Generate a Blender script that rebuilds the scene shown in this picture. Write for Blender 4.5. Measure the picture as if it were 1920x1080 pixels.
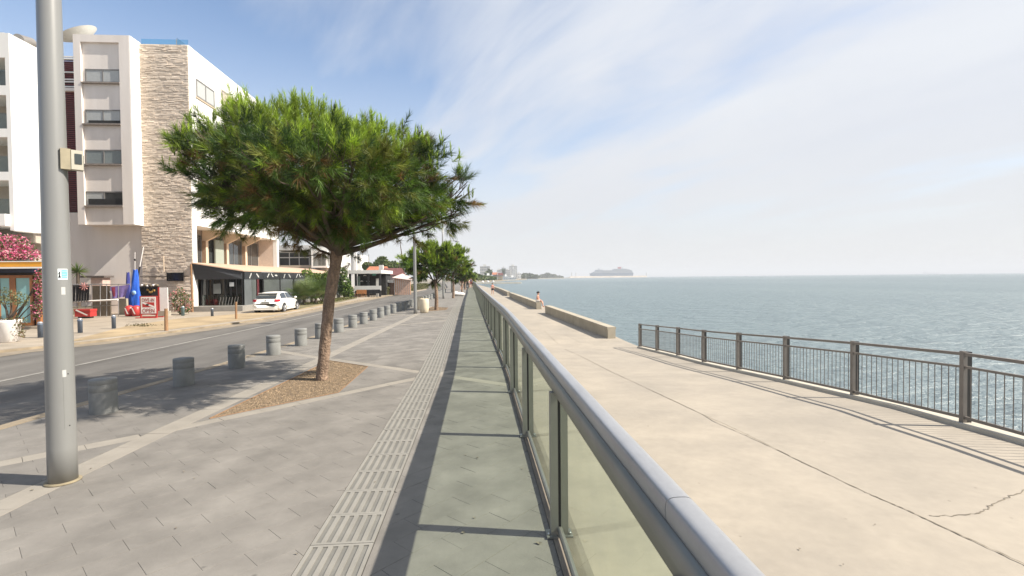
import bpy, bmesh, math, random
import numpy as np
from mathutils import Vector, Matrix
random.seed(7); rng = np.random.default_rng(7)
R = math.radians
scene = bpy.context.scene
for o in list(bpy.data.objects): bpy.data.objects.remove(o, do_unlink=True)
COL = scene.collection

# ------------------------------------------------------------------ camera
EYE = 1.7; FPX = 920.0
yaw, pitch, roll = R(3.92), R(-1.22), R(0.57)
FW = np.array([math.sin(yaw)*math.cos(pitch), math.cos(yaw)*math.cos(pitch), math.sin(pitch)])
r0 = np.array([math.cos(yaw), -math.sin(yaw), 0.0]); u0 = np.cross(r0, FW)
RT = r0*math.cos(roll) - u0*math.sin(roll); UP = np.cross(RT, FW)
cd = bpy.data.cameras.new('camera'); cam = bpy.data.objects.new('camera', cd); COL.objects.link(cam)
m = Matrix.Identity(4)
for i in range(3):
    m[i][0] = RT[i]; m[i][1] = UP[i]; m[i][2] = -FW[i]
m[2][3] = EYE
cam.matrix_world = m
cd.sensor_width = 36; cd.lens = FPX/1920*36; cd.clip_start = 0.05; cd.clip_end = 20000
scene.camera = cam

# ------------------------------------------------------------------ sun + sky
SUN = Vector((1.08, -0.215, 1.05)).normalized()
sl = bpy.data.lights.new('sun', 'SUN'); sl.energy = 4.2; sl.angle = R(0.55); sl.color = (1.0, 0.93, 0.82)
so = bpy.data.objects.new('sun', sl); COL.objects.link(so)
so.rotation_euler = SUN.to_track_quat('Z', 'Y').to_euler()
so.location = (40, -8, 60)
W = bpy.data.worlds.new('World'); scene.world = W; W.use_nodes = True
nt = W.node_tree; nt.nodes.clear(); N = nt.nodes; L = nt.links
def wn(t, **k):
    n = N.new(t)
    for a, b in k.items(): setattr(n, a, b)
    return n
def wmath(op, a, b=None, c=None, clamp=False):
    n = N.new('ShaderNodeMath'); n.operation = op; n.use_clamp = clamp
    for i, v in enumerate((a, b, c)):
        if v is None: continue
        if isinstance(v, (int, float)): n.inputs[i].default_value = v
        else: L.new(v, n.inputs[i])
    return n.outputs[0]
out = wn('ShaderNodeOutputWorld'); bg = wn('ShaderNodeBackground')
sky = wn('ShaderNodeTexSky'); sky.sky_type = 'NISHITA'; sky.sun_disc = False
sky.sun_elevation = math.asin(SUN.z); sky.sun_rotation = math.atan2(SUN.x, SUN.y)
sky.air_density = 1.0; sky.dust_density = 0.6; sky.ozone_density = 1.6; sky.altitude = 0
SKYS = 0.10
tc = wn('ShaderNodeTexCoord'); sep = wn('ShaderNodeSeparateXYZ'); L.new(tc.outputs['Generated'], sep.inputs[0])
zz = wmath('MAXIMUM', sep.outputs[2], 0.0)
den = wmath('ADD', zz, 0.22)
cx = wmath('DIVIDE', sep.outputs[0], den); cy = wmath('DIVIDE', sep.outputs[1], den)
cmb = wn('ShaderNodeCombineXYZ'); L.new(cx, cmb.inputs[0]); L.new(cy, cmb.inputs[1])
def cnoise(rot, sc, scale, detail, rough, dist, loc=(0, 0, 0)):
    mp = wn('ShaderNodeMapping', vector_type='TEXTURE'); mp.inputs['Rotation'].default_value = (0, 0, R(rot)); mp.inputs['Scale'].default_value = (1/sc[0], 1/sc[1], 1)
    mp.inputs['Location'].default_value = loc
    L.new(cmb.outputs[0], mp.inputs[0])
    t = wn('ShaderNodeTexNoise'); t.inputs['Scale'].default_value = scale; t.inputs['Detail'].default_value = detail
    t.inputs['Roughness'].default_value = rough; t.inputs['Distortion'].default_value = dist
    L.new(mp.outputs[0], t.inputs[0]); return t.outputs[0]
n1 = cnoise(118, (0.55, 1.35, 1), 0.9, 5, 0.5, 0.5, (1.3, 0.4, 0))
n2 = cnoise(122, (0.6, 1.9, 1), 1.9, 7, 0.55, 0.5, (3.1, 1.7, 0))
# cloud sheet: thick out over the sea, breaking up inland
cov = wmath('MULTIPLY_ADD', cx, 0.46, 0.50)
cov = wmath('MAXIMUM', wmath('MINIMUM', cov, 0.80), -0.20)
v = wmath('MULTIPLY_ADD', n1, 1.7, -0.85)
v = wmath('ADD', v, cov)
v2 = wmath('MULTIPLY_ADD', n2, 0.9, -0.45)
v = wmath('ADD', v, v2, clamp=True)
mr = wn('ShaderNodeMapRange'); mr.interpolation_type = 'SMOOTHSTEP'
mr.inputs[1].default_value = 0.02; mr.inputs[2].default_value = 0.80; mr.inputs[3].default_value = 0.0; mr.inputs[4].default_value = 0.93
L.new(v, mr.inputs[0])
# haze whitening towards the horizon
hz = wn('ShaderNodeMapRange'); hz.interpolation_type = 'SMOOTHSTEP'
hz.inputs[1].default_value = 0.0; hz.inputs[2].default_value = 0.46; hz.inputs[3].default_value = 0.95; hz.inputs[4].default_value = 0.0
L.new(sep.outputs[2], hz.inputs[0])
mk = wmath('MAXIMUM', mr.outputs[0], hz.outputs[0])
mx = wn('ShaderNodeMix', data_type='RGBA'); L.new(mk, mx.inputs[0]); L.new(sky.outputs[0], mx.inputs[6])
n3 = cnoise(122, (0.6, 1.6, 1), 1.4, 6, 0.55, 0.6, (7, 5, 0))
cr = wn('ShaderNodeMix', data_type='RGBA'); L.new(wmath('MULTIPLY_ADD', n3, 1.6, -0.3, clamp=True), cr.inputs[0])
CB = 4.35
cr.inputs[6].default_value = (0.86*CB, 0.90*CB, 1.0*CB, 1); cr.inputs[7].default_value = (1.08*CB, 1.10*CB, 1.12*CB, 1)
# horizon band colour
hc = wn('ShaderNodeMix', data_type='RGBA'); L.new(hz.outputs[0], hc.inputs[0]); L.new(cr.outputs[2], hc.inputs[6])
hc.inputs[7].default_value = (0.90*CB, 0.90*CB, 0.92*CB, 1)
L.new(hc.outputs[2], mx.inputs[7])
L.new(mx.outputs[2], bg.inputs[0]); bg.inputs[1].default_value = SKYS
L.new(bg.outputs[0], out.inputs[0])
vs = scene.view_settings
vs.view_transform = 'Standard'; vs.look = 'None'; vs.gamma = 1; vs.exposure = 1.0
try: vs.use_curve_mapping = False
except Exception: pass

# ------------------------------------------------------------------ measuring helpers (photo pixel -> place in the world)
def ray(px, py): return FW + (px-960)/FPX*RT - (py-540)/FPX*UP
CC = np.array([0, 0, EYE])
def G(px, py, z=0.0):
    d = ray(px, py); return CC + d*((z-EYE)/d[2])
def A(px, py, Y):
    d = ray(px, py); return CC + d*(Y/d[1])
def AX(px, py, X):
    d = ray(px, py); return CC + d*(X/d[0])
def lerp(pts, t):
    if t <= pts[0][0]: return pts[0][1]
    for (a, b), (c, d) in zip(pts, pts[1:]):
        if t <= c: return b + (d-b)*(t-a)/(c-a)
    return pts[-1][1]

# ------------------------------------------------------------------ object helpers
ORG = {}
def tag(o, label=None, cat=None, group=None, kind=None):
    if label: o['label'] = label
    if cat: o['category'] = cat
    if group: o['group'] = group
    if kind: o['kind'] = kind
    return o
def empty(name, loc, label=None, cat=None, group=None):
    o = bpy.data.objects.new(name, None); COL.objects.link(o); o.location = loc; o.empty_display_size = 0.1
    ORG[o.name] = Vector(loc); return tag(o, label, cat, group)
class MB:
    def __init__(s): s.v = []; s.f = []; s.m = []; s.sm = []
    def add(s, vs, fs, mi=0, smooth=False):
        b = len(s.v); s.v += [tuple(map(float, p)) for p in vs]
        for f in fs: s.f.append([b+i for i in f]); s.m.append(mi); s.sm.append(smooth)
        return s
    def box(s, a, b, mi=0):
        x0, y0, z0 = [min(a[i], b[i]) for i in range(3)]; x1, y1, z1 = [max(a[i], b[i]) for i in range(3)]
        return s.add([(x0,y0,z0),(x1,y0,z0),(x1,y1,z0),(x0,y1,z0),(x0,y0,z1),(x1,y0,z1),(x1,y1,z1),(x0,y1,z1)],
                     [(3,2,1,0),(4,5,6,7),(0,1,5,4),(1,2,6,5),(2,3,7,6),(3,0,4,7)], mi)
    def prism(s, poly, z0, z1, mi=0, bevel=0.0):      # poly in xy (counter clockwise)
        n = len(poly)
        area = sum(poly[i][0]*poly[(i+1) % n][1]-poly[(i+1) % n][0]*poly[i][1] for i in range(n))
        if area < 0: poly = poly[::-1]
        vs = [(x, y, z0) for x, y in poly] + [(x, y, z1) for x, y in poly]
        return s.add(vs, [list(range(n))[::-1], list(range(n, 2*n))] + [(i, (i+1) % n, n+(i+1) % n, n+i) for i in range(n)], mi)
    def prism_axis(s, poly, a0, a1, axis='y', mi=0):   # poly in the plane perpendicular to axis
        n = len(poly)
        if axis == 'y': P = lambda p, t: (p[0], t, p[1])
        elif axis == 'x': P = lambda p, t: (t, p[0], p[1])
        vs = [P(p, a0) for p in poly] + [P(p, a1) for p in poly]
        return s.add(vs, [list(range(n)), list(range(n, 2*n))[::-1]] + [(i, n+i, n+(i+1) % n, (i+1) % n) for i in range(n)], mi)
    def tube(s, path, rad, n=8, mi=0, smooth=True, cap=True):
        P = [Vector(p) for p in path]
        if isinstance(rad, (int, float)): rad = [rad]*len(P)
        rings = []; prev = None
        for i, p in enumerate(P):
            t = (P[min(i+1, len(P)-1)] - P[max(i-1, 0)])
            if t.length < 1e-9: t = Vector((0, 0, 1))
            t.normalize()
            a = prev - t*prev.dot(t) if prev is not None else t.orthogonal()
            if a.length < 1e-6: a = t.orthogonal()
            a.normalize(); prev = a; b = t.cross(a)
            rings.append([p + (a*math.cos(2*math.pi*k/n) + b*math.sin(2*math.pi*k/n))*rad[i] for k in range(n)])
        vs = [v for r_ in rings for v in r_]; fs = []
        for i in range(len(P)-1):
            for k in range(n): fs.append((i*n+k, i*n+(k+1) % n, (i+1)*n+(k+1) % n, (i+1)*n+k))
        s.add(vs, fs, mi, smooth)
        if cap:
            s.add(rings[0], [list(range(n))[::-1]], mi); s.add(rings[-1], [list(range(n))], mi)
        return s
    def lathe(s, prof, c=(0, 0, 0), n=24, mi=0, smooth=True):  # prof [(r,z)]
        vs = []; fs = []
        for (r_, z) in prof:
            for k in range(n): vs.append((c[0]+r_*math.cos(2*math.pi*k/n), c[1]+r_*math.sin(2*math.pi*k/n), c[2]+z))
        for i in range(len(prof)-1):
            for k in range(n): fs.append((i*n+k, i*n+(k+1) % n, (i+1)*n+(k+1) % n, (i+1)*n+k))
        fs.append(list(range(n))[::-1]); fs.append([(len(prof)-1)*n+k for k in range(n)])
        return s.add(vs, fs, mi, smooth)
    def quad(s, a, b, c, d, mi=0): return s.add([a, b, c, d], [(0, 1, 2, 3)], mi)
    def ell(s, c, r_, n=10, k=7, mi=0):
        if isinstance(r_, (int, float)): r_ = (r_,)*3
        vs = []; fs = []
        for i in range(k+1):
            a = math.pi*i/k - math.pi/2
            for j in range(n):
                b = 2*math.pi*j/n
                vs.append((c[0]+r_[0]*math.cos(a)*math.cos(b), c[1]+r_[1]*math.cos(a)*math.sin(b), c[2]+r_[2]*math.sin(a)))
        for i in range(k):
            for j in range(n): fs.append((i*n+j, i*n+(j+1) % n, (i+1)*n+(j+1) % n, (i+1)*n+j))
        return s.add(vs, fs, mi, True)
    def mesh(s, name, mats, off=(0, 0, 0)):
        me = bpy.data.meshes.new(name)
        me.from_pydata([(x-off[0], y-off[1], z-off[2]) for x, y, z in s.v], [], s.f)
        for mt in (mats if isinstance(mats, (list, tuple)) else [mats]): me.materials.append(mt)
        me.polygons.foreach_set('material_index', s.m); me.polygons.foreach_set('use_smooth', s.sm)
        me.update(); return me
    def build(s, name, mats, parent=None, **k):
        off = ORG.get(parent.name, Vector((0, 0, 0))) if parent else Vector((0, 0, 0))
        org = k.pop('org', None)
        if parent is None and org is not None: off = Vector(org)
        o = bpy.data.objects.new(name, s.mesh(name, mats, off)); COL.objects.link(o)
        if parent: o.parent = parent
        elif org is not None: o.location = org
        ORG[o.name] = off
        return tag(o, **k)
def children(o): return [c for c in bpy.data.objects if c.parent == o]
def build_tree(o):
    return (o, [build_tree(c) for c in children(o)])
def copy_tree(t, parent=None):
    o, ch = t; c = o.copy(); COL.objects.link(c)
    if parent: c.parent = parent
    for x in ch: copy_tree(x, c)
    return c
def meshobj(name, me, parent=None, loc=None, **k):
    o = bpy.data.objects.new(name, me); COL.objects.link(o)
    if parent: o.parent = parent; ORG[o.name] = ORG[parent.name]
    if loc is not None: o.location = loc
    return tag(o, **k)
def tri_mesh(name, V, nv, mats, col=None, mi=None):    # V: (n*nv,3) separate polys of nv corners
    me = bpy.data.meshes.new(name); n = len(V)//nv
    me.vertices.add(len(V)); me.vertices.foreach_set('co', np.asarray(V, dtype=np.float32).ravel())
    me.loops.add(len(V)); me.loops.foreach_set('vertex_index', np.arange(len(V), dtype=np.int32))
    me.polygons.add(n); me.polygons.foreach_set('loop_start', np.arange(0, len(V), nv, dtype=np.int32))
    me.polygons.foreach_set('loop_total', np.full(n, nv, dtype=np.int32))
    for mt in (mats if isinstance(mats, (list, tuple)) else [mats]): me.materials.append(mt)
    if mi is not None: me.polygons.foreach_set('material_index', mi)
    if col is not None:
        a = me.color_attributes.new('tint', 'FLOAT_COLOR', 'POINT')
        a.data.foreach_set('color', np.asarray(col, dtype=np.float32).ravel())
    me.update(); me.validate(); return me

# ------------------------------------------------------------------ materials
def s2l(c):
    c = c/255.0
    return c/12.92 if c <= 0.04045 else ((c+0.055)/1.055)**2.4
MATS = {}
def mat(name, col, rough=0.7, var=0.12, scale=6.0, bump=0.0, bscale=None, metal=0.0, spec=0.5, col2=None, island=0.0, fine=0.0, fscale=150.0, alpha=None, streak=None, coat=0, spots=0.0, blotch=0.0):
    if name in MATS: return MATS[name]
    M = bpy.data.materials.new(name); M.use_nodes = True; t = M.node_tree; n = t.nodes; l = t.links
    p = n['Principled BSDF']; p.inputs['Roughness'].default_value = rough; p.inputs['Metallic'].default_value = metal
    p.inputs['Specular IOR Level'].default_value = spec
    if coat: p.inputs['Coat Weight'].default_value = coat
    tcn = n.new('ShaderNodeTexCoord')
    src = tcn.outputs['Object']
    if streak:
        mp = n.new('ShaderNodeMapping'); mp.inputs['Scale'].default_value = streak; l.new(src, mp.inputs[0]); srcn = mp.outputs[0]
    else: srcn = src
    nz = n.new('ShaderNodeTexNoise'); nz.inputs['Scale'].default_value = scale; nz.inputs['Detail'].default_value = 6; nz.inputs['Roughness'].default_value = 0.6
    l.new(srcn, nz.inputs[0])
    c2 = col2 if col2 else tuple(max(0, c*(1-2.2*var)) for c in col)
    c1 = col if col2 else tuple(c*(1+1.2*var) for c in col)
    mr = n.new('ShaderNodeMapRange'); mr.inputs[1].default_value = 0.3; mr.inputs[2].default_value = 0.7; l.new(nz.outputs[0], mr.inputs[0])
    mx = n.new('ShaderNodeMix'); mx.data_type = 'RGBA'; l.new(mr.outputs[0], mx.inputs[0])
    mx.inputs[6].default_value = (*c2, 1); mx.inputs[7].default_value = (*c1, 1)
    last = mx.outputs[2]
    def scalemul(fac_out, amt):
        nonlocal last
        ma = n.new('ShaderNodeMath'); ma.operation = 'MULTIPLY_ADD'; l.new(fac_out, ma.inputs[0]); ma.inputs[1].default_value = 2*amt; ma.inputs[2].default_value = 1-amt
        vm = n.new('ShaderNodeVectorMath'); vm.operation = 'SCALE'; l.new(last, vm.inputs[0]); l.new(ma.outputs[0], vm.inputs['Scale']); last = vm.outputs[0]
    if island:
        g = n.new('ShaderNodeNewGeometry'); scalemul(g.outputs['Random Per Island'], island)
    if fine:
        f = n.new('ShaderNodeTexNoise'); f.inputs['Scale'].default_value = fscale; f.inputs['Detail'].default_value = 3; l.new(src, f.inputs[0]); scalemul(f.outputs[0], fine)
    if blotch:
        f = n.new('ShaderNodeTexNoise'); f.inputs['Scale'].default_value = 0.9; f.inputs['Detail'].default_value = 8; f.inputs['Roughness'].default_value = .7; l.new(src, f.inputs[0])
        q_ = n.new('ShaderNodeMapRange'); q_.inputs[1].default_value = .38; q_.inputs[2].default_value = .62; l.new(f.outputs[0], q_.inputs[0]); scalemul(q_.outputs[0], blotch)
    if spots:      # gum and grit marks
        v_ = n.new('ShaderNodeTexVoronoi'); v_.inputs['Scale'].default_value = 2.6; l.new(src, v_.inputs[0])
        f = n.new('ShaderNodeTexNoise'); f.inputs['Scale'].default_value = 40; l.new(src, f.inputs[0])
        a_ = n.new('ShaderNodeMath'); a_.operation = 'MULTIPLY_ADD'; l.new(f.outputs[0], a_.inputs[0]); a_.inputs[1].default_value = .05; l.new(v_.outputs['Distance'], a_.inputs[2])
        q_ = n.new('ShaderNodeMapRange'); q_.inputs[1].default_value = .050; q_.inputs[2].default_value = .075; q_.inputs[3].default_value = .5-spots/2; q_.inputs[4].default_value = .5; l.new(a_.outputs[0], q_.inputs[0]); scalemul(q_.outputs[0], 1.0)
    l.new(last, p.inputs['Base Color'])
    if bump:
        b = n.new('ShaderNodeBump'); b.inputs['Strength'].default_value = 1.0; b.inputs['Distance'].default_value = bump
        nb = n.new('ShaderNodeTexNoise'); nb.inputs['Scale'].default_value = bscale or scale*4; nb.inputs['Detail'].default_value = 5; l.new(src, nb.inputs[0])
        l.new(nb.outputs[0], b.inputs['Height']); l.new(b.outputs[0], p.inputs['Normal'])
    MATS[name] = M; return M
def glass(name, tint, gloss_rough=0.02, refl=1.0, dirt=0.0):      # thin pane: tinted see-through + fresnel reflection
    M = bpy.data.materials.new(name); M.use_nodes = True; t = M.node_tree; n = t.nodes; l = t.links; n.clear()
    o = n.new('ShaderNodeOutputMaterial'); tr = n.new('ShaderNodeBsdfTransparent'); tr.inputs[0].default_value = (*tint, 1)
    gl = n.new('ShaderNodeBsdfGlossy'); gl.inputs['Roughness'].default_value = gloss_rough
    fr = n.new('ShaderNodeLayerWeight'); fr.inputs[0].default_value = 0.5       # facing: same from both sides of the pane
    pw = n.new('ShaderNodeMath'); pw.operation = 'POWER'; pw.inputs[1].default_value = 5.0; l.new(fr.outputs['Facing'], pw.inputs[0])
    if dirt:      # salt film: faint uneven whitish haze on the pane
        df = n.new('ShaderNodeBsdfDiffuse'); df.inputs[0].default_value = (.6, .62, .55, 1); tcn = n.new('ShaderNodeTexCoord'); nz = n.new('ShaderNodeTexNoise'); nz.inputs['Scale'].default_value = 3.5; nz.inputs['Detail'].default_value = 7; l.new(tcn.outputs['Object'], nz.inputs[0])
        mp_ = n.new('ShaderNodeMapRange'); mp_.inputs[1].default_value = .35; mp_.inputs[2].default_value = .75; mp_.inputs[3].default_value = 0; mp_.inputs[4].default_value = dirt; l.new(nz.outputs[0], mp_.inputs[0])
        m0 = n.new('ShaderNodeMixShader'); l.new(mp_.outputs[0], m0.inputs[0]); l.new(tr.outputs[0], m0.inputs[1]); l.new(df.outputs[0], m0.inputs[2]); tr = m0
    ml = n.new('ShaderNodeMath'); ml.operation = 'MULTIPLY_ADD'; ml.inputs[1].default_value = 0.85*refl; ml.inputs[2].default_value = 0.06*refl; l.new(pw.outputs[0], ml.inputs[0])
    mx = n.new('ShaderNodeMixShader'); l.new(ml.outputs[0], mx.inputs[0]); l.new(tr.outputs[0], mx.inputs[1]); l.new(gl.outputs[0], mx.inputs[2])
    l.new(mx.outputs[0], o.inputs[0]); return M
def leafmat(name, rough=0.55, transl=0.3, gain=1.0):
    M = bpy.data.materials.new(name); M.use_nodes = True; t = M.node_tree; n = t.nodes; l = t.links
    p = n['Principled BSDF']; p.inputs['Roughness'].default_value = rough; p.inputs['Specular IOR Level'].default_value = 0.35
    a = n.new('ShaderNodeVertexColor'); a.layer_name = 'tint'
    l.new(a.outputs[0], p.inputs['Base Color'])
    tl = n.new('ShaderNodeBsdfTranslucent'); l.new(a.outputs[0], tl.inputs[0])
    mx = n.new('ShaderNodeMixShader'); mx.inputs[0].default_value = transl
    l.new(p.outputs[0], mx.inputs[1]); l.new(tl.outputs[0], mx.inputs[2]); l.new(mx.outputs[0], n['Material Output'].inputs[0]); return M

M_paver = mat('paver_stone', (0.205, 0.189, 0.168), 0.8, 0.10, 2.2, 0.0012, 60, island=0.13, fine=0.28, fscale=260, spec=0.3, spots=.35, blotch=.09)
M_band = mat('band_stone', (0.29, 0.262, 0.222), 0.8, 0.06, 3, 0.001, 60, island=0.05, fine=0.22, fscale=220, spec=0.3)
M_bed = mat('joint_mortar', (0.16, 0.15, 0.135), 0.95, 0.1, 8)
M_tact = mat('tactile_stone', (0.25, 0.235, 0.207), 0.8, 0.06, 5, 0.0008, 80, island=0.05, fine=0.2, fscale=240)
M_tactp = mat('tactile_pocket', (0.175, 0.168, 0.15), 0.85, 0.08, 5, 0.0008, 80, fine=0.2, fscale=240)
M_asph = mat('asphalt', (0.145, 0.135, 0.122), 0.9, 0.13, 0.5, 0.002, 120, fine=0.25, fscale=120, spec=0.25, streak=(2.2, 0.35, 1), blotch=.08)
M_line = mat('road_paint', (0.26, 0.245, 0.22), 0.8, 0.12, 3, fine=0.2)
M_kerb = mat('kerb_stone', (0.30, 0.24, 0.165), 0.85, 0.15, 2.0, 0.002, 40)
M_plaza = mat('plaza_concrete', (0.34, 0.285, 0.22), 0.9, 0.13, 0.8, 0.003, 20, fine=0.12, fscale=40)
M_sand = mat('sandy_apron', (0.36, 0.27, 0.16), 0.95, 0.16, 0.7, 0.003, 25, fine=0.15, fscale=40)
M_walk = mat('walkway_concrete', (0.365, 0.316, 0.252), 0.85, 0.055, 0.45, 0.0012, 30, spots=.30, blotch=.05, fine=0.09, fscale=9, col2=(0.305, 0.268, 0.22))
M_crack = mat('crack_dirt', (0.20, 0.17, 0.13), 0.95, 0.1, 8)
M_stain = mat('damp_stain', (0.36, 0.325, 0.27), 0.9, 0.1, 3)
M_wallc = mat('cast_concrete', (0.41, 0.36, 0.275), 0.88, 0.09, 1.3, 0.003, 15, fine=0.12, fscale=60)
M_edge = mat('edge_concrete', (0.52, 0.48, 0.40), 0.85, 0.08, 2)
M_bol = mat('bollard_concrete', (0.225, 0.225, 0.213), 0.85, 0.1, 5, 0.002, 60, fine=0.15, fscale=120)
M_pole = mat('painted_steel', (0.27, 0.268, 0.258), 0.35, 0.03, 1.5, metal=0.25, spec=0.5, streak=(6, 6, 0.4))
M_alu = mat('anodised_aluminium', (0.39, 0.39, 0.395), 0.33, 0.07, 3, metal=0.45, streak=(3, 0.6, 3), fine=0.08, fscale=60)
M_alud = mat('aluminium_post', (0.27, 0.265, 0.235), 0.42, 0.05, 4, metal=0.5)
M_rub = mat('black_gasket', (0.02, 0.02, 0.02), 0.6, 0.1)
M_bolt = mat('steel_bolt', (0.5, 0.5, 0.48), 0.3, 0.05, metal=0.9)
M_fence = mat('fence_paint', (0.205, 0.182, 0.16), 0.5, 0.08, 5, metal=0.15, fine=0.1)
M_fenced = mat('fence_dark', (0.03, 0.027, 0.024), 0.5, 0.1)
M_white = mat('white_render', (0.80, 0.785, 0.75), 0.85, 0.03, 0.6, 0.002, 30, streak=(2.5, 2.5, .25))
M_beige = mat('beige_render', (0.79, 0.725, 0.67), 0.88, 0.035, 0.6, 0.002, 30, col2=(0.71, 0.645, 0.59), streak=(2.5, 2.5, .3))
M_stone = mat('ledger_stone', (0.74, 0.63, 0.52), 0.9, 0.07, 0.5, 0.003, 12, island=0.15)
M_stoneb = mat('stone_backing', (0.46, 0.38, 0.31), 0.95, 0.1)
M_dark = mat('dark_interior', (0.02, 0.02, 0.02), 0.9, 0.1)
M_win = mat('window_glass', (0.05, 0.055, 0.055), 0.06, 0.1, 1.0, spec=0.9)
M_blind = mat('pale_blind', (0.42, 0.43, 0.42), 0.6, 0.04)
M_alw = mat('window_frame_paint', (0.20, 0.19, 0.18), 0.5, 0.05)
M_redw = mat('wine_red_wood', (0.17, 0.035, 0.035), 0.7, 0.12, 3)
M_cream = mat('cream_column', (0.62, 0.49, 0.36), 0.85, 0.06, 2)
M_brickshade = mat('column_shade', (0.36, 0.24, 0.16), 0.9, 0.12, 5)
M_pink = mat('salmon_wall', (0.62, 0.50, 0.42), 0.88, 0.04)
M_canopy = mat('canopy_fabric', (0.50, 0.35, 0.25), 0.85, 0.06, 2)
M_black = mat('black_paint', (0.018, 0.018, 0.02), 0.45, 0.1)
M_grey = mat('grey_panel', (0.12, 0.13, 0.135), 0.35, 0.06, 1.2)
M_carw = mat('white_car_paint', (0.82, 0.80, 0.75), 0.25, 0.01, 3, coat=0.6)
M_tyre = mat('tyre_rubber', (0.02, 0.02, 0.02), 0.8, 0.1)
M_rim = mat('alloy_rim', (0.55, 0.55, 0.56), 0.3, 0.05, metal=0.7)
M_red = mat('red_plastic', (0.46, 0.045, 0.04), 0.4, 0.05)
M_tail = mat('tail_lamp_red', (0.45, 0.01, 0.02), 0.2, 0.05)
M_wood = mat('weathered_timber', (0.30, 0.17, 0.085), 0.85, 0.15, 4, 0.003, 30, streak=(6, 6, 0.7))
M_orange = mat('yellow_orange_fabric', (0.80, 0.36, 0.035), 0.75, 0.04)
M_doorw = mat('varnished_door_wood', (0.33, 0.13, 0.045), 0.5, 0.1, 4)
M_turq = mat('turquoise_glass', (0.26, 0.50, 0.52), 0.25, 0.05, 0.8)
M_wplast = mat('white_plastic', (0.80, 0.77, 0.74), 0.45, 0.03)
M_creamp = mat('cream_bin', (0.70, 0.60, 0.44), 0.6, 0.06, 4)
M_boxb = mat('meter_box_beige', (0.50, 0.46, 0.37), 0.5, 0.04)
M_sgrey = mat('lamp_glass_grey', (0.06, 0.07, 0.07), 0.15, 0.05)
M_blue = mat('flag_blue', (0.02, 0.12, 0.62), 0.7, 0.08)
M_navy = mat('flag_navy', (0.05, 0.06, 0.30), 0.7, 0.08)
M_purple = mat('banner_purple', (0.26, 0.20, 0.48), 0.75, 0.12, 5)
M_bluegrey = mat('blue_grey_bollard', (0.11, 0.14, 0.19), 0.5, 0.06)
M_bark = mat('pine_bark', (0.29, 0.20, 0.14), 0.95, 0.24, 12, 0.05, 26, streak=(1.6, 1.6, 0.5), fine=0.3, fscale=40)
M_barkd = mat('dark_bark', (0.10, 0.075, 0.055), 0.95, 0.15, 9, 0.008, 30)
M_soil = mat('pit_gravel_bed', (0.19, 0.135, 0.085), 0.95, 0.2, 12, 0.006, 60, fine=0.3)
M_gravel = mat('gravel_pebbles', (0.24, 0.175, 0.11), 0.9, 0.2, 12, island=0.5)
M_roofr = mat('terracotta_roof', (0.42, 0.16, 0.085), 0.9, 0.12, 2)
M_roofd = mat('dark_red_roof', (0.14, 0.05, 0.045), 0.9, 0.12, 2)
M_skin = mat('skin', (0.60, 0.33, 0.23), 0.6, 0.03)
M_hair = mat('black_hair', (0.012, 0.01, 0.01), 0.5, 0.05)
M_leaf = leafmat('foliage', transl=0.28)
M_needle = leafmat('pine_needles', 0.5, 0.25)
M_glassr = glass('green_tinted_glass', (0.77, 0.87, 0.76), 0.02, 1.0, .12)
M_glassb = glass('blue_parapet_glass', (0.55, 0.82, 0.90), 0.05, 1.0)
M_glassc = glass('clear_balcony_glass', (0.72, 0.78, 0.76), 0.03, 1.0)
# ================================================================== LARGE STRUCTURE
XR = [(-10, .515), (9, .51), (13.4, .42), (24, .20), (41, -.10), (55, -.25), (90, -1.0), (150, -4.0), (230, -12)]
KX = [(-10, -6.1), (6, -5.6), (10, -5.2), (15, -4.85), (24, -4.6), (40, -4.4), (60, -4.6), (90, -5.6), (150, -10), (230, -19)]
FX = [(-10, -17.5)] + sorted((float(q[1]), float(q[0])) for q in [G(px, py, -.44) for px, py in ((0, 656), (140, 643), (250, 630), (310, 622), (400, 610), (480, 599), (560, 584), (640, 568), (700, 557.5), (760, 549.5), (800, 543.8))]) + [(110, -11.5), (150, -16), (230, -26)]
print('FX', FX)
xr = lambda y: lerp(XR, y); kx = lambda y: lerp(KX, y); fx = lambda y: lerp(FX, y)
ZW = [(-12, -.50), (3, -.52), (7.4, -.60), (14, -1.09), (22.6, -1.62), (26, -1.50), (42, -1.0), (80, -.8), (400, -.8)]
zw = lambda y: lerp(ZW, y)
def GW(px, py):
    z = -.8
    for _ in range(60): z = 0.6*z + 0.4*zw(G(px, py, z)[1])
    return G(px, py, z)
ZP = -.44        # far side pavement
def sheet(name, ys, xf, zf, mt, nx=2, **k):
    b = MB(); vs = []; fs = []
    for y in ys:
        x0, x1 = xf(y)
        for i in range(nx):
            x = x0+(x1-x0)*i/(nx-1); vs.append((x, y, zf(x, y)))
    for j in range(len(ys)-1):
        for i in range(nx-1): fs.append((j*nx+i, j*nx+i+1, (j+1)*nx+i+1, (j+1)*nx+i))
    b.add(vs, fs); return b.build(name, mt, **k)
YS = [-10, -4, 0, 3, 6, 8, 10, 12, 14, 16.5, 19, 21.7, 24, 27.8, 32, 36, 40, 44, 48, 55, 60, 66, 73, 80, 90, 100, 120, 150, 190, 230]
SEA_Z = -2.7
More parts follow.
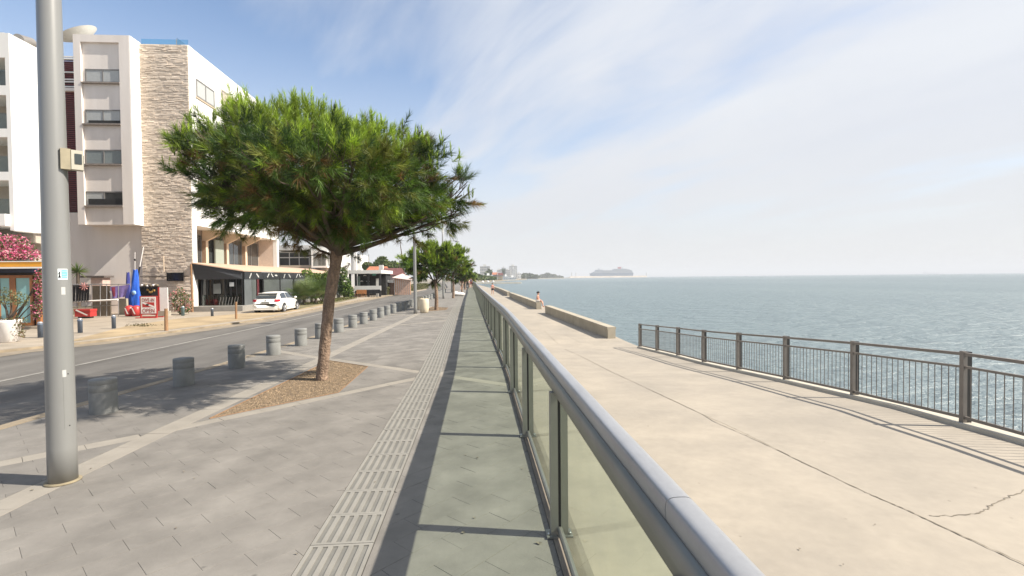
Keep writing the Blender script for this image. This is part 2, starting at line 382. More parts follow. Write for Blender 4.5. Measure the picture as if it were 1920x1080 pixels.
# sea: one sheet out to the horizon
M_sea = bpy.data.materials.new('sea_water'); M_sea.use_nodes = True
t = M_sea.node_tree; n = t.nodes; l = t.links; p = n['Principled BSDF']
p.inputs['Roughness'].default_value = 0.32; p.inputs['IOR'].default_value = 1.333; p.inputs['Specular IOR Level'].default_value = 0.5
tcn = n.new('ShaderNodeTexCoord')
def sn(scale, sc, rot, det, rough=0.55):
    mp = n.new('ShaderNodeMapping'); mp.inputs['Scale'].default_value = sc; mp.inputs['Rotation'].default_value = (0, 0, R(rot)); l.new(tcn.outputs['Object'], mp.inputs[0])
    z = n.new('ShaderNodeTexNoise'); z.inputs['Scale'].default_value = scale; z.inputs['Detail'].default_value = det; z.inputs['Roughness'].default_value = rough
    l.new(mp.outputs[0], z.inputs[0]); return z.outputs[0]
big = sn(0.012, (1, 0.35, 1), 12, 3)
mx = n.new('ShaderNodeMix'); mx.data_type = 'RGBA'
mrr = n.new('ShaderNodeMapRange'); mrr.inputs[1].default_value = .35; mrr.inputs[2].default_value = .65; l.new(big, mrr.inputs[0]); l.new(mrr.outputs[0], mx.inputs[0])
mx.inputs[6].default_value = (0.130, 0.175, 0.188, 1); mx.inputs[7].default_value = (0.160, 0.208, 0.215, 1)
l.new(mx.outputs[2], p.inputs['Base Color'])
h = None
for (s_, sc, rot, det, amp) in ((0.30, (.8, 1.9, 1), 12, 4, .95), (1.3, (.8, 1.8, 1), -8, 5, .42), (5, (1, 1.5, 1), 20, 3, .07)):
    o_ = sn(s_, sc, rot, det); mm = n.new('ShaderNodeMath'); mm.operation = 'MULTIPLY'; l.new(o_, mm.inputs[0]); mm.inputs[1].default_value = amp
    if h is None: h = mm.outputs[0]
    else:
        ad = n.new('ShaderNodeMath'); l.new(h, ad.inputs[0]); l.new(mm.outputs[0], ad.inputs[1]); h = ad.outputs[0]
b_ = n.new('ShaderNodeBump'); b_.inputs['Strength'].default_value = 1.0; b_.inputs['Distance'].default_value = 0.9
l.new(h, b_.inputs['Height']); l.new(b_.outputs[0], p.inputs['Normal'])
MB().quad((-9000, -600, SEA_Z), (9000, -600, SEA_Z), (9000, 9000, SEA_Z), (-9000, 9000, SEA_Z)).build('sea', M_sea, kind='structure')

# land mass behind the shore
LZ = -.62
shore = [(-2, -60), (-1, -30), (-1, 60), (-1.6, 90), (-4.5, 150), (-9, 200), (-14, 300), (-14, 345), (-30, 380), (-10, 470), (22, 540), (40, 700), (78, 840), (92, 930), (60, 960), (95, 1200), (180, 1450), (330, 1750), (250, 2300), (-600, 4200), (-4500, 4500), (-4500, -60)]
b = MB(); b.prism([(x, y) for x, y in shore], SEA_Z-.8, LZ-.05)
b.build('land', mat('town_ground', (0.27, 0.235, 0.18), 0.95, 0.15, 0.02), kind='structure')
# far side pavement / plaza (road lies 0.1 below)
sheet('far_pavement', YS, lambda y: (-70, fx(y)), lambda x, y: ZP, M_plaza, kind='structure')
sheet('kerb', YS, lambda y: (fx(y)-.0, fx(y)+.16), lambda x, y: ZP+.004, M_kerb, kind='structure')
# kerb face far side
b = MB()
for y0, y1 in zip(YS, YS[1:]):
    b.quad((fx(y0)+.16, y0, -.62), (fx(y1)+.16, y1, -.62), (fx(y1)+.16, y1, ZP+.004), (fx(y0)+.16, y0, ZP+.004))
b.build('kerb_face', M_kerb, kind='structure')
def zroad(x, y):
    d = kx(y)-x; return -.12 - .40*min(1, max(0, d/5.5))
sheet('road', YS, lambda y: (fx(y)+.1, kx(y)), zroad, M_asph, nx=40, kind='structure')
# pale dusty strip beside the far kerb, broken by sand
sheet('road_dust_strip', [y for y in YS if 10 <= y <= 60], lambda y: (fx(y)+.17, fx(y)+.17+.9), lambda x, y: zroad(x, y)+.009, mat('dusty_asphalt', (0.25, 0.205, 0.15), .95, .15, 1.5), nx=3, kind='structure')
def cl(y): return lerp([(-10, -11.3), (11, -10.75), (23, -10.3), (46, -9.9), (73, -8.6), (100, -9.2), (150, -13.8), (230, -22.8)], y)
sheet('road_marking', YS, lambda y: (cl(y)-.07, cl(y)+.07), lambda x, y: zroad(x, y)+.010, M_line, kind='structure')
# sandy lay-by apron on the plaza
b = MB(); pts = [G(px, py, ZP)[:2] for px, py in ((120, 642), (235, 612), (330, 598), (480, 586), (600, 571), (660, 560), (638, 566), (560, 581.5), (480, 596.5), (400, 607.5), (310, 619), (250, 627.5))]
b.add([(x, y, ZP+.006) for x, y in pts], [list(range(len(pts)))]); b.build('sandy_apron', M_sand, kind='structure')

# promenade base (bed under the pavers), plain paving beyond 30 m
PAVE_END = 30.0
prom = sheet('promenade', YS, lambda y: (kx(y), xr(y)+.12), lambda x, y: -.006, M_bed, kind='structure')
ORG[prom.name] = Vector((0, 0, 0))
far_ys = [PAVE_END] + [y for y in YS if y > PAVE_END]
sheet('promenade_far_paving', far_ys, lambda y: (kx(y)+.12, xr(y)+.02), lambda x, y: 0.0, M_paver, kind='structure')
# retaining wall on the sea side
b = MB()
wy = [y for y in YS if y <= 230]
for y0, y1 in zip(wy, wy[1:]):
    a, c = xr(y0), xr(y1)
    b.quad((a+.125, y0, -2.9), (c+.125, y1, -2.9), (c+.125, y1, .006), (a+.125, y0, .006))
    b.quad((a-.045, y0, .006), (a+.125, y0, .006), (c+.125, y1, .006), (c-.045, y1, .006))
    b.quad((a-.045, y0, -.02), (a-.045, y0, .006), (c-.045, y1, .006), (c-.045, y1, -.02))
b.build('retaining_wall', mat('coping_concrete', (0.235, 0.20, 0.155), .9, .12, 3, .002, 40), kind='structure')
# near kerb, kerb stones
kb = empty('near_kerb', (0, 0, 0)); kb['kind'] = 'structure'
y = -3.0; i = 0
while y < 60:
    y1 = y+1.0
    b = MB(); a, c = kx(y+.01), kx(y1-.01)
    b.add([(a-.13, y+.006, -.2), (a+.05, y+.006, -.2), (c+.05, y1-.006, -.2), (c-.13, y1-.006, -.2), (a-.12, y+.006, .004), (a+.05, y+.006, .004), (c+.05, y1-.006, .004), (c-.12, y1-.006, .004)],
          [(3, 2, 1, 0), (4, 5, 6, 7), (0, 1, 5, 4), (1, 2, 6, 5), (2, 3, 7, 6), (3, 0, 4, 7)])
    b.build('kerbstone', M_kerb, kb); y = y1
sheet('near_gutter_line', YS, lambda y: (kx(y)-.42, kx(y)-.30), lambda x, y: zroad(x, y)+.010, mat('gutter_paint', (.25, .20, .14), .9, .2, 2), kind='structure')

# ---------------- pavers
S2 = math.sqrt(.5)
def rot(a, b): return (S2*(a-b), S2*(a+b))       # (along row, across) -> xy
def clip(poly, nx_, ny_, c):                        # keep nx*x+ny*y <= c
    o_ = []
    for i in range(len(poly)):
        p_, q_ = poly[i], poly[(i+1) % len(poly)]
        dp = nx_*p_[0]+ny_*p_[1]-c; dq = nx_*q_[0]+ny_*q_[1]-c
        if dp <= 0: o_.append(p_)
        if (dp < 0 < dq) or (dq < 0 < dp):
            t_ = dp/(dp-dq); o_.append((p_[0]+(q_[0]-p_[0])*t_, p_[1]+(q_[1]-p_[1])*t_))
    return o_
def area(pl): return 0.5*sum(pl[i][0]*pl[(i+1) % len(pl)][1]-pl[(i+1) % len(pl)][0]*pl[i][1] for i in range(len(pl))) if len(pl) > 2 else 0
def ccw(pl): return pl if area(pl) > 0 else pl[::-1]
def edges(cv, grow=0):
    cv = ccw(cv); r_ = []
    for i in range(len(cv)):
        (x0, y0), (x1, y1) = cv[i], cv[(i+1) % len(cv)]; l_ = math.hypot(x1-x0, y1-y0)
        nx_, ny_ = (y1-y0)/l_, -(x1-x0)/l_; r_.append((nx_, ny_, nx_*x0+ny_*y0+grow))
    return r_
def subtract(polys, cv, grow=0.0):
    es = edges(cv, grow); out_ = []
    xs = [p_[0] for p_ in cv]; ys_ = [p_[1] for p_ in cv]
    for pl in polys:
        if max(p_[0] for p_ in pl) < min(xs)-grow or min(p_[0] for p_ in pl) > max(xs)+grow or max(p_[1] for p_ in pl) < min(ys_)-grow or min(p_[1] for p_ in pl) > max(ys_)+grow:
            out_.append(pl); continue
        cur = pl
        for (a_, b__, c_) in es:
            if not cur: break
            o_ = clip(cur, -a_, -b__, -c_)
            if len(o_) > 2 and area(o_) > 1e-4: out_.append(o_)
            cur = clip(cur, a_, b__, c_)
    return out_
def intersect(pl, cv, grow=0.0):
    for (a_, b__, c_) in edges(cv, grow):
        pl = clip(pl, a_, b__, c_)
        if len(pl) < 3: return None
    return pl if area(pl) > 1e-4 else None
# tree pits
pit1 = [(-3.13, 10.48), (-2.16, 9.66), (-2.12, 7.50), (-3.32, 6.25)]
pit2 = [(-2.75, 29.6), (-1.75, 28.4), (-1.75, 26.6), (-3.0, 25.2)]
pits = [pit1, pit2]
b3 = [(-4, -3.66), (3.9, -3.62), (5.7, -3.58), (10.2, -3.38), (22.6, -2.95), (30, -2.93)]
def band_line(p_, q_, w_): # convex quad
    dx, dy = q_[0]-p_[0], q_[1]-p_[1]; l_ = math.hypot(dx, dy); nx_, ny_ = -dy/l_*w_/2, dx/l_*w_/2
    return ccw([(p_[0]+nx_, p_[1]+ny_), (q_[0]+nx_, q_[1]+ny_), (q_[0]-nx_, q_[1]-ny_), (p_[0]-nx_, p_[1]-ny_)])
bands = []
for (y0, x0), (y1, x1) in zip(b3, b3[1:]): bands.append(((x0, y0), (x1, y1), .26))
cross = [((-4.95, 12.2), (-3.15, 10.6), .2), ((-3.10, 10.62), (.46, 7.72), .2), ((-5.4, 4.05), (-3.72, 5.62), .2), ((-3.5, 5.85), (-.47, 9.05), .18),
         ((-5.0, 24.5), (-3.1, 22.8), .2), ((-2.8, 22.5), (.2, 20.0), .2), ((-2.9, 18.2), (-.6, 20.6), .18), ((-4.9, 16.2), (-3.2, 17.9), .18)]
TX0, TX1 = -1.09, -.69
def tline(y): return lerp([(-2, 0), (9, 0), (13.4, -.09), (24, -.31), (41, -.6), (60, -.8)], y)
pieces = []     # (poly, kind)
def pushpoly(pl, k_):
    if len(pl) > 2 and abs(area(pl)) > 8e-4: pieces.append((ccw(pl), k_))
tact = []
yy = -1.62
while yy < 44:
    t_ = tline(yy+.2); tact.append((TX0+t_, yy, TX1+t_, yy+.397)); yy += .4
obst = []
for y0 in range(-2, 30, 2):   # tactile strip as convex quads
    a, c = tline(y0), tline(y0+2)
    obst.append([(TX0+a-.003, y0), (TX1+a+.003, y0), (TX1+c+.003, y0+2), (TX0+c-.003, y0+2)])
lampdisc = [( -3.55+.13*math.cos(q), 4.4+.13*math.sin(q)) for q in [i*math.pi/6 for i in range(12)]]
bandq = [band_line(*x) for x in bands]; crossq = [band_line(*x) for x in cross]
Y0P, Y1P = -2.0, PAVE_END
PL, PW, J = .455, .2, .0018
def region(pl):
    pl2 = [pl]; cy_ = sum(p_[1] for p_ in pl)/len(pl)
    y0, y1 = cy_-.5, cy_+.5
    cvx = ccw([(kx(y0)+.056, y0), (xr(y0)-.05, y0), (xr(y1)-.05, y1), (kx(y1)+.056, y1)])
    cvx = cvx
    r_ = clip(pl, 0, 1, Y1P); r_ = clip(r_, 0, -1, -Y0P) if len(r_) > 2 else r_
    if len(r_) < 3: return None
    # left / right edges
    e = edges(cvx)
    for (a_, b__, c_) in e:
        if abs(a_) > .5:
            r_ = clip(r_, a_, b__, c_)
            if len(r_) < 3: return None
    return r_
a_rng = int(32/PL)+4
for j in range(-40, 190):
    bb = .0505 + j*PW
    for i in range(-24, a_rng+30):
        aa = .03 + i*PL + (PL/2 if j % 2 else 0)
        cxy = rot(aa+PL/2, bb+PW/2)
        if not (Y0P-.5 < cxy[1] < Y1P+.4 and kx(cxy[1])-.4 < cxy[0] < xr(cxy[1])+.4): continue
        pl = [rot(aa+J/2, bb+J/2), rot(aa+PL-J/2, bb+J/2), rot(aa+PL-J/2, bb+PW-J/2), rot(aa+J/2, bb+PW-J/2)]
        r_ = region(ccw(pl))
        if not r_: continue
        ps = [r_]
        for q in bandq + crossq: ps = subtract(ps, q, .004)
        for q in obst: ps = subtract(ps, q, .002)
        for q in pits: ps = subtract(ps, q, .01)
        for q in ps: pushpoly(q, 'p')
for bs, w_ in ((bands, .26), (cross, .2)):
    for (p_, q_, w_) in bs:
        dx, dy = q_[0]-p_[0], q_[1]-p_[1]; l_ = math.hypot(dx, dy); k_ = max(1, round(l_/.5))
        for i in range(k_):
            g_ = .002/l_
            a_ = (p_[0]+dx*(i/k_+g_), p_[1]+dy*(i/k_+g_)); c_ = (p_[0]+dx*((i+1)/k_-g_), p_[1]+dy*((i+1)/k_-g_))
            ps = [band_line(a_, c_, w_-.002)]
            for q in obst: ps = subtract(ps, q, .002)
            for q in pits: ps = subtract(ps, q, .01)
            if bs is cross:
                for q in bandq: ps = subtract(ps, q, .003)
            for q in ps:
                q = region(q)
                if q: pushpoly(q, 'b')
def px_size(pl):
    c_ = (sum(p_[0] for p_ in pl)/len(pl), sum(p_[1] for p_ in pl)/len(pl))
    v = np.array([c_[0], c_[1], 0])-CC; d = v @ FW
    if d < .3: return 0
    X, Y_ = 960+FPX*(v @ RT)/d, 540-FPX*(v @ UP)/d
    if not (-60 < X < 1990 and -20 < Y_ < 1200): return 0
    return abs(area(pl))/d**3
pieces.sort(key=lambda t_: -px_size(t_[0]))
def paver_bevel(b, pl, z, mi=0):
    n_ = len(pl); cx_ = sum(p_[0] for p_ in pl)/n_; cy_ = sum(p_[1] for p_ in pl)/n_
    b.add([(x, y, -.02) for x, y in pl] + [(x, y, z-.0008) for x, y in pl] + [(cx_+(x-cx_)*.99, cy_+(y-cy_)*.99, z) for x, y in pl],
          [(i, (i+1) % n_, n_+(i+1) % n_, n_+i) for i in range(n_)] + [(n_+i, n_+(i+1) % n_, 2*n_+(i+1) % n_, 2*n_+i) for i in range(n_)] + [list(range(2*n_, 3*n_))], mi)
rest_p, rest_b = MB(), MB(); npc = 0
for pl, k_ in pieces:
    z_ = random.uniform(-.001, .001)
    if npc < 300 and px_size(pl) > 0:
        b = MB(); paver_bevel(b, pl, z_); b.build('paver' if k_ == 'p' else 'band_paver', M_paver if k_ == 'p' else M_band, prom); npc += 1
    else: paver_bevel(rest_p if k_ == 'p' else rest_b, pl, z_)
rest_p.build('paver_field', M_paver, prom, kind='stuff'); rest_b.build('band_paver_field', M_band, prom, kind='stuff')
# tactile tiles with six sunk grooves
def tactile_mesh():
    b = MB(); w_ = .396; b.box((0, 0, -.02), (w_, w_, -.003), 1)
    bord = .022; gw = .0335; rg = (w_-2*bord-6*gw)/5
    zt = .004
    def bar(x0, y0, x1, y1): b.box((x0, y0, -.003), (x1, y1, zt), 0)
    bar(0, 0, w_, bord); bar(0, w_-bord, w_, w_)
    bar(0, bord, bord, w_-bord); bar(w_-bord, bord, w_, w_-bord)
    for i in range(5):
        x0 = bord+gw*(i+1)+rg*i; bar(x0, bord, x0+rg, w_-bord)
    return b
tm = tactile_mesh().mesh('tactile_tile', [M_tact, M_tactp])
for (x0, y0, x1, y1) in tact: meshobj('tactile_tile', tm, prom, (x0+.002, y0, random.uniform(-.001, .001)))
# gravel in the pits
for k_, pit in enumerate(pits):
    g = MB(); pp = ccw(pit); g.prism(pp, -.06, -.0025)
    go = g.build('tree_pit_soil', M_soil, kind='structure')
    cnt = 9000 if k_ == 0 else 1500; V = []; es = edges(pit, -.012)
    xs = [p_[0] for p_ in pit]; ys_ = [p_[1] for p_ in pit]
    while len(V) < cnt*12:
        x, y = random.uniform(min(xs), max(xs)), random.uniform(min(ys_), max(ys_))
        if any(a_*x+b__*y > c_ for a_, b__, c_ in es): continue
        s_ = random.uniform(.005, .014); z_ = -.003
        q = [Vector((random.uniform(-1, 1), random.uniform(-1, 1), random.uniform(-.2, .2))).normalized()*s_ for _ in range(3)]
        q = [Vector((math.cos(t_), math.sin(t_), 0))*s_ for t_ in (random.random(), 2.1+random.random(), 4.2+random.random())]
        top = Vector((x, y, z_+s_*.9)); base = [Vector((x, y, z_))+v for v in q]
        for tri in ((base[0], base[1], top), (base[1], base[2], top), (base[2], base[0], top)): V += [tuple(v) for v in tri]
        V += [tuple(base[0]), tuple(base[1]), tuple(base[2])]
    ob = meshobj('gravel', tri_mesh('gravel', V, 3, M_gravel)); ob['kind'] = 'stuff'
    em = MB()     # steel edging round the pit
    for (p_, q_) in zip(pp, pp[1:]+pp[:1]):
        dx, dy = q_[0]-p_[0], q_[1]-p_[1]; l_ = math.hypot(dx, dy); nx_, ny_ = dy/l_*.006, -dx/l_*.006
        em.prism([(p_[0], p_[1]), (q_[0], q_[1]), (q_[0]+nx_, q_[1]+ny_), (p_[0]+nx_, p_[1]+ny_)], -.05, .006)
    em.build('pit_edging', M_wood, kind='structure')

# ---------------- lower walkway
FP = [(1803, 797.6, 1.1*FPX/137), (1597, 749, 9.64), (1470, 719.2, 11.9), (1382, 699, 14.05), (1317, 685, 16.06), (1269, 673.7, 18.3), (1230, 665.6, 20.4), (1198, 657.5, 22.5)]
fposts = []
for px, py, D in FP:
    w_ = CC + ray(px, py)*D; fposts.append([w_[0], w_[1], zw(w_[1])])
# continue towards and past the camera
d0 = (fposts[0][0]-fposts[1][0], fposts[0][1]-fposts[1][1])
f0 = []
for k_ in (3, 2, 1):
    y = fposts[0][1]+d0[1]*k_; f0.append([fposts[0][0]+d0[0]*k_*1.05, y, zw(y)])
fposts = f0+fposts
EX = sorted([(p_[1], p_[0]) for p_ in fposts])
w1 = GW(1155, 635)
EX += [(24.8, GW(1155, 635)[0]+.1), (42, GW(1018, 580)[0]+.45), (90, 3.9), (150, 1.6), (230, -4)]
EX = sorted(EX)
ex = lambda y: lerp(EX, y)
YW = [-8, -3, 0, 2, 4, 6, 8, 10, 12, 14, 16, 18, 20, 22, 24, 26, 28, 31, 35, 42, 50, 60, 80, 100, 130, 160, 200, 230]
wk = sheet('walkway', YW, lambda y: (xr(y)+.125, ex(y)+.16), lambda x, y: zw(y), M_walk, nx=6, kind='structure')
b = MB()
for y0, y1 in zip(YW, YW[1:]):
    if y0 >= 22: continue
    a, c = ex(y0)+.22, ex(y1)+.22
    b.quad((a, y0, -4), (c, y1, -4), (c, y1, zw(y1)+.06), (a, y0, zw(y0)+.06))
    b.quad((a-.3, y0, zw(y0)+.06), (a, y0, zw(y0)+.06), (c, y1, zw(y1)+.06), (c-.3, y1, zw(y1)+.06))
    b.quad((a-.3, y0, zw(y0)-.02), (a-.3, y0, zw(y0)+.06), (c-.3, y1, zw(y1)+.06), (c-.3, y1, zw(y1)-.02))
b.build('walkway_edge', M_edge, kind='structure')
b = MB()
for y0, y1 in zip(YW, YW[1:]):
    if y0 < 22: continue
    a, c = ex(y0)+.155, ex(y1)+.155
    b.quad((a, y0, -4), (c, y1, -4), (c, y1, zw(y1)), (a, y0, zw(y0)))
b.build('quay_face', M_wallc, kind='structure')
def strip_on_walk(name, pxs, w_, mt, jit=0.0, lift=.005, sub=8):
    P = [GW(*q) for q in pxs]; pts = []
    for a, c in zip(P, P[1:]):
        for k_ in range(sub):
            q = a+(c-a)*k_/sub
            pts.append((q[0]+random.gauss(0, jit), q[1]+random.gauss(0, jit)))
    pts.append((P[-1][0], P[-1][1])); vs = []; fs = []
    for i, q in enumerate(pts):
        a_, c_ = pts[max(i-1, 0)], pts[min(i+1, len(pts)-1)]; dx, dy = c_[0]-a_[0], c_[1]-a_[1]; l_ = math.hypot(dx, dy) or 1
        ww = w_*random.uniform(.4, 1.3)/2
        for s_ in (-1, 1):
            x, y = q[0]-dy/l_*ww*s_, q[1]+dx/l_*ww*s_; vs.append((x, y, zw(y)+lift))
    for i in range(len(pts)-1): fs.append((2*i, 2*i+1, 2*i+3, 2*i+2))
    return MB().add(vs, fs).build(name, mt, kind='structure')
strip_on_walk('expansion_joint', [(1020, 620), (1085, 666), (1200, 722), (1340, 788), (1400, 815), (1500, 865), (1620, 922), (1700, 957), (1780, 994), (1920, 1058), (2050, 1115)], .016, M_crack, .004, sub=14)
strip_on_walk('crack', [(1745, 968), (1790, 967), (1838, 962), (1862, 946), (1885, 935), (1925, 918)], .012, M_crack, .008)
strip_on_walk('crack', [(1010, 605), (1014, 622), (1024, 630), (1050, 632)], .02, M_stain, .02)
strip_on_walk('crack', [(1060, 628), (1120, 655), (1150, 662)], .015, M_stain, .02)
strip_on_walk('crack', [(1040, 660), (1110, 660), (1240, 672)], .02, M_stain, .01)
# dry leaves and scraps
b = MB()
for px, py in [(1500, 1031), (1250, 905), (1640, 985), (1215, 800), (1545, 830), (1580, 1060)]:
    q = GW(px, py); s_ = random.uniform(.006, .016); a_ = random.uniform(0, 6)
    b.add([(q[0]+s_*math.cos(a_+k_*1.4)*(1+.4*(k_ % 2)), q[1]+s_*math.sin(a_+k_*1.4), q[2]+.008+.006*(k_ % 2)) for k_ in range(4)], [(0, 1, 2, 3)])
b.build('litter_scraps', M_crack, kind='stuff')
b = MB()
for px, py in [(873, 855), (895, 859), (890, 972), (556, 1040), (830, 790), (345, 885), (365, 898), (170, 880), (60, 920), (550, 768), (552, 762), (557, 764), (520, 757), (330, 992), (868, 1000), (703, 905), (980, 880), (1010, 1020)]:
    q = G(px, py); s_ = random.uniform(.008, .018); a_ = random.uniform(0, 6)
    b.add([(q[0]+s_*math.cos(a_+k_*1.4)*(1+.5*(k_ % 2)), q[1]+s_*math.sin(a_+k_*1.4), .006+.007*(k_ % 2)) for k_ in range(4)], [(0, 1, 2, 3)])
b.build('dry_leaves', M_crack, kind='stuff')

# ---------------- low concrete seat wall (two stretches with a gap where the woman sits)
def lowwall(p_a, p_b, name, label, h=.6, w_=.42, seg=4.2):
    (x0, y0), (x1, y1) = p_a, p_b; root = empty(name, (x0, y0, zw(y0)), label, 'wall', 'concrete seat walls along the walkway')
    l_ = math.hypot(x1-x0, y1-y0); k_ = max(1, round(l_/seg)); nx_, ny_ = (y1-y0)/l_, -(x1-x0)/l_
    for i in range(k_):
        a_, c_ = i/k_+.006/l_, (i+1)/k_-.006/l_; b = MB()
        P = [(x0+(x1-x0)*t_, y0+(y1-y0)*t_) for t_ in (a_, c_)]
        z = [zw(q[1]) for q in P]
        def ring(q, z_): # body with overhanging cap
            return [(q[0], q[1], z_-.2), (q[0], q[1], z_+h-.12), (q[0]-nx_*.03, q[1]-ny_*.03, z_+h-.11), (q[0]-nx_*.03, q[1]-ny_*.03, z_+h-.015), (q[0]-nx_*.015, q[1]-ny_*.015, z_+h),
                    (q[0]+nx_*(w_+.015), q[1]+ny_*(w_+.015), z_+h), (q[0]+nx_*(w_+.03), q[1]+ny_*(w_+.03), z_+h-.015), (q[0]+nx_*(w_+.03), q[1]+ny_*(w_+.03), z_+h-.11), (q[0]+nx_*w_, q[1]+ny_*w_, z_+h-.12), (q[0]+nx_*w_, q[1]+ny_*w_, z_-.2)]
        A_, B_ = ring(P[0], z[0]), ring(P[1], z[1]); n_ = len(A_)
        b.add(A_+B_, [(i_, n_+i_, n_+(i_+1) % n_, (i_+1) % n_) for i_ in range(n_)] + [list(range(n_)), list(range(n_, 2*n_))[::-1]])
        b.build('wall_block', M_wallc, root)
    return root
wa = GW(1140, 635); wb = GW(1022, 587)
lowwall((wa[0], wa[1]), (wb[0], wb[1]), 'low_wall', 'nearest cream concrete seat wall stretch beside the fence end', seg=6)
wc = GW(1006, 580); wd = GW(955, 557)
lowwall((wc[0], wc[1]), (wd[0], wd[1]), 'low_wall', 'middle concrete seat wall stretch carrying the seated woman', seg=8)
we = GW(951, 555); wf = GW(924, 541.5)
lowwall((we[0], we[1]), (wf[0], wf[1]), 'low_wall', 'farthest thin concrete seat wall stretch beyond a short gap', seg=14)
print('WALL', wa, wb, wc, wd, we, wf)
# bright sea pier further up the shore
b = MB(); b.prism([(-40, 350), (31, 356), (32, 364), (-40, 372)], -3.4, -1.8); b.build('jetty', mat('pale_jetty_stone', (.50, .46, .38), .9, .1, .3), kind='structure')
# ================================================================== GLASS RAILING
rail = empty('glass_railing', (xr(0), 0, 0), 'long glass railing with rounded aluminium handrail between pavement and lower concrete walkway', 'railing')
HR = 1.075
def rail_pts(y0, y1, step): 
    ys = []; y = y0
    while y < y1-1e-6: ys.append(y); y += step
    return ys+[y1]
def sweep(prof, ys, offz=0, mi=0):   # profile [(dx,z)] swept along the railing curve
    b = MB(); n_ = len(prof); vs = []; fs = []
    for y in ys: vs += [(xr(y)+dx, y, z+offz) for dx, z in prof]
    for i in range(len(ys)-1):
        for k_ in range(n_): fs.append((i*n_+k_, (i+1)*n_+k_, (i+1)*n_+(k_+1) % n_, i*n_+(k_+1) % n_))
    b.add(vs, fs, mi, True); b.add(vs[:n_], [list(range(n_))]); b.add(vs[-n_:], [list(range(n_))[::-1]]); return b
def oval(w_, h, cz, n_=20, flat=1.0, cxo=0.0):
    return [(cxo+w_*math.copysign(abs(math.cos(a_))**flat, math.cos(a_)), cz+h*math.copysign(abs(math.sin(a_))**flat, math.sin(a_))) for a_ in [2*math.pi*i/n_ for i in range(n_)]]
PY = [-2.89+2.02*i for i in range(46)]
RAIL_END = 92.0
segs = [-3.0, 1.26, 7.4, 13.4, 19.5, 25.6, 31.6, 37.7, 43.7, 55.9, 68, 80, RAIL_END]
for a_, c_ in zip(segs, segs[1:]):
    sweep(oval(.040, .037, HR, 28, .60, .016), rail_pts(a_+.002, c_-.002, 1.0)).build('handrail', M_alu, rail)
    sweep([(-.034, HR-.125), (.034, HR-.125), (.034, HR-.0335), (-.034, HR-.0335)], rail_pts(a_, c_, 1.0)).build('under_rail', M_alud, rail)
    o = sweep([(-.013, .035), (.016, .035), (.016, .070), (-.013, .070)], rail_pts(a_, c_, 1.0)).build('bottom_rail', M_alud, rail)
for i, y in enumerate(PY):
    if y > RAIL_END: break
    x = xr(y); b = MB()
    b.box((x-.055, y-.032, .012), (x-.008, y+.032, HR-.1255)); b.box((x+.010, y-.032, .012), (x+.057, y+.032, HR-.1255))
    po = b.build('post', M_alud, rail)
    MB().box((x-.0075, y-.022, .03), (x+.0095, y+.022, HR-.127)).build('gasket', M_rub, po)
    MB().box((x-.085, y-.052, .0065), (x+.085, y+.052, .0165)).build('base_plate', M_alud, po)
    if y < 30:
        for sx in (-.07, .07):
            bb = MB(); bb.lathe([(.010, 0), (.010, .010), (.004, .016)], (x+sx, y-.02, .0165), 8); bb.build('bolt', M_bolt, po)
    if i+1 < len(PY) and PY[i+1] < RAIL_END:
        y1 = PY[i+1]; x1 = xr(y1); b = MB()
        b.add([(x+.001, y+.034, .072), (x1+.001, y1-.034, .072), (x1+.001, y1-.034, HR-.127), (x+.001, y+.034, HR-.127)], [(0, 1, 2, 3)])
        b.build('glass_panel', M_glassr, rail)
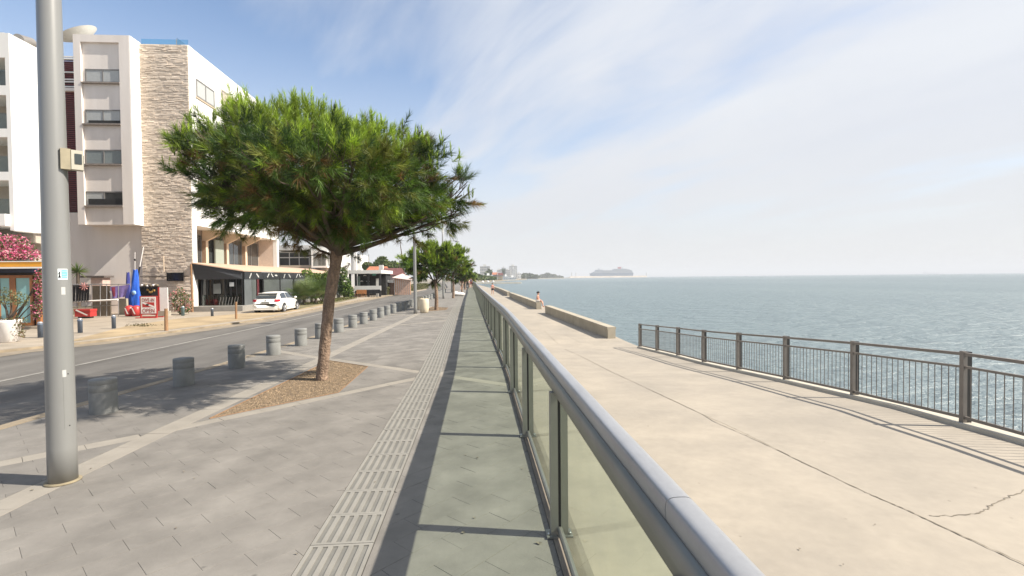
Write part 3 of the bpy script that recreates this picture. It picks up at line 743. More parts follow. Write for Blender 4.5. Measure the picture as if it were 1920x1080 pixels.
# plain continuation of the railing to where it leaves sight
# ================================================================== SEA FENCE
fen = empty('metal_fence', tuple(fposts[-1]), 'brown painted metal fence with thin upright bars on the seaward edge of the walkway', 'fence')
FH = 1.1
fp = fposts
def interp(a_, c_, t_): return [a_[k_]+(c_[k_]-a_[k_])*t_ for k_ in range(3)]
bal_count = 0
for i, P in enumerate(fp):
    x, y, z = P; nb = fp[i+1] if i+1 < len(fp) else fp[i-1]
    dx, dy = (nb[0]-x), (nb[1]-y); l_ = math.hypot(dx, dy); ux, uy = dx/l_, dy/l_; vx, vy = -uy, ux
    if i+1 == len(fp): ux, uy, vx, vy = -ux, -uy, -vx, -vy
    def pt(u_, v_, zz_): return (x+ux*u_+vx*v_, y+uy*u_+vy*v_, z+zz_)
    def obox(b, u0, u1, v0, v1, z0, z1): 
        return b.add([pt(u0, v0, z0), pt(u1, v0, z0), pt(u1, v1, z0), pt(u0, v1, z0), pt(u0, v0, z1), pt(u1, v0, z1), pt(u1, v1, z1), pt(u0, v1, z1)],
                     [(3, 2, 1, 0), (4, 5, 6, 7), (0, 1, 5, 4), (1, 2, 6, 5), (2, 3, 7, 6), (3, 0, 4, 7)])
    po = obox(MB(), -.034, .034, -.05, .012, .01, FH+.02).build('post', M_fence, fen)
    b = MB(); obox(b, -.030, .030, -.125, -.052, .01, FH+.01); b.build('post_back_bar', M_fenced, po)
    b = MB(); obox(b, -.09, .09, -.10, .06, -.02, .012); b.build('base_plate', M_bolt, po)
    for u_ in (-.065, .065):
        for v_ in (-.08, .04):
            q = pt(u_, v_, .012); MB().lathe([(.012, 0), (.012, .012), (.006, .03), (.006, .04)], q, 6).build('bolt', M_bolt, po)
    if i+1 < len(fp):
        q = fp[i+1]
        def beam(nm, z0, z1, v0, v1, s0=.036, s1=.036):
            b = MB(); A_ = interp(P, q, s0/l_); B_ = interp(P, q, 1-s1/l_); vs = []
            for E_ in (A_, B_):
                for (vv, zz_) in ((v0, z0), (v1, z0), (v1, z1), (v0, z1)): vs.append((E_[0]+vx*vv, E_[1]+vy*vv, E_[2]+zz_))
            b.add(vs, [(0, 1, 2, 3), (7, 6, 5, 4), (0, 4, 5, 1), (1, 5, 6, 2), (2, 6, 7, 3), (3, 7, 4, 0)]); return b.build(nm, M_fence, fen)
        beam('top_rail', FH-.045, FH, -.045, .005); beam('middle_rail', FH-.235, FH-.20, -.036, -.004); beam('bottom_rail', .10, .145, -.036, -.004)
        nb_ = max(4, int(l_/.118))
        for k_ in range(1, nb_):
            t_ = k_/nb_; c_ = interp(P, q, t_); b = MB()
            b.tube([(c_[0]-vx*.02, c_[1]-vy*.02, c_[2]+.145), (c_[0]-vx*.02, c_[1]-vy*.02, c_[2]+FH-.235)], .0072, 6, cap=False)
            b.build('baluster', M_fence, fen); bal_count += 1

# ================================================================== LAMP POLES
HEADM = mat('lamp_head_metal', (.25, .25, .25), .5)
def lamp(x, y, label, H=8.0, near=False, r0_=.100, r1_=.055, arms=False, zb=0.0):
    t_ = empty('street_lamp', (x, y, zb), label, 'street lamp', 'grey lamp poles along the promenade')
    n_ = 40 if near else 16
    b = MB(); b.lathe([(r0_, 0), (r0_*.995, .3), (r0_*.80, 4.2), (r1_, H)], (x, y, zb), n_); b.build('pole', M_pole, t_)
    # twin arm with two flat heads
    b = MB(); b.tube([(x-.75, y, zb+H-.12), (x+.75, y, zb+H-.12)], .03, 8); b.build('arm', M_pole, t_)
    for s_ in (-1, 1):
        b = MB(); b.lathe([(.04, .12), (.16, .10), (.30, .02), (.29, -.02), (.05, -.05)], (x+s_*.72, y, zb+H-.24), 16); h_ = b.build('lamp_head', HEADM, t_)
        MB().tube([(x+s_*.72, y, zb+H-.13), (x+s_*.72, y, zb+H+.16)], .02, 6).build('stem', HEADM, h_)
    return t_
L1 = lamp(-3.55, 4.4, 'tall thick grey steel lamp pole in the foreground with meter box and sticker', near=True)
for (px, py, lb) in ((779, 588, 'slim grey lamp pole beside the cream litter bins'), (831.5, 560, 'slim lamp pole rising behind the second small round pine'), (847, 548, 'far lamp pole with twin heads showing above the small pines')):
    q = G(px, py); lamp(q[0], q[1], lb, H=8 if px < 800 else 6.3 if px > 840 else 7.0, r0_=.085, r1_=.05)
q = (-5.6, 82); lamp(q[0], q[1], 'very distant thin lamp pole over the walking people', H=6.3, r0_=.08, r1_=.05)
q = (-8.2, 103); lamp(q[0], q[1], 'most distant thin lamp pole at the bend of the promenade', H=6.3, r0_=.08, r1_=.05)
# details on the near pole
px_, py_ = -3.55, 4.4
view = Vector((px_, py_, 0)).normalized(); side = Vector((view.y, -view.x, 0))   # side: to the right as seen
toc = -view
def onpole(ang, z): # angle from towards-camera dir, positive to the right
    rr = .10-.02*z/4.2
    d_ = toc*math.cos(ang)+side*math.sin(ang); return Vector((px_, py_, z))+d_*rr, d_
def patch(name, a0, a1, z0, z1, mt, lift=.0015, n_=8):
    b = MB(); vs = []; fs = []
    for k_ in range(n_+1):
        a_ = a0+(a1-a0)*k_/n_
        for z_ in (z0, z1):
            p_, d_ = onpole(a_, z_); vs.append(tuple(p_+d_*lift))
    for k_ in range(n_): fs.append((2*k_, 2*k_+2, 2*k_+3, 2*k_+1))
    return b.add(vs, fs, 0, True).build(name, mt, L1)
zt = lambda py: 1.7+(528.5-py)/FPX*4.15
st = patch('sticker', .05, .78, zt(524), zt(504), mat('sticker_white', (.72, .78, .78), .5, .02))
s2_ = patch('sticker_print', .30, .74, zt(521), zt(506), mat('sticker_cyan', (.18, .52, .66), .5, .05, 40), .0025)
def fig(a0, z0, lines, mt, nm):
    for (u0, v0, u1, v1) in lines:
        p0, d0_ = onpole(a0+u0, z0+v0); p1, d1_ = onpole(a0+u1, z0+v1)
        yield tuple(p0+d0_*.003), tuple(p1+d1_*.003)
b = MB()
for p0, p1 in fig(.17, zt(514), [(0, -.005, 0, .02), (0, -.005, -.05, -.03), (0, -.005, .05, -.028), (-.06, .004, .05, .016), (0, .028, .0, .03)], None, ''): b.tube([p0, p1], .0035, 5)
b.build('sticker_figure', M_black, L1)
b = MB()
for row, (z_, n_) in enumerate(((zt(509), 6), (zt(514), 5), (zt(518.5), 6))):
    for k_ in range(n_):
        a_ = .34+k_*.062
        p0, d0_ = onpole(a_, z_); p1, d1_ = onpole(a_+.04, z_+random.uniform(-.004, .004)); b.tube([tuple(p0+d0_*.003), tuple(p1+d1_*.003)], .0022, 4)
b.build('sticker_lettering', mat('sticker_pale', (.7, .85, .9), .5), L1)
patch('paint_patch', .25, .55, zt(552), zt(538), mat('white_smudge', (.47, .47, .45), .6, .05))
patch('paint_patch', .15, .42, zt(705), zt(692), mat('white_smudge', (.47, .47, .45), .6, .05))
patch('door_seam', .185, .197, zt(802), zt(700), mat('seam_dark', (.14, .14, .13), .7))
for z_ in (700, 797):
    p_, d_ = onpole(.55, zt(z_)); MB().ell(tuple(p_+d_*.001), .005, 8, 5).build('door_screw', M_rub, L1)
MB().lathe([(.125, .002), (.125, .010), (.101, .016)], (px_, py_, 0), 40).build('base_ring', mat('rusty_grout', (.26, .215, .14), .95, .2, 10), L1)
# meter box on the right flank
mb = empty('meter_box', (px_+.08, py_-.02, zt(320)), 'beige plastic meter box with dark window fixed high on the near lamp pole', 'meter box')
c0, d_ = onpole(R(62), zt(300)); bx = Vector(c0)+side*.010
def mbox(b, u0, u1, v0, v1, z0, z1):
    P = [bx+side*u_+toc*v_ for u_, v_ in ((u0, v0), (u1, v0), (u1, v1), (u0, v1))]
    b.add([(p_.x, p_.y, z0) for p_ in P]+[(p_.x, p_.y, z1) for p_ in P], [(3, 2, 1, 0), (4, 5, 6, 7), (0, 1, 5, 4), (1, 2, 6, 5), (2, 3, 7, 6), (3, 0, 4, 7)]); return b
za, zb_ = zt(320), zt(280)
mbox(MB(), -.045, .02, -.02, .06, za+.004, zb_-.004).build('back_case', mat('meter_box_back', (.36, .31, .21), .6), mb)
cs = mbox(MB(), .022, .10, -.015, .065, za+.008, zb_-.010).build('front_case', M_boxb, mb)
mbox(MB(), .045, .090, .066, .070, za+.055, zb_-.040).build('window', M_sgrey, cs)
mbox(MB(), .101, .104, .0, .055, za+.045, zb_-.045).build('window', M_sgrey, cs)

# ================================================================== CONCRETE BOLLARDS
def bollard_mesh():
    b = MB(); r_ = .148; h = .44
    b.lathe([(r_*.96, -.03), (r_, .01), (r_, .275), (r_*.988, .278), (r_*.988, .285), (r_, .288), (r_, h-.068), (r_*.988, h-.065), (r_*.988, h-.060), (r_, h-.057), (r_, h-.008), (r_*.97, h)], (0, 0, 0), 40)
    return b.mesh('bollard', M_bol)
bm_ = bollard_mesh()
bpos = [(195, 773), (345, 722), (444, 689), (513, 665), (564.5, 648), (601, 634.5), (635.5, 623), (661.5, 614), (682, 607.2), (700, 600.8), (714, 595.6), (726, 591), (737.5, 587), (748, 583.5), (757, 580.6), (765, 577.8), (772, 575.4)]
where = ['standing nearest in the tree shadow beside the lamp pole', 'second from the foreground at the edge of the tree shadow', 'third from the foreground left of the tree pit', 'fourth from the foreground in full sun by the road', 'fifth from the foreground just left of the leaning trunk', 'half hidden behind the leaning pine trunk', 'first to the right of the leaning pine trunk', 'second to the right of the leaning pine trunk', 'third to the right of the leaning pine trunk', 'fourth to the right of the leaning pine trunk', 'fifth to the right of the leaning pine trunk', 'sixth to the right of the leaning pine trunk', 'seventh to the right of the leaning pine trunk', 'eighth to the right of the trunk, near the slim lamp pole', 'third from last before the slim lamp pole', 'next to last before the slim lamp pole', 'tight against the left of the slim lamp pole']
for (px, py), wl in zip(bpos, where):
    q = G(px, py); o = meshobj('bollard', bm_, None, (q[0], q[1], 0))
    o.rotation_euler = (R(random.uniform(-.8, .8)), R(random.uniform(-.8, .8)), random.uniform(0, 6)); tag(o, 'grey concrete bollard '+wl, 'bollard', 'concrete bollards along the road')
ORD = 'first second third fourth fifth sixth seventh eighth ninth tenth eleventh twelfth thirteenth fourteenth fifteenth sixteenth'.split()
y = 30.6; oi = 0
while y < 60:
    o = meshobj('bollard', bm_, None, (kx(y)+.55, y, 0)); tag(o, 'small distant concrete bollard, %s in the row beyond the cream bins' % ORD[oi], 'bollard', 'distant bollards beyond the bins'); y += 1.9; oi += 1

for px, py, lb in ((471, 669, 'small dark round cover in the paving right of the third bollard'), (529, 650.5, 'small dark round cover in the paving right of the fourth bollard')):
    q = G(px, py); t_ = empty('access_cover', tuple(q), lb, 'cover'); MB().lathe([(.12, .002), (.12, .006)], tuple(q), 20).build('cover_ring', M_alw, t_); MB().lathe([(.10, .0065), (.10, .008)], tuple(q), 20).build('cover_plate', M_crack, t_)
# ================================================================== PINE TREES
def needles(shoots, K, nl, w_, spread=(22, 62)):
    """shoots: list of (pos, dir, length, tint(3), nl scale)"""
    n_ = len(shoots); P = np.array([s[0] for s in shoots]); D = np.array([s[1] for s in shoots]); Ls = np.array([s[2] for s in shoots]); T = np.array([s[3] for s in shoots]); NS = np.array([s[4] for s in shoots])
    D /= np.linalg.norm(D, axis=1, keepdims=True)
    t_ = rng.random((n_, K)); base = P[:, None, :]+D[:, None, :]*(Ls[:, None]*(t_-.35))[:, :, None]
    rv = rng.normal(size=(n_, K, 3)); rv -= (rv*D[:, None, :]).sum(2, keepdims=True)*D[:, None, :]; rv /= np.linalg.norm(rv, axis=2, keepdims=True)
    an = np.radians(spread[0]+(spread[1]-spread[0])*(1-t_)+rng.normal(0, 7, (n_, K)))
    nd = D[:, None, :]*np.cos(an)[:, :, None]+rv*np.sin(an)[:, :, None]; nd[:, :, 2] -= .06
    ln = nl*NS[:, None]*rng.uniform(.7, 1.15, (n_, K))
    tip = base+nd*ln[:, :, None]
    sd = np.cross(nd, rng.normal(size=(n_, K, 3))); sd /= np.linalg.norm(sd, axis=2, keepdims=True)
    a_ = base-sd*w_/2; b_ = base+sd*w_/2
    V = np.stack([a_, b_, tip], axis=2).reshape(-1, 3)
    tt = t_[:, :, None]; jit = rng.uniform(.75, 1.25, (n_, K, 1))
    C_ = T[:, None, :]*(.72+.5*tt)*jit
    C_ = np.repeat(C_, 3, axis=1).reshape(-1, 3); C_ = np.concatenate([C_, np.ones((len(C_), 1))], 1)
    return V, C_
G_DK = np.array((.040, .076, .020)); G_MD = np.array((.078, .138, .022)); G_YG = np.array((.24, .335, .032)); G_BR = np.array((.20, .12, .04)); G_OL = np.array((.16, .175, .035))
def pine(name, label, group, base, trunk, tr, lobes, nsh, K, nl, w_, shl, limb_lobes=None, rs=1, brown=.05, spires=(), droops=()):
    rg = random.Random(rs)
    root = empty(name, base, label, 'tree', group)
    # trunk
    b = MB(); pts = []; rad = []
    for i in range(len(trunk)-1):
        for k_ in range(6):
            t_ = k_/6; pts.append(Vector(trunk[i]).lerp(Vector(trunk[i+1]), t_)); rad.append(tr[i]+(tr[i+1]-tr[i])*t_)
    pts.append(Vector(trunk[-1])); rad.append(tr[-1])
    rad = [r_*(1+rg.uniform(-.05, .05)) for r_ in rad]
    b.tube(pts, rad, 20)
    # knobbly surface
    b.v = [(x+rg.uniform(-.006, .006), y+rg.uniform(-.006, .006), z) for x, y, z in b.v]
    fl = pts[0]
    b.build('trunk', M_bark, root)
    fork = Vector(trunk[-1]); bb = MB(); shoots = []; candles = []
    wts = [l_[3]*l_[4]*l_[5] for l_ in lobes]; tot = sum(wts)
    ctr = sum((Vector(l_[:3])*w__ for l_, w__ in zip(lobes, wts)), Vector())/tot
    top = max(l_[2]+l_[5] for l_ in lobes); bot = min(l_[2]-l_[5] for l_ in lobes)
    nodes = []
    for li, l_ in enumerate(lobes):
        c = Vector(l_[:3]); mid = fork.lerp(c, .5)+Vector((rg.uniform(-.1, .1), rg.uniform(-.1, .1), -.12*(c-fork).length*.6))
        st_ = fork+Vector((0, 0, -rg.uniform(0, .25)))
        bb.tube([st_, st_.lerp(mid, .5)+Vector((0, 0, -.02)), mid, mid.lerp(c, .55), c], [tr[-1]*.55, tr[-1]*.42, tr[-1]*.3, tr[-1]*.2, .012], 7)
        nodes += [(mid.lerp(c, .5), li), (c, li)]
        for k_ in range(7):
            d_ = Vector((rg.gauss(0, 1), rg.gauss(0, 1), rg.gauss(.1, .8))).normalized(); e = c+Vector((d_.x*l_[3], d_.y*l_[4], d_.z*l_[5]))*.75
            s0 = mid.lerp(c, rg.uniform(.3, 1)); m_ = s0.lerp(e, .5)+Vector((0, 0, -.05)); bb.tube([s0, m_, e], [.016, .011, .006], 5, cap=False)
            for q in range(3):
                e2 = e+Vector((rg.gauss(0, .12), rg.gauss(0, .12), rg.uniform(-.02, .16))); bb.tube([m_.lerp(e, .6), e2], [.006, .004], 4, cap=False)
        cnt = int(nsh*wts[li]**.75/sum(w__**.75 for w__ in wts))
        CN = 13; hard = min(.12, l_[3]*.26)
        for k_ in range(cnt):
            if k_ % CN == 0:
                d_ = Vector((rg.gauss(0, 1), rg.gauss(0, 1), rg.gauss(.12, .85))).normalized()
                rr = rg.uniform(.45, 1.0)**.6*(1+.06*rg.gauss(0, 1)); cp_ = c+Vector((d_.x*l_[3], d_.y*l_[4], d_.z*l_[5]))*rr; cshade = rg.uniform(.6, 1.35); cx_pick = rg.random()
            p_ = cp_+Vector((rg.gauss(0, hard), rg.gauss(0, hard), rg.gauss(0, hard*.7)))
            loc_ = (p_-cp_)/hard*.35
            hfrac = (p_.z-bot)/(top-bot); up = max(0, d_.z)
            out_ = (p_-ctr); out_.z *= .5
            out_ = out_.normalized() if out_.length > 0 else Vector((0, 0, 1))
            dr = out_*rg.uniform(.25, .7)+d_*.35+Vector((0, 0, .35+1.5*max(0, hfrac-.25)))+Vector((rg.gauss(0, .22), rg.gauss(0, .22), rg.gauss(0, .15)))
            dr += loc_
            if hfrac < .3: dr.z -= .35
            lit = .35*up+.65*hfrac  # top light put into the tints: young yellow-green high up, dark low inside
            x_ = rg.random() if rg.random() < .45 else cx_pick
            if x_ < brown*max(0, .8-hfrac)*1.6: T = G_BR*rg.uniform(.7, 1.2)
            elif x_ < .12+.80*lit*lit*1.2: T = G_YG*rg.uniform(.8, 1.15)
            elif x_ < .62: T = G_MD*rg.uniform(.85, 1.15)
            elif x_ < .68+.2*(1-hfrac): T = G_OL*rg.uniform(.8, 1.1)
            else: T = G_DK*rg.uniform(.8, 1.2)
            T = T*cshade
            shoots.append((tuple(p_), tuple(dr.normalized()), shl*rg.uniform(.7, 1.35), T, rg.uniform(.8, 1.2)))
            if hfrac > .42 and up > .1 and rg.random() < .42:
                q_ = p_+dr.normalized()*shl*.5
                candles.append((tuple(q_), (rg.gauss(0, .12), rg.gauss(0, .12), 1), shl*rg.uniform(.8, 1.6), G_YG*rg.uniform(.8, 1.5), rg.uniform(.8, 1.2)))
    for (p_, d_, l_, T) in spires:
        (candles if d_[2] > .5 else shoots).append((p_, d_, l_, T, .9))
    bb.build('branches', M_barkd, root)
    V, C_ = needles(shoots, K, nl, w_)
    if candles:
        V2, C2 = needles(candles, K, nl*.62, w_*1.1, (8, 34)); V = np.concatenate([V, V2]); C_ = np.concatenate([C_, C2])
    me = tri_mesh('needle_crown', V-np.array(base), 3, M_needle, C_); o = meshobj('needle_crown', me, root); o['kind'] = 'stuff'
    return root
YT = 8.5
def LB(px, py, rx, ry, dy, rz_dep=None):
    Y = YT+dy; c = A(px, py, Y); s_ = Y/FPX
    return (c[0], c[1], c[2], rx*s_, (rz_dep if rz_dep else min(rx, 85)*s_), ry*s_)
lob = [LB(q[0], q[1]+(14 if q[1] < 290 and q[0] > 380 else 6 if q[1] < 320 else 0)-(8 if q[1] > 400 else 0), *q[2:]) for q in [(366, 270, 34, 38, 0), (415, 250, 48, 42, -.7), (435, 300, 65, 60, .9), (398, 325, 46, 46, .1), (475, 235, 62, 52, .2), (505, 265, 70, 62, -1.1), (500, 330, 85, 70, .3), (570, 235, 62, 55, .8), (590, 300, 80, 78, -1.3), (610, 265, 60, 55, 1.5),
      (655, 275, 62, 50, -.2), (700, 270, 55, 50, .8), (690, 335, 85, 75, -.9), (750, 300, 58, 55, .1), (780, 330, 52, 62, -.5), (745, 370, 80, 58, .6), (792, 372, 32, 38, 0), (640, 385, 72, 50, .2), (560, 395, 75, 42, -.7), (470, 375, 75, 48, .8),
      (420, 375, 45, 35, -.2), (500, 405, 60, 28, .1), (690, 405, 75, 34, .1), (866, 366, 25, 40, 0), (850, 410, 26, 22, .1), (640, 400, 48, 42, -1.0), (780, 415, 40, 22, .2), (575, 430, 30, 22, .1), (585, 370, 50, 50, 1.6), (470, 300, 60, 55, 1.4),
      (540, 310, 70, 56, -2.0), (650, 325, 72, 56, -2.2), (460, 305, 60, 50, -1.8), (725, 335, 60, 50, -1.9), (585, 300, 50, 36, -2.4), (500, 365, 50, 32, -1.6), (600, 408, 48, 30, -.9), (665, 424, 42, 26, -.6), (540, 424, 40, 16, -.4), (745, 424, 36, 16, -.2), (630, 378, 60, 34, -1.5), (700, 385, 50, 28, -1.2)]]
sp = []
for (px, py, h, n_) in [(525, 190, 26, 7), (592, 195, 30, 9), (640, 222, 16, 4), (705, 226, 26, 6), (404, 205, 16, 4), (445, 200, 20, 5), (360, 228, 12, 4), (740, 242, 18, 5), (775, 250, 18, 5), (805, 272, 18, 5), (870, 340, 14, 4), (560, 200, 16, 4), (480, 200, 18, 4), (323, 252, 10, 3), (625, 205, 14, 3), (675, 235, 14, 3)]:
    for k_ in range(n_):
        Y = YT+random.uniform(-.5, .5); q = A(px+random.gauss(0, 13), py+random.uniform(10, 36), Y)
        sp.append((tuple(q), (random.gauss(0, .14), random.gauss(0, .14), 1), h*Y/FPX*1.0, G_YG*random.uniform(.6, 1.0)))
for (px, py) in [(545, 455), (560, 462), (575, 470), (600, 478), (590, 455), (620, 440), (655, 470), (690, 462), (720, 450), (745, 452), (770, 448), (800, 440), (640, 482), (480, 428), (455, 435), (790, 455), (845, 432), (630, 450), (615, 430), (650, 440)]:
    for k_ in range(3):
        q = A(px+random.gauss(0, 9), py+random.gauss(0, 6), YT+random.uniform(-.3, .3))
        sp.append((tuple(q), (random.gauss(0, .7), random.gauss(0, .7), -.45), .12, (G_OL if random.random() < .6 else G_BR)*random.uniform(.6, 1)))
tb = G(603, 713)
tk = [tuple(A(603, 722, 8.49)), tuple(A(604, 700, 8.49)), tuple(A(610, 640, 8.5)), tuple(A(618, 560, 8.5)), tuple(A(628, 500, 8.52)), tuple(A(634, 452, 8.52))]
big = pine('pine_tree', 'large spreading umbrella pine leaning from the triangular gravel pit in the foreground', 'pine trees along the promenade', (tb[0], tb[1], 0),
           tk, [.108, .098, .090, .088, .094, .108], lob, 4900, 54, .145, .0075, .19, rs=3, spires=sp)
# long limb to the right and drooping twigs
b = MB()
for path, r_ in (([(632, 462), (660, 454), (700, 449), (740, 437), (765, 425), (800, 408), (850, 372)], [.05, .042, .034, .026, .02, .016, .008]),
                 ([(735, 440), (760, 441), (800, 432), (830, 415)], [.018, .016, .012, .006]), ([(628, 480), (600, 470), (575, 452), (545, 440)], [.025, .02, .014, .007]),
                 ([(632, 475), (640, 468), (665, 470), (690, 466)], [.02, .014, .01, .006]), ([(600, 470), (590, 478), (575, 480)], [.01, .008, .005]), ([(815, 372), (838, 350), (862, 330)], [.016, .013, .008]),
                 ([(630, 455), (590, 420), (540, 370), (480, 330), (400, 300)], [.06, .05, .04, .03, .01]), ([(634, 455), (670, 410), (710, 370), (760, 320)], [.06, .05, .035, .015]), ([(633, 455), (620, 400), (600, 340), (590, 260)], [.06, .05, .035, .015])):
    b.tube([tuple(A(px, py, YT+.1*math.sin(i))) for i, (px, py) in enumerate(path)], r_, 8)
b.build('limb', M_barkd, big)
def smallpine(px, py, topy, w_, label, rs, nsh=700, K=34, scale_n=1.0):
    q = G(px, py); D = (q-CC) @ FW; s_ = D/FPX; x, y = q[0], q[1]
    H = (py-topy)*s_; hw = w_*s_/2; cz = H*.665; rz = H*.33
    lobs = []; rg = random.Random(rs)
    for k_ in range(10):
        a_ = k_*2.4; rr = .56*math.sqrt((k_+.5)/10)
        lobs.append((x+math.cos(a_)*hw*rr*1.25, y+math.sin(a_)*hw*rr*1.25, cz+rg.uniform(-.25, .3)*rz+(.25*rz if k_ < 4 else 0), hw*.56, hw*.56, rz*.70))
    return pine('pine_tree', label, 'pine trees along the promenade', (x, y, 0), [(x, y, -.05), (x+.03, y, H*.2), (x-.02, y+.02, H*.45)], [.11, .09, .07], lobs, nsh, K, .17*scale_n, .017*scale_n, .18, rs=rs, brown=.05)
smallpine(818, 581, 459, 118, 'small round-headed pine just behind the cream litter bins', 5, 1700, 44)
smallpine(850, 559, 464, 62, 'second small round pine, overlapping behind the one at the bins', 6, 1100, 38, 1.2)
smallpine(866, 548.5, 500, 36, 'third small pine in the row, mostly hidden by the second', 8, 500, 30, 1.8)
for i, (px, py, ty, w_, lb) in enumerate([(872, 543, 509, 24, 'fourth little pine in the receding promenade row'), (880, 538.5, 513, 20, 'fifth little pine near the far strollers'), (887, 535.5, 515, 18, 'sixth tiny pine at the bend of the promenade')]):
    smallpine(px, py, ty, w_, lb, 20+i, 220, 20, 2.8)

# ================================================================== BINS AND BENCH
def bin_(px, py, label):
    q = G(px, py); x, y = q[0], q[1]; t_ = empty('litter_bin', (x, y, 0), label, 'litter bin', 'cream bins by the lamp pole')
    b = MB(); b.lathe([(.16, 0), (.20, .04), (.235, .25), (.24, .5), (.225, .66), (.215, .70), (.19, .70), (.19, .60)], (x, y, 0), 28); b.build('bin_body', M_creamp, t_)
    MB().lathe([(.185, .58), (.185, .60)], (x, y, 0), 24).build('bin_opening', M_dark, t_)
bin_(795.5, 586.5, 'cream rounded litter bin right of the slim lamp pole'); bin_(786, 580, 'cream litter bin half hidden behind the front bin')
q = G(860, 555); t_ = empty('stone_bench', (q[0], q[1], 0), 'white rounded stone bench beside the third small pine', 'bench')
b = MB(); b.ell((q[0], q[1], .18), (.62, .4, .2), 14, 8); b.build('seat', M_wplast, t_)
b = MB(); b.ell((q[0]-.25, q[1]+.05, .32), (.25, .25, .12), 12, 6); b.build('backrest', M_wplast, t_)
# ================================================================== BUILDINGS
def wall_xz(b, x0, x1, z0, z1, y, th=.3, mi=0): return b.box((x0, y, z0), (x1, y+th, z1), mi)
def window(parent, a, b_, axis, depth, panes=2, frame=.06, mt_f=None, mt_g=None, recess=0.0, blind=None, nm='window'):
    """a,b_: opposite corners in the wall plane (3-D). axis 'y': wall faces -y; axis 'x': wall faces +x"""
    mt_f = mt_f or M_alw; mt_g = mt_g or M_win; B = MB()
    if axis == 'y': u0, u1, z0, z1, c = min(a[0], b_[0]), max(a[0], b_[0]), min(a[2], b_[2]), max(a[2], b_[2]), a[1]+recess
    else: u0, u1, z0, z1, c = min(a[1], b_[1]), max(a[1], b_[1]), min(a[2], b_[2]), max(a[2], b_[2]), a[0]-recess
    def bx(B, p0, p1, d0, d1):
        if axis == 'y': B.box((p0[0], c+d0, p0[1]), (p1[0], c+d1, p1[1]))
        else: B.box((c-d0, p0[0], p0[1]), (c-d1, p1[0], p1[1]))
    bx(B, (u0, z0), (u1, z0+frame), 0, depth); bx(B, (u0, z1-frame), (u1, z1), 0, depth)
    bx(B, (u0, z0+frame), (u0+frame, z1-frame), 0, depth); bx(B, (u1-frame, z0+frame), (u1, z1-frame), 0, depth)
    w_ = (u1-u0-2*frame)/panes
    for i in range(1, panes): bx(B, (u0+frame+w_*i-frame/2, z0+frame), (u0+frame+w_*i+frame/2, z1-frame), 0, depth)
    f = B.build(nm, mt_f, parent)
    for i in range(panes):
        B = MB(); bx(B, (u0+frame+w_*i+.004, z0+frame), (u0+frame+w_*(i+1)-.004, z1-frame), depth*.5, depth*.7)
        g = mt_g
        B.build('pane', blind[i % len(blind)] if blind else g, f)
    return f

YB = 35.3
XB = A(360, 400, YB)[0]
ztop = A(355, 84, YB)[2]; zov = A(364, 421, YB)[2]; zfl = A(366, 492, YB)[2]
xs0 = A(262, 300, YB)[0]
YE = XB/A(521, 400, 50)[0]*50
bld = empty('hotel_building', (XB-6, YB+7, ZP), 'five storey white hotel with beige ledger stone corner, window bay and red louvres', 'building')
GZ = ZP-.05
REC = 1.65
# white volume over the recess
b = MB(); b.box((xs0-4.0, YB+.5, zov), (XB-.02, YE, ztop)); b.build('upper_wall', M_white, bld)
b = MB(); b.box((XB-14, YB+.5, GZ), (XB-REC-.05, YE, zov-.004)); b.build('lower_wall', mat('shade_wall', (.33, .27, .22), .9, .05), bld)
b = MB(); b.box((XB-.45, YB+.004, GZ), (XB, YB+.52, ztop-.004)); b.build('corner_strip', M_white, bld)
b = MB(); b.box((XB-REC-.04, YE-.45, zfl-.4), (XB-.02, YE-.1, zov-.002)); b.build('end_wall', M_pink, bld)
b = MB(); b.box((XB-.35, YE-.46, GZ), (XB+.02, YE-.05, zov)); b.build('corner_pillar', M_white, bld)
# beams tapering to the front edge and columns
cols = [AX(p_, 440, XB-REC+.1)[1] for p_ in (383, 422, 457)]
for i, y in enumerate(cols):
    b = MB(); b.prism_axis([(XB-REC, zov-.95), (XB-REC, zov-.003), (XB-.05, zov-.003), (XB-.05, zov-.16)], y-.13, y+.13, 'y'); b.build('beam', M_cream, bld)
    b = MB(); b.box((XB-REC, y-.17, zfl), (XB-REC+.30, y+.17, zov-.75)); c_ = b.build('column', M_cream, bld)
    b = MB(); b.box((XB-REC, y-.185, zfl+.02), (XB-REC+.28, y-.172, zov-.8)); b.build('column_side', M_brickshade, c_)  # shaded face of the column: brick-toned shade put into the colour
ye_ = [YB+.7]+cols+[YE-.5]
for y0, y1 in zip(ye_, ye_[1:]):
    window(bld, (XB-REC, y0+.22, zfl+.05), (XB-REC, y1-.22, zov-.35), 'x', .06, 2, .05, M_alw, M_win, nm='glazing')
b = MB(); b.box((XB-REC+.15, cols[0]+1.3, zfl+.1), (XB-REC+.25, cols[0]+2.6, zov-.6)); b.build('curtain', mat('sage_curtain', (.30, .33, .28), .9, .1, 6, streak=(1, 6, .2)), bld)
b = MB(); b.box((XB-REC-.04, YB+.6, zfl-.35), (XB-.03, YE-.46, zfl)); b.build('floor_slab', M_cream, bld)
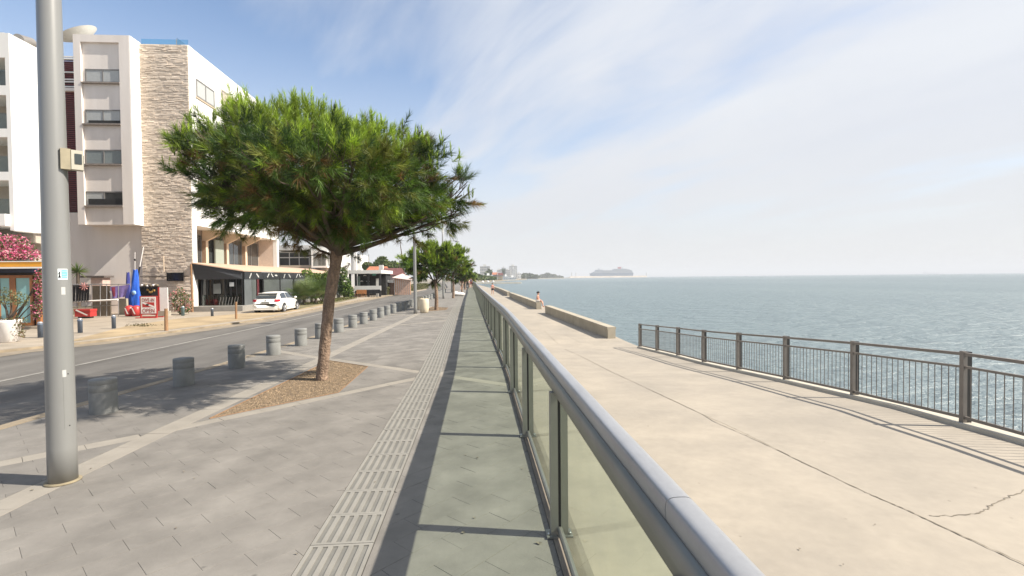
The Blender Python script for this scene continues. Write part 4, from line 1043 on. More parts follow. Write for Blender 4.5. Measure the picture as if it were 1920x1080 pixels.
# front facade windows
for k_ in range(3):
    dz = -k_*3.0
    y0, y1 = AX(368, 160, XB)[1], AX(402, 175, XB)[1]
    z1 = AX(368, 147, XB)[2]+dz; z0 = AX(368, 180, XB)[2]+dz
    b = MB(); b.box((XB-.021, y0-.1, z0-.12), (XB+.05, y1+.1, z0-.05)); b.build('sill', M_cream, bld)
    window(bld, (XB+.012, y0, z0), (XB+.012, y1, z1), 'x', .05, 2, .09, M_alw, M_blind, recess=-.004)
    y0, y1 = AX(415, 180, XB)[1], AX(447, 190, XB)[1]; z1 = AX(415, 166, XB)[2]+dz; z0 = z1-2.3
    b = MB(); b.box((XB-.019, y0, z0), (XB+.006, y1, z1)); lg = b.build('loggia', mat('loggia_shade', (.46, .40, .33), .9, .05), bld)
    window(bld, (XB+.02, y0+.1, z0+.1), (XB+.02, y0+1.0, z1-.1), 'x', .05, 1, .06)
# roof parapet glass
b = MB(); b.add([(XB-.9, YB+.3, ztop), (XB-.9, YE-.2, ztop), (XB-.9, YE-.2, ztop+.62), (XB-.9, YB+.3, ztop+.62)], [(0, 1, 2, 3)]); b.build('side_parapet_glass', M_glassc, bld); b = MB()
b.add([(xs0+.1, YB+.3, ztop), (XB-.15, YB+.3, ztop), (XB-.15, YB+.3, ztop+.48), (xs0+.1, YB+.3, ztop+.48)], [(0, 1, 2, 3)]); b.build('parapet_glass', M_glassb, bld)
for i in range(8):
    y = YB+.3+i*(YE-YB-.5)/7; MB().box((XB-.94, y-.02, ztop), (XB-.90, y+.02, ztop+.5)).build('parapet_post', M_alu, bld)
b = MB(); b.box((XB-.3, YB+5, ztop+.002), (XB-.1, YB+9, ztop+.5)); 
# ledger stone wall: backing and individually laid stones
b = MB(); b.box((xs0, YB, GZ), (XB-.46, YB+.45, ztop-.01)); b.build('stone_backing', M_stoneb, bld)
b = MB(); rs_ = random.Random(4); z = GZ+.02
while z < ztop-.05:
    hh = min(rs_.uniform(.055, .115), ztop-.02-z); x = xs0+.002+rs_.uniform(-.3, 0)
    while x < XB-.005:
        w_ = rs_.uniform(.14, .52); x1 = min(x+w_, XB-.012); x0_ = max(x, xs0+.01)
        if x1-x0_ > .05:
            p_ = rs_.uniform(.012, .055); p2 = p_*rs_.uniform(.6, 1.2); p3 = p_*rs_.uniform(.5, 1.1)
            b.add([(x0_, YB+.005, z), (x1-.01, YB+.005, z), (x1-.01, YB+.005, z+hh-.012), (x0_, YB+.005, z+hh-.012), (x0_, YB-p_, z+.004), (x1-.012, YB-p2, z+.004), (x1-.012, YB-p3, z+hh-.018), (x0_, YB-p_*.9, z+hh-.018)],
                  [(4, 5, 6, 7), (0, 1, 5, 4), (1, 2, 6, 5), (2, 3, 7, 6), (3, 0, 4, 7)])
        x = x1 if x1 > x else x+w_
        if x1 >= XB-.012: break
    z += hh
b.build('ledger_stones', M_stone, bld, kind='stuff')
b = MB(); b.box((xs0-.1, YB-.12, A(300, 518, YB)[2]-.05), (XB-.2, YB-.09, A(300, 518, YB)[2])); b.build('cable', M_barkd, bld)
# beige wall with the window bay
zb0 = A(200, 421, YB-.9)[2]; zb1 = A(200, 66, YB-.9)[2]; YX = YB-.95
xb0 = A(143, 300, YX)[0]; xb1 = A(247, 300, YX)[0]
b = MB(); b.box((xb0+.05, YB+.15, GZ), (xs0-.002, YB+.5, zb1-.02)); b.build('beige_wall', M_beige, bld)
b = MB(); b.box((A(30, 400, YB)[0], YB+.16, GZ), (xb0+.048, YB+.5, A(100, 398, YB)[2])); b.build('beige_wall', M_beige, bld)
P1, P2 = A(156, 300, YX)[0], A(228, 300, YX)[0]
RB = .16
b = MB(); b.box((xb0, YX+RB, zb0), (xb1, YB+.14, zb1)); b.build('bay_wall', M_beige, bld)
b = MB(); b.box((xb0, YX, zb0), (P1, YX+RB-.002, zb1)); b.build('bay_rib', M_beige, bld)
b = MB(); b.box((P2, YX, zb0), (xb1, YX+RB-.002, zb1)); b.build('bay_rib', M_beige, bld)
b = MB(); b.box((P1+.002, YX+.002, A(200, 79, YX)[2]), (P2-.002, YX+RB-.002, zb1)); b.build('bay_lintel', M_beige, bld)
b = MB(); b.box((xb1+.002, YX+.01, zb0), (xb1+.06, YB+.1, zb1)); b.build('bay_side', M_white, bld)
for i, (y0, y1) in enumerate(((130, 157), (206, 234.5), (281, 310), (359, 387.5))):
    z0, z1 = A(190, y1, YX+RB)[2], A(190, y0, YX+RB)[2]
    bl = [(M_blind, M_blind), (M_blind, M_blind), (mat('dim_blind', (.22, .25, .25), .4, .05), mat('dim_blind', (.22, .25, .25), .4, .05)), (M_blind, M_win)][i]
    window(bld, (A(160, y0, YX+RB)[0], YX+RB-.05, z0+.06), (P2-.03, YX+RB-.05, z1), 'y', .05, 2, .075, M_alw, blind=bl)
    if i in (1, 3):
        b = MB(); b.box((A(163, y0, YX)[0], YX+RB-.06, z0+.13), (P2-.1, YX+RB-.045, z0+.13+(.16 if i == 1 else .38))); b.build('open_gap', M_dark, bld)
    b = MB(); b.box((P1+.01, YX-.04, z0-.03), (P2-.005, YX+RB-.003, z0+.055)); b.build('sill', mat('sill_dark', (.26, .22, .19), .8), bld)
# louvre strip with white bars
lx0, lx1 = A(60, 200, YB+.4)[0], A(145, 200, YB+.4)[0]
lz0, lz1 = A(130, 398, YB+.4)[2], A(130, 107, YB+.4)[2]
b = MB(); b.box((lx0, YB+1.2, lz0), (lx1+.4, YB+1.3, lz1)); b.build('stair_recess', M_black, bld)
nl_ = 0; z = lz0+.1
while z < lz1-.05:
    b = MB(); b.box((lx0, YB+.75, z), (lx1+.3, YB+.84, z+.075)); b.build('louvre', M_redw, bld); z += .14; nl_ += 1
for py in (107, 111, 136, 149.5, 154, 163):
    z = A(130, py, YB+.7)[2]; b = MB(); b.box((lx0, YB+.62, z-.035), (lx1+.35, YB+.72, z+.04)); b.build('white_bar', M_white, bld)
z = A(130, 165, YB+.6)[2]; b = MB(); b.box((lx0, YB+.5, z-.22), (lx1+.35, YB+.74, z-.02)); b.build('balcony_slab', M_beige, bld)
# roof-top dish
dz_ = A(150, 76, YB+1)[2]; dsh = empty('satellite_dish', (A(150, 76, YB+2)[0], YB+2, ztop+.3), 'large pale satellite dish tilted up on the hotel roof edge', 'satellite dish')
c = Vector(A(149, 69, YB+1.2)); ax = Vector((-.42, -.30, .85)).normalized(); u_ = ax.orthogonal().normalized(); v_ = ax.cross(u_)
b = MB(); vs = []; fs = []; n_ = 28; rr_ = 1.25
for i in range(7):
    r_ = rr_*i/6
    for k_ in range(n_):
        a_ = 2*math.pi*k_/n_; vs.append(tuple(c+(u_*math.cos(a_)+v_*math.sin(a_))*r_+ax*(.42*(r_/rr_)**2-.2)))
for i in range(6):
    for k_ in range(n_): fs.append((i*n_+k_, i*n_+(k_+1) % n_, (i+1)*n_+(k_+1) % n_, (i+1)*n_+k_))
b.add(vs, fs, 0, True); b.build('reflector', mat('dish_paint', (.62, .60, .54), .6, .05), dsh)
b = MB()
base = Vector((c.x+.1, c.y+.3, ztop+.25))
for du in (-.5, 0, .5): b.tube([tuple(c-ax*.2+u_*du), tuple(base)], .04, 6)
b.tube([tuple(base), (base.x, base.y, ztop)], .07, 8); b.build('dish_frame', M_alud, dsh)

# canopy and glazed terrace in front
XC = XB+3.05; YC0 = AX(456, 507, XC)[1]
zc = A(456, 507, YC0)[2]; YCE = 64
can = empty('restaurant_terrace', ((XB+XC)/2, YC0, ZP), 'black glazed restaurant terrace under a sloping beige canopy with white fish bones on its fascia', 'restaurant')
b = MB(); b.add([(XB+.02, YC0-.9, zfl+.0), (XC, YC0, zc), (XC, YCE, zc), (XB+.02, YCE, zfl), (XB+.02, YC0-.9, zfl-.07), (XC, YC0, zc-.07), (XC, YCE, zc-.07), (XB+.02, YCE, zfl-.07)],
                [(0, 1, 2, 3), (7, 6, 5, 4), (0, 4, 5, 1), (1, 5, 6, 2), (2, 6, 7, 3)]); b.build('canopy', M_canopy, can)
b = MB(); b.add([(XB+.02, YC0-.8, zfl-.08), (XC-.1, YC0+.1, zc-.08), (XC-.1, YC0+.1, zc-.62), (XB+.02, YC0-.4, zc-.62)], [(0, 1, 2, 3)]); b.build('gable_blind', mat('slate_blind', (.045, .048, .055), .7, .05), can)
pz = ZP+.36
b = MB(); b.box((XB+.02, YC0-.75, ZP-.02), (XC+.25, YCE, pz)); b.build('plinth', mat('plinth_concrete', (.30, .28, .25), .9, .1, 2), can)
# end glazing
b = MB(); b.box((XB+.1, YC0+.16, pz), (XC-.1, YC0+.19, zc-.62)); b.build('end_glazing', mat('smoked_glass', (.012, .014, .014), .08, .1, spec=.7), can)
for i in range(8):
    x = XB+.15+(XC-XB-.3)*i/7; b = MB(); b.box((x-.03, YC0+.10, pz), (x+.03, YC0+.155, zc-.62)); b.build('mullion', M_black, can)
for (x0, x1, z0, z1, m_) in ((.95, 1.45, 1.05, 1.75, mat('grey_poster', (.16, .17, .16), .6, .05)), (2.05, 2.35, 1.55, 1.85, mat('pale_poster', (.48, .50, .50), .6, .03))):
    b = MB(); b.box((XB+x0, YC0+.085, pz+z0-.2), (XB+x1, YC0+.098, pz+z1-.2)); b.build('poster', m_, can)
b = MB(); b.box((XB+.2, YC0+.04, pz), (XC-.2, YC0+.07, pz+.75)); b.build('low_glass_screen', M_glassc, can)
for i in range(7):
    t0 = XB+1.35+i*.2; MB().tube([(t0, YC0+.02, pz+.02), (t0+.12, YC0+.03, pz+.6)], .018, 5).build('chair_slat', M_alw, can)
# front: panels, fascia boards with fish bone marks
yp = [YC0+.1]
widths = [3.1, 3.2, 3.0, 3.0, 3.2, 3.1, 3.1, 3.2]
for w_ in widths: yp.append(yp[-1]+w_)
fz1 = zc-.09; fz0 = zc-.62
M_grey_gl = mat('grey_film_glass', (.10, .11, .11), .18, .08, .6, spec=.6)
for i, (y0, y1) in enumerate(zip(yp, yp[1:])):
    b = MB(); b.box((XC-.06, y0+.04, fz0), (XC+.03, y1-.10, fz1)); fb = b.build('fascia_board', mat('fascia_black', (.022, .023, .026), .5, .06), can)
    for (u_, a_) in ((.27, 40), (.50, -35), (.74, -5)) if i % 2 else ((.30, 50), (.68, -35)):
        yc_ = y0+(y1-y0)*u_; zc_ = (fz0+fz1)/2+.03*((i*3) % 2); ca, sa = math.cos(R(a_)), math.sin(R(a_)); b = MB()
        def fish(pts): b.add([(XC+.036, yc_+(p_*ca-q_*sa), zc_+(p_*sa+q_*ca)) for p_, q_ in pts], [list(range(len(pts)))])
        fish([(-.15, -.03), (.12, -.045), (.14, 0), (.12, .045), (-.15, .03)]); fish([(.13, -.06), (.25, 0), (.13, .06)]); fish([(-.14, 0), (-.24, .08), (-.24, -.08)])
        for r_ in (-.08, .0, .07): fish([(r_-.012, -.075), (r_+.012, -.075), (r_+.03, .075), (r_, .075)])
        b.build('fish_bone', mat('white_print', (.75, .75, .72), .6, .02), fb)
    b = MB(); b.box((XC-.06, y1-.10, pz), (XC+.04, y1+.04, fz1-.02)); b.build('post', M_black, can)
    if i == 0:
        b = MB(); b.box((XC-.03, y0+.04, pz), (XC, y0+1.15, fz0)); b.build('panel', M_grey, can)
        b = MB(); b.box((XC-.032, y0+1.2, pz), (XC-.01, y0+1.9, fz0)); b.build('door', M_grey_gl, can)
        b = MB(); b.box((XC-.6, y0+1.95, pz), (XC-.5, y1-.12, fz0)); b.build('doorway', M_dark, can)
        b = MB(); b.box((XC-.01, y0+2.0, pz+.05), (XC+.01, y0+2.35, pz+1.9)); b.build('red_notice', mat('dark_red', (.09, .015, .02), .5), can)
    else:
        b = MB(); b.box((XC-.03, y0+.04, pz), (XC, y1-.10, pz+.85)); b.build('panel', M_grey, can)
        b = MB(); b.box((XC-.028, y0+.04, pz+.88), (XC-.005, y1-.10, fz0)); b.build('glass_pane', M_grey_gl, can)
b = MB(); b.box((XC-.9, YC0+3, pz), (XC-.8, YCE-.5, fz0)); b.build('inner_wall', M_black, can)

# TV on the stone wall
tv = A(325, 518, YB-.1); t_ = empty('wall_screen', tuple(tv), 'black flat screen hung on the beige stone wall', 'screen')
p0, p1 = A(311, 527, YB-.3), A(342, 511, YB-.3)
MB().box((p0[0], YB-.22, p0[2]), (p1[0], YB-.14, p1[2])).build('screen_case', M_black, t_)
MB().box((p0[0]+.05, YB-.225, p0[2]+.05), (p1[0]-.05, YB-.222, p1[2]-.05)).build('display', mat('screen_glass', (.01, .01, .011), .2), t_)
MB().box((p0[0]+.4, YB-.138, p0[2]+.2), (p1[0]-.4, YB-.09, p1[2]-.1)).build('bracket', M_alud, t_)
# drain pipe posts at the corner
q = A(361, 583, YB-.4)
b = MB(); b.tube([(q[0], YB-.4, GZ), (q[0]-.03, YB-.4, A(360, 495, YB-.4)[2])], .06, 10); tag(b.build('timber_post', M_wood, org=(q[0], YB-.4, GZ)), 'tall weathered timber post at the corner of the stone wall', 'post')
q = A(308, 535, YB-.2); b = MB(); b.tube([(q[0], YB-.2, A(308, 510, YB)[2]), (q[0], YB-.2, A(308, 480, YB)[2])], .035, 8); tag(b.build('vent_pipe', M_cream, org=(q[0], YB-.2, 2)), 'thin pale vent pipe on the stone wall above the black screen', 'pipe')

# ------------------------------ left white building
YA = 25.0; XA = A(20, 200, YA)[0]
lft = empty('apartment_building', (XA-4, YA+3, ZP), 'white apartment block at the left edge with open balconies and wine red reveals', 'building')
zA = A(20, 62, YA)[2]
YAE = XA/A(76, 200, 30)[0]*30
x_in = A(12, 200, YA)[0]; za_bot = A(20, 432, YA)[2]
b = MB(); b.box((x_in, YA, za_bot), (XA, YA+.5, zA)); b.build('corner_wall', M_white, lft)
b = MB(); b.add([(XA-.5, YA+.51, za_bot), (XA, YA+.51, za_bot), (XA, YAE, za_bot), (XA-.5, YAE, za_bot), (XA-.5, YA+.51, zA), (XA, YA+.51, zA), (XA, YAE, zA-.0), (XA-.5, YAE, zA)],
                [(3, 2, 1, 0), (4, 5, 6, 7), (0, 1, 5, 4), (1, 2, 6, 5), (2, 3, 7, 6), (3, 0, 4, 7)]); b.build('side_wall', M_white, lft)
b = MB(); b.box((XA-9, YA+2.2, GZ), (XA-.51, YAE, zA-.3)); b.build('rear_wall', mat('balcony_wall', (.42, .36, .30), .9, .05), lft)
b = MB(); b.box((XA-9, YA, zA-1.15), (x_in-.002, YA+2.2, zA+.02)); b.build('roof_band', M_white, lft)
for i, (y0, y1) in enumerate(((160, 178), (241, 257), (322, 338), (402, 424))):
    z0, z1 = A(8, y1, YA)[2], A(8, y0, YA)[2]
    b = MB(); b.box((XA-9, YA-.25 if i == 3 else YA, z0), (x_in-.002, YA+2.18, z1)); b.build('balcony_slab', M_white, lft)
    ztop_ = A(8, (95, 178, 257, 338)[i], YA)[2]
    b = MB(); b.box((x_in-.04, YA+.05, z1+.002), (x_in-.006, YA+2.1, ztop_-.01)); b.build('red_reveal', M_redw, lft)
    window(lft, (x_in-2.6, YA+2.14, z1+.05), (x_in-.3, YA+2.14, z1+1.3), 'y', .05, 3, .06)
    b = MB(); b.box((x_in-4, YA+.06, z1+.01), (x_in-.05, YA+.075, z1+.75)); b.build('balcony_glass', M_glassc, lft)
# soffit under the lowest balcony
b = MB(); b.add([(XA-3, YA-.2, za_bot), (XA+.0, YA-.1, za_bot-.35), (XA+.0, YA+2, za_bot-.6), (XA-3, YA+2, za_bot-.2)], [(0, 1, 2, 3)]); b.build('sloped_soffit', M_white, lft)
# added grey block for the dark facade part, its shade put into the colour
YG = YAE+3.5
b = MB(); b.box((A(40, 300, YG)[0], YG, GZ), (A(98, 300, YG)[0], YG+.4, A(60, 172, YG)[2])); b.build('shade_block', mat('shade_grey', (.46, .44, .39), .9, .04), lft)
# solar tank on its roof
st_ = empty('solar_tank', (A(45, 84, YA+2)[0], YA+2, zA), 'cylindrical solar water tank on the roof of the left white block', 'water tank')
c0, c1 = A(34, 74, YA+1.6), A(58, 81, YA+2.4)
MB().tube([tuple(c0), tuple(c1)], .27, 18).build('tank', mat('tank_metal', (.35, .32, .29), .4, .05, metal=.5), st_)
MB().tube([tuple(c1+(c1-c0)*.001), tuple(c1+(c1-c0)*.04)], .20, 18).build('end_cap', M_rim, st_)
MB().tube([(c1[0], c1[1], c1[2]-.2), (c1[0], c1[1], zA-.3)], .04, 6).build('stand', M_alud, st_)
# small window on beige wall to the left of the pole
zz0, zz1 = A(70, 455, YB)[2], A(70, 440, YB)[2]
window(bld, (A(64, 447, YB)[0], YB+.11, zz0), (A(79, 447, YB)[0], YB+.11, zz1), 'y', .04, 2, .05)

# ------------------------------ cafe at the left edge
YK = 24.0
cafe = empty('cafe_front', (A(30, 610, YK)[0], YK, ZP), 'small cafe front with wood framed turquoise doors under a yellow awning', 'cafe')
xk1 = A(66, 560, YK)[0]
ztd = A(30, 516, YK)[2]; 
b = MB(); b.box((xk1-6, YK+.3, ZP-.02), (xk1+.35, YK+.9, A(0, 490, YK)[2])); b.build('wall', M_dark, cafe)
zaw0, zaw1 = A(30, 503.5, YK-1.2)[2], A(30, 489.5, YK-1.2)[2]
b = MB(); b.box((xk1-6, YK-1.2, zaw0+.07), (A(78, 500, YK-1.2)[0], YK-1.16, zaw1-.04)); b.build('awning_valance', M_orange, cafe)
b = MB(); b.box((xk1-6, YK-1.22, zaw1-.038), (A(78, 500, YK-1.2)[0]+.03, YK-1.1, zaw1)); b.build('awning_bar', M_white, cafe)
b = MB(); b.box((xk1-6, YK-1.21, zaw0), (A(78, 500, YK-1.2)[0], YK-1.15, zaw0+.066)); b.build('awning_hem', M_white, cafe)
b = MB(); b.add([(xk1-6, YK-1.14, zaw1-.02), (xk1+.3, YK-1.14, zaw1-.02), (xk1+.3, YK+.29, zaw1+.02), (xk1-6, YK+.29, zaw1+.02)], [(0, 1, 2, 3)]); b.build('awning_cloth', M_canopy, cafe)
xe = [A(p_, 560, YK)[0] for p_ in (-40, -10, 20, 58)]
zd0 = A(30, 611, YK)[2]
b = MB(); b.box((A(-60, 500, YK)[0], YK+.2, zd0-.12), (xk1+.2, YK+.28, ztd+.1)); b.build('frame_back', mat('dark_door_recess', (.05, .04, .035), .8), cafe)
for x0, x1 in zip(xe, xe[1:]):
    d_ = window(cafe, (x0, YK+.1, zd0), (x1, YK+.1, ztd), 'y', .07, 1, .13, M_doorw, M_turq, nm='door')
b = MB(); b.box((xk1-.02, YK+.05, zd0-.05), (xk1+.16, YK+.25, ztd+.1)); b.build('door_post', M_doorw, cafe)
b = MB(); b.box((xk1-6, YK-.05, ztd+.12), (xk1+.1, YK+.1, ztd+.35)); b.build('sign_board', mat('night_blue', (.02, .03, .07), .6), cafe)
b = MB(); b.box((xk1-6, YK-.2, ZP), (xk1+.4, YK+.28, zd0-.02)); b.build('step', M_plaza, cafe)

# ------------------------------ next buildings along the road
def boxbld(name, label, px0, px1, Y, py_top, depth, mt, zbase=ZP, group=None, cat='building'):
    x0, x1 = A(px0, 520, Y)[0], A(px1, 520, Y)[0]; z1 = A((px0+px1)/2, py_top, Y)[2]
    r_ = empty(name, ((x0+x1)/2, Y, zbase), label, cat, group)
    b = MB(); b.box((x0, Y, zbase-.1), (x1, Y+depth, z1)); b.build('wall', mt, r_); return r_, x0, x1, z1
YCb = 62
M_wh2 = mat('white_wall_far', (.66, .65, .62), .9, .04, .4)
r_, x0, x1, z1 = boxbld('villa', 'white two storey building with long window band beyond the hotel', 520, 612, YCb, 472, 10, mat('pale_grey_wall', (.40, .39, .36), .9, .05), GZ)
b = MB(); b.box((x0-.3, YCb-1.2, A(560, 470, YCb)[2]), (x1+.4, YCb+6, A(560, 461, YCb)[2])); b.build('roof_slab', M_wh2, r_)
w0, w1 = A(523, 500, YCb-.1), A(580, 472, YCb-.1)
window(r_, (w0[0], YCb-.06, w0[2]), (w1[0], YCb-.06, w1[2]), 'y', .05, 3, .09, M_wh2, M_win)
b = MB(); b.box((w0[0], YCb-.12, A(550, 483, YCb)[2]-.06), (w1[0], YCb-.07, A(550, 483, YCb)[2]+.06)); b.build('transom', M_wh2, r_)
b = MB(); b.box((x0, YCb-1.3, A(550, 503, YCb)[2]), (x1+1, YCb-.1, A(550, 498, YCb)[2])); b.build('ledge', M_cream, r_)
r_, x0, x1, z1 = boxbld('villa', 'white framed balcony block beside the leaning trunk', 584, 626, YCb-1.5, 466, 8, M_wh2, GZ)
z0, z1b = A(600, 499, YCb-2.5)[2], A(600, 474, YCb-2.5)[2]
xa, xb_ = A(587, 490, YCb-2.4)[0], A(616, 490, YCb-2.4)[0]
b = MB(); b.box((xa, YCb-3, z0-.18), (xb_, YCb-1.52, z0)); b.build('balcony_slab', M_white, r_)
for x in (xa, xb_-.15): MB().box((x, YCb-3, z0+.002), (x+.15, YCb-2.8, z1b)).build('balcony_pillar', M_white, r_)
for k_ in range(12):
    x = xa+.2+(xb_-xa-.5)*k_/11; MB().box((x, YCb-2.95, z0+.002), (x+.05, YCb-2.91, z1b-.6)).build('baluster', M_alud, r_)
b = MB(); b.box((xa, YCb-3, z1b+.002), (xb_, YCb-1.52, z1b+.25)); b.build('balcony_roof', M_white, r_)
window(r_, (xa+.3, YCb-1.56, z0+.05), (xb_-.3, YCb-1.56, z1b-.1), 'y', .05, 3, .07, M_alud, M_win)

# white apartment tower behind the trunk
Yt = 150
r_, x0, x1, z1 = boxbld('apartment_tower', 'distant white apartment tower with small dark windows right of the trunk', 652, 677, Yt, 478, 10, M_white, GZ)
for c_ in range(3):
    for f_ in range(4):
        p0 = A(654.5+c_*8, 493-f_*4.6, Yt-.05); MB().box((p0[0], Yt-.08, p0[2]), (p0[0]+.55, Yt-.02, p0[2]+.5)).build('window', M_win, r_)
b = MB(); b.box((A(664, 480, Yt)[0], Yt-.9, A(664, 507, Yt)[2]), (A(669, 480, Yt)[0], Yt-.05, z1+.6)); b.build('stair_tower', M_white, r_)

# open cafe with white flat roof
YD = 60
cd_ = empty('beach_cafe', (A(685, 550, YD)[0], YD, ZP), 'open fronted roadside cafe with white flat roof and dark posts', 'cafe')
zr1, zr0 = A(680, 506.5, YD)[2], A(680, 513, YD)[2]
x0, x1 = A(647, 520, YD)[0], A(715, 520, YD)[0]
b = MB(); b.box((x0, YD, zr0), (x1, YD+8, zr1)); b.build('roof', M_wh2, cd_)
b = MB(); b.box((x0+.4, YD+4.5, GZ), (x1-.3, YD+7.8, zr0-.01)); b.build('back_wall', M_dark, cd_)
for px in (656, 667, 690, 712):
    x = A(px, 530, YD+.3)[0]; MB().box((x-.12, YD+.3, ZP), (x+.12, YD+.5, zr0-.005)).build('post', M_black, cd_)
b = MB(); b.box((A(668, 530, YD)[0], YD+.55, ZP), (A(673, 530, YD)[0], YD+.65, zr0-.3)); b.build('green_panel', mat('grey_green', (.16, .20, .17), .6), cd_)
b = MB(); b.box((A(664, 538, YD)[0], YD+.1, A(690, 545, YD)[2]), (A(714, 538, YD)[0], YD+.25, A(690, 536, YD)[2])); b.build('white_screen', M_wh2, cd_)
b = MB(); b.box((A(700, 530, YD)[0], YD+1.5, ZP), (A(703, 530, YD)[0]+.2, YD+1.7, zr0-.6)); b.build('white_door_frame', M_wh2, cd_)
for px, py in ((678, 527.5), (690, 527.5), (684, 517)):
    q = A(px, py, YD+1.4); MB().lathe([(.02, .12), (.22, 0), (.2, -.03)], tuple(q), 10).build('pendant_lamp', M_wh2, cd_)
MB().box((A(698, 513, YD)[0], YD-.05, zr0-.25), (A(705, 513, YD)[0], YD-.005, zr0-.02)).build('sign', mat('sign_green', (.03, .12, .08), .6), cd_)
def cafe_chair(x, y, lb, grp, mt):
    t_ = empty('chair', (x, y, ZP), lb, 'chair', grp)
    MB().box((x-.22, y-.22, ZP+.43), (x+.22, y+.22, ZP+.47)).build('seat', mt, t_)
    MB().box((x-.22, y+.19, ZP+.47), (x+.22, y+.22, ZP+.88)).build('backrest', mt, t_)
    for sx in (-.2, .2):
        for sy in (-.2, .2): MB().box((x+sx-.015, y+sy-.015, ZP), (x+sx+.015, y+sy+.015, ZP+.428)).build('leg', mt, t_)
chw = mat('orange_wood', (.38, .17, .06), .6)
for i, px in enumerate((671, 675, 679, 683)):
    q = A(px, 550, YD-1.2-.25*(i % 2)); cafe_chair(q[0], q[1], 'orange wooden chair in front of the open cafe, %s from the left' % ['first', 'second', 'third', 'fourth'][i], 'orange chairs before the cafe', chw)
for i, px in enumerate((689, 694, 699, 704, 709)):
    q = A(px, 550, YD-1.0-.3*(i % 2)); cafe_chair(q[0], q[1], 'dark chair in front of the white cafe screen, %s from the left' % ['first', 'second', 'third', 'fourth', 'fifth'][i], 'dark chairs before the cafe', M_black)
b = MB(); q0, q1 = G(638, 556, ZP), G(728, 551, ZP)
b.prism([(q0[0], q0[1]), (q1[0]+.5, q1[1]-3), (q1[0]+.5, q1[1]+4), (q0[0], q0[1]+4)], ZP, ZP+.12); b.build('cafe_pavement', M_plaza, kind='structure')

# roofs beyond
for (nm, lb, p0, p1, Y, pt_, mt, rf) in (('shop_building', 'low pink and grey shop with terracotta roof behind the open cafe', 686, 713, 75, 512, M_pink, M_roofr), ('shop_building', 'low pale garage front with dark red roof and lilac gable', 712, 742, 72, 516, mat('lilac_wall', (.50, .42, .40), .9), M_roofd)):
    r_, x0, x1, z1 = boxbld(nm, lb, p0, p1, Y, pt_, 8, mt, GZ)
    b = MB(); b.prism_axis([(Y-.4, z1+.002), (Y+8.3, z1+.002), (Y+4, z1+1.1)], x0-.3, x1+.3, 'x'); b.build('roof', rf, r_)
    MB().box((x0+.5, Y-.05, GZ+.1), (x0+1.6, Y-.005, z1-.9)).build('door', M_alw, r_)
    if mt is M_pink: MB().box((x0+2.0, Y-.3, z1+.1), (x0+2.6, Y+.3, z1+1.2)).build('chimney', M_wh2, r_)
Ye = 66
r_ = empty('striped_pavilion', (A(756, 550, Ye)[0], Ye, ZP), 'long beach pavilion with peach and white striped side curtains', 'pavilion')
xk0, xk_ = A(739, 530, Ye)[0], A(770, 530, Ye)[0]; zt_ = A(755, 517.5, Ye)[2]
n_ = 16
for i in range(n_):
    xa, xb_ = xk0+(xk_-xk0)*i/n_, xk0+(xk_-xk0)*(i+1)/n_-.01
    MB().box((xa, Ye-.05*(i % 2), ZP), (xb_, Ye+.2, zt_-.02*i-.25)).build('curtain', mat('peach_curtain', (.62, .38, .26), .85) if i % 2 else mat('white_curtain', (.68, .62, .58), .85), r_)
b = MB(); b.add([(xk0-.2, Ye-.4, zt_-.2), (xk_+.2, Ye-.4, zt_-.55), (xk_+.2, Ye+5, zt_-.55), (xk0-.2, Ye+5, zt_-.2), (xk0+.8, Ye+2, zt_+.35), (xk_-1, Ye+2, zt_-.1)], [(0, 1, 5, 4), (2, 3, 4, 5), (1, 2, 5), (3, 0, 4)]); b.build('roof', mat('pinkish_roof', (.56, .43, .40), .9), r_)
MB().box((xk0-2.6, Ye+.5, ZP), (xk0-.1, Ye+.9, zt_-.9)).build('brown_wall', mat('brown_slats', (.30, .20, .15), .9), r_)
MB().box((xk0-2.8, Ye-.2, zt_-.88), (xk0-.1, Ye+3, zt_-.55)).build('white_lintel', M_wh2, r_)
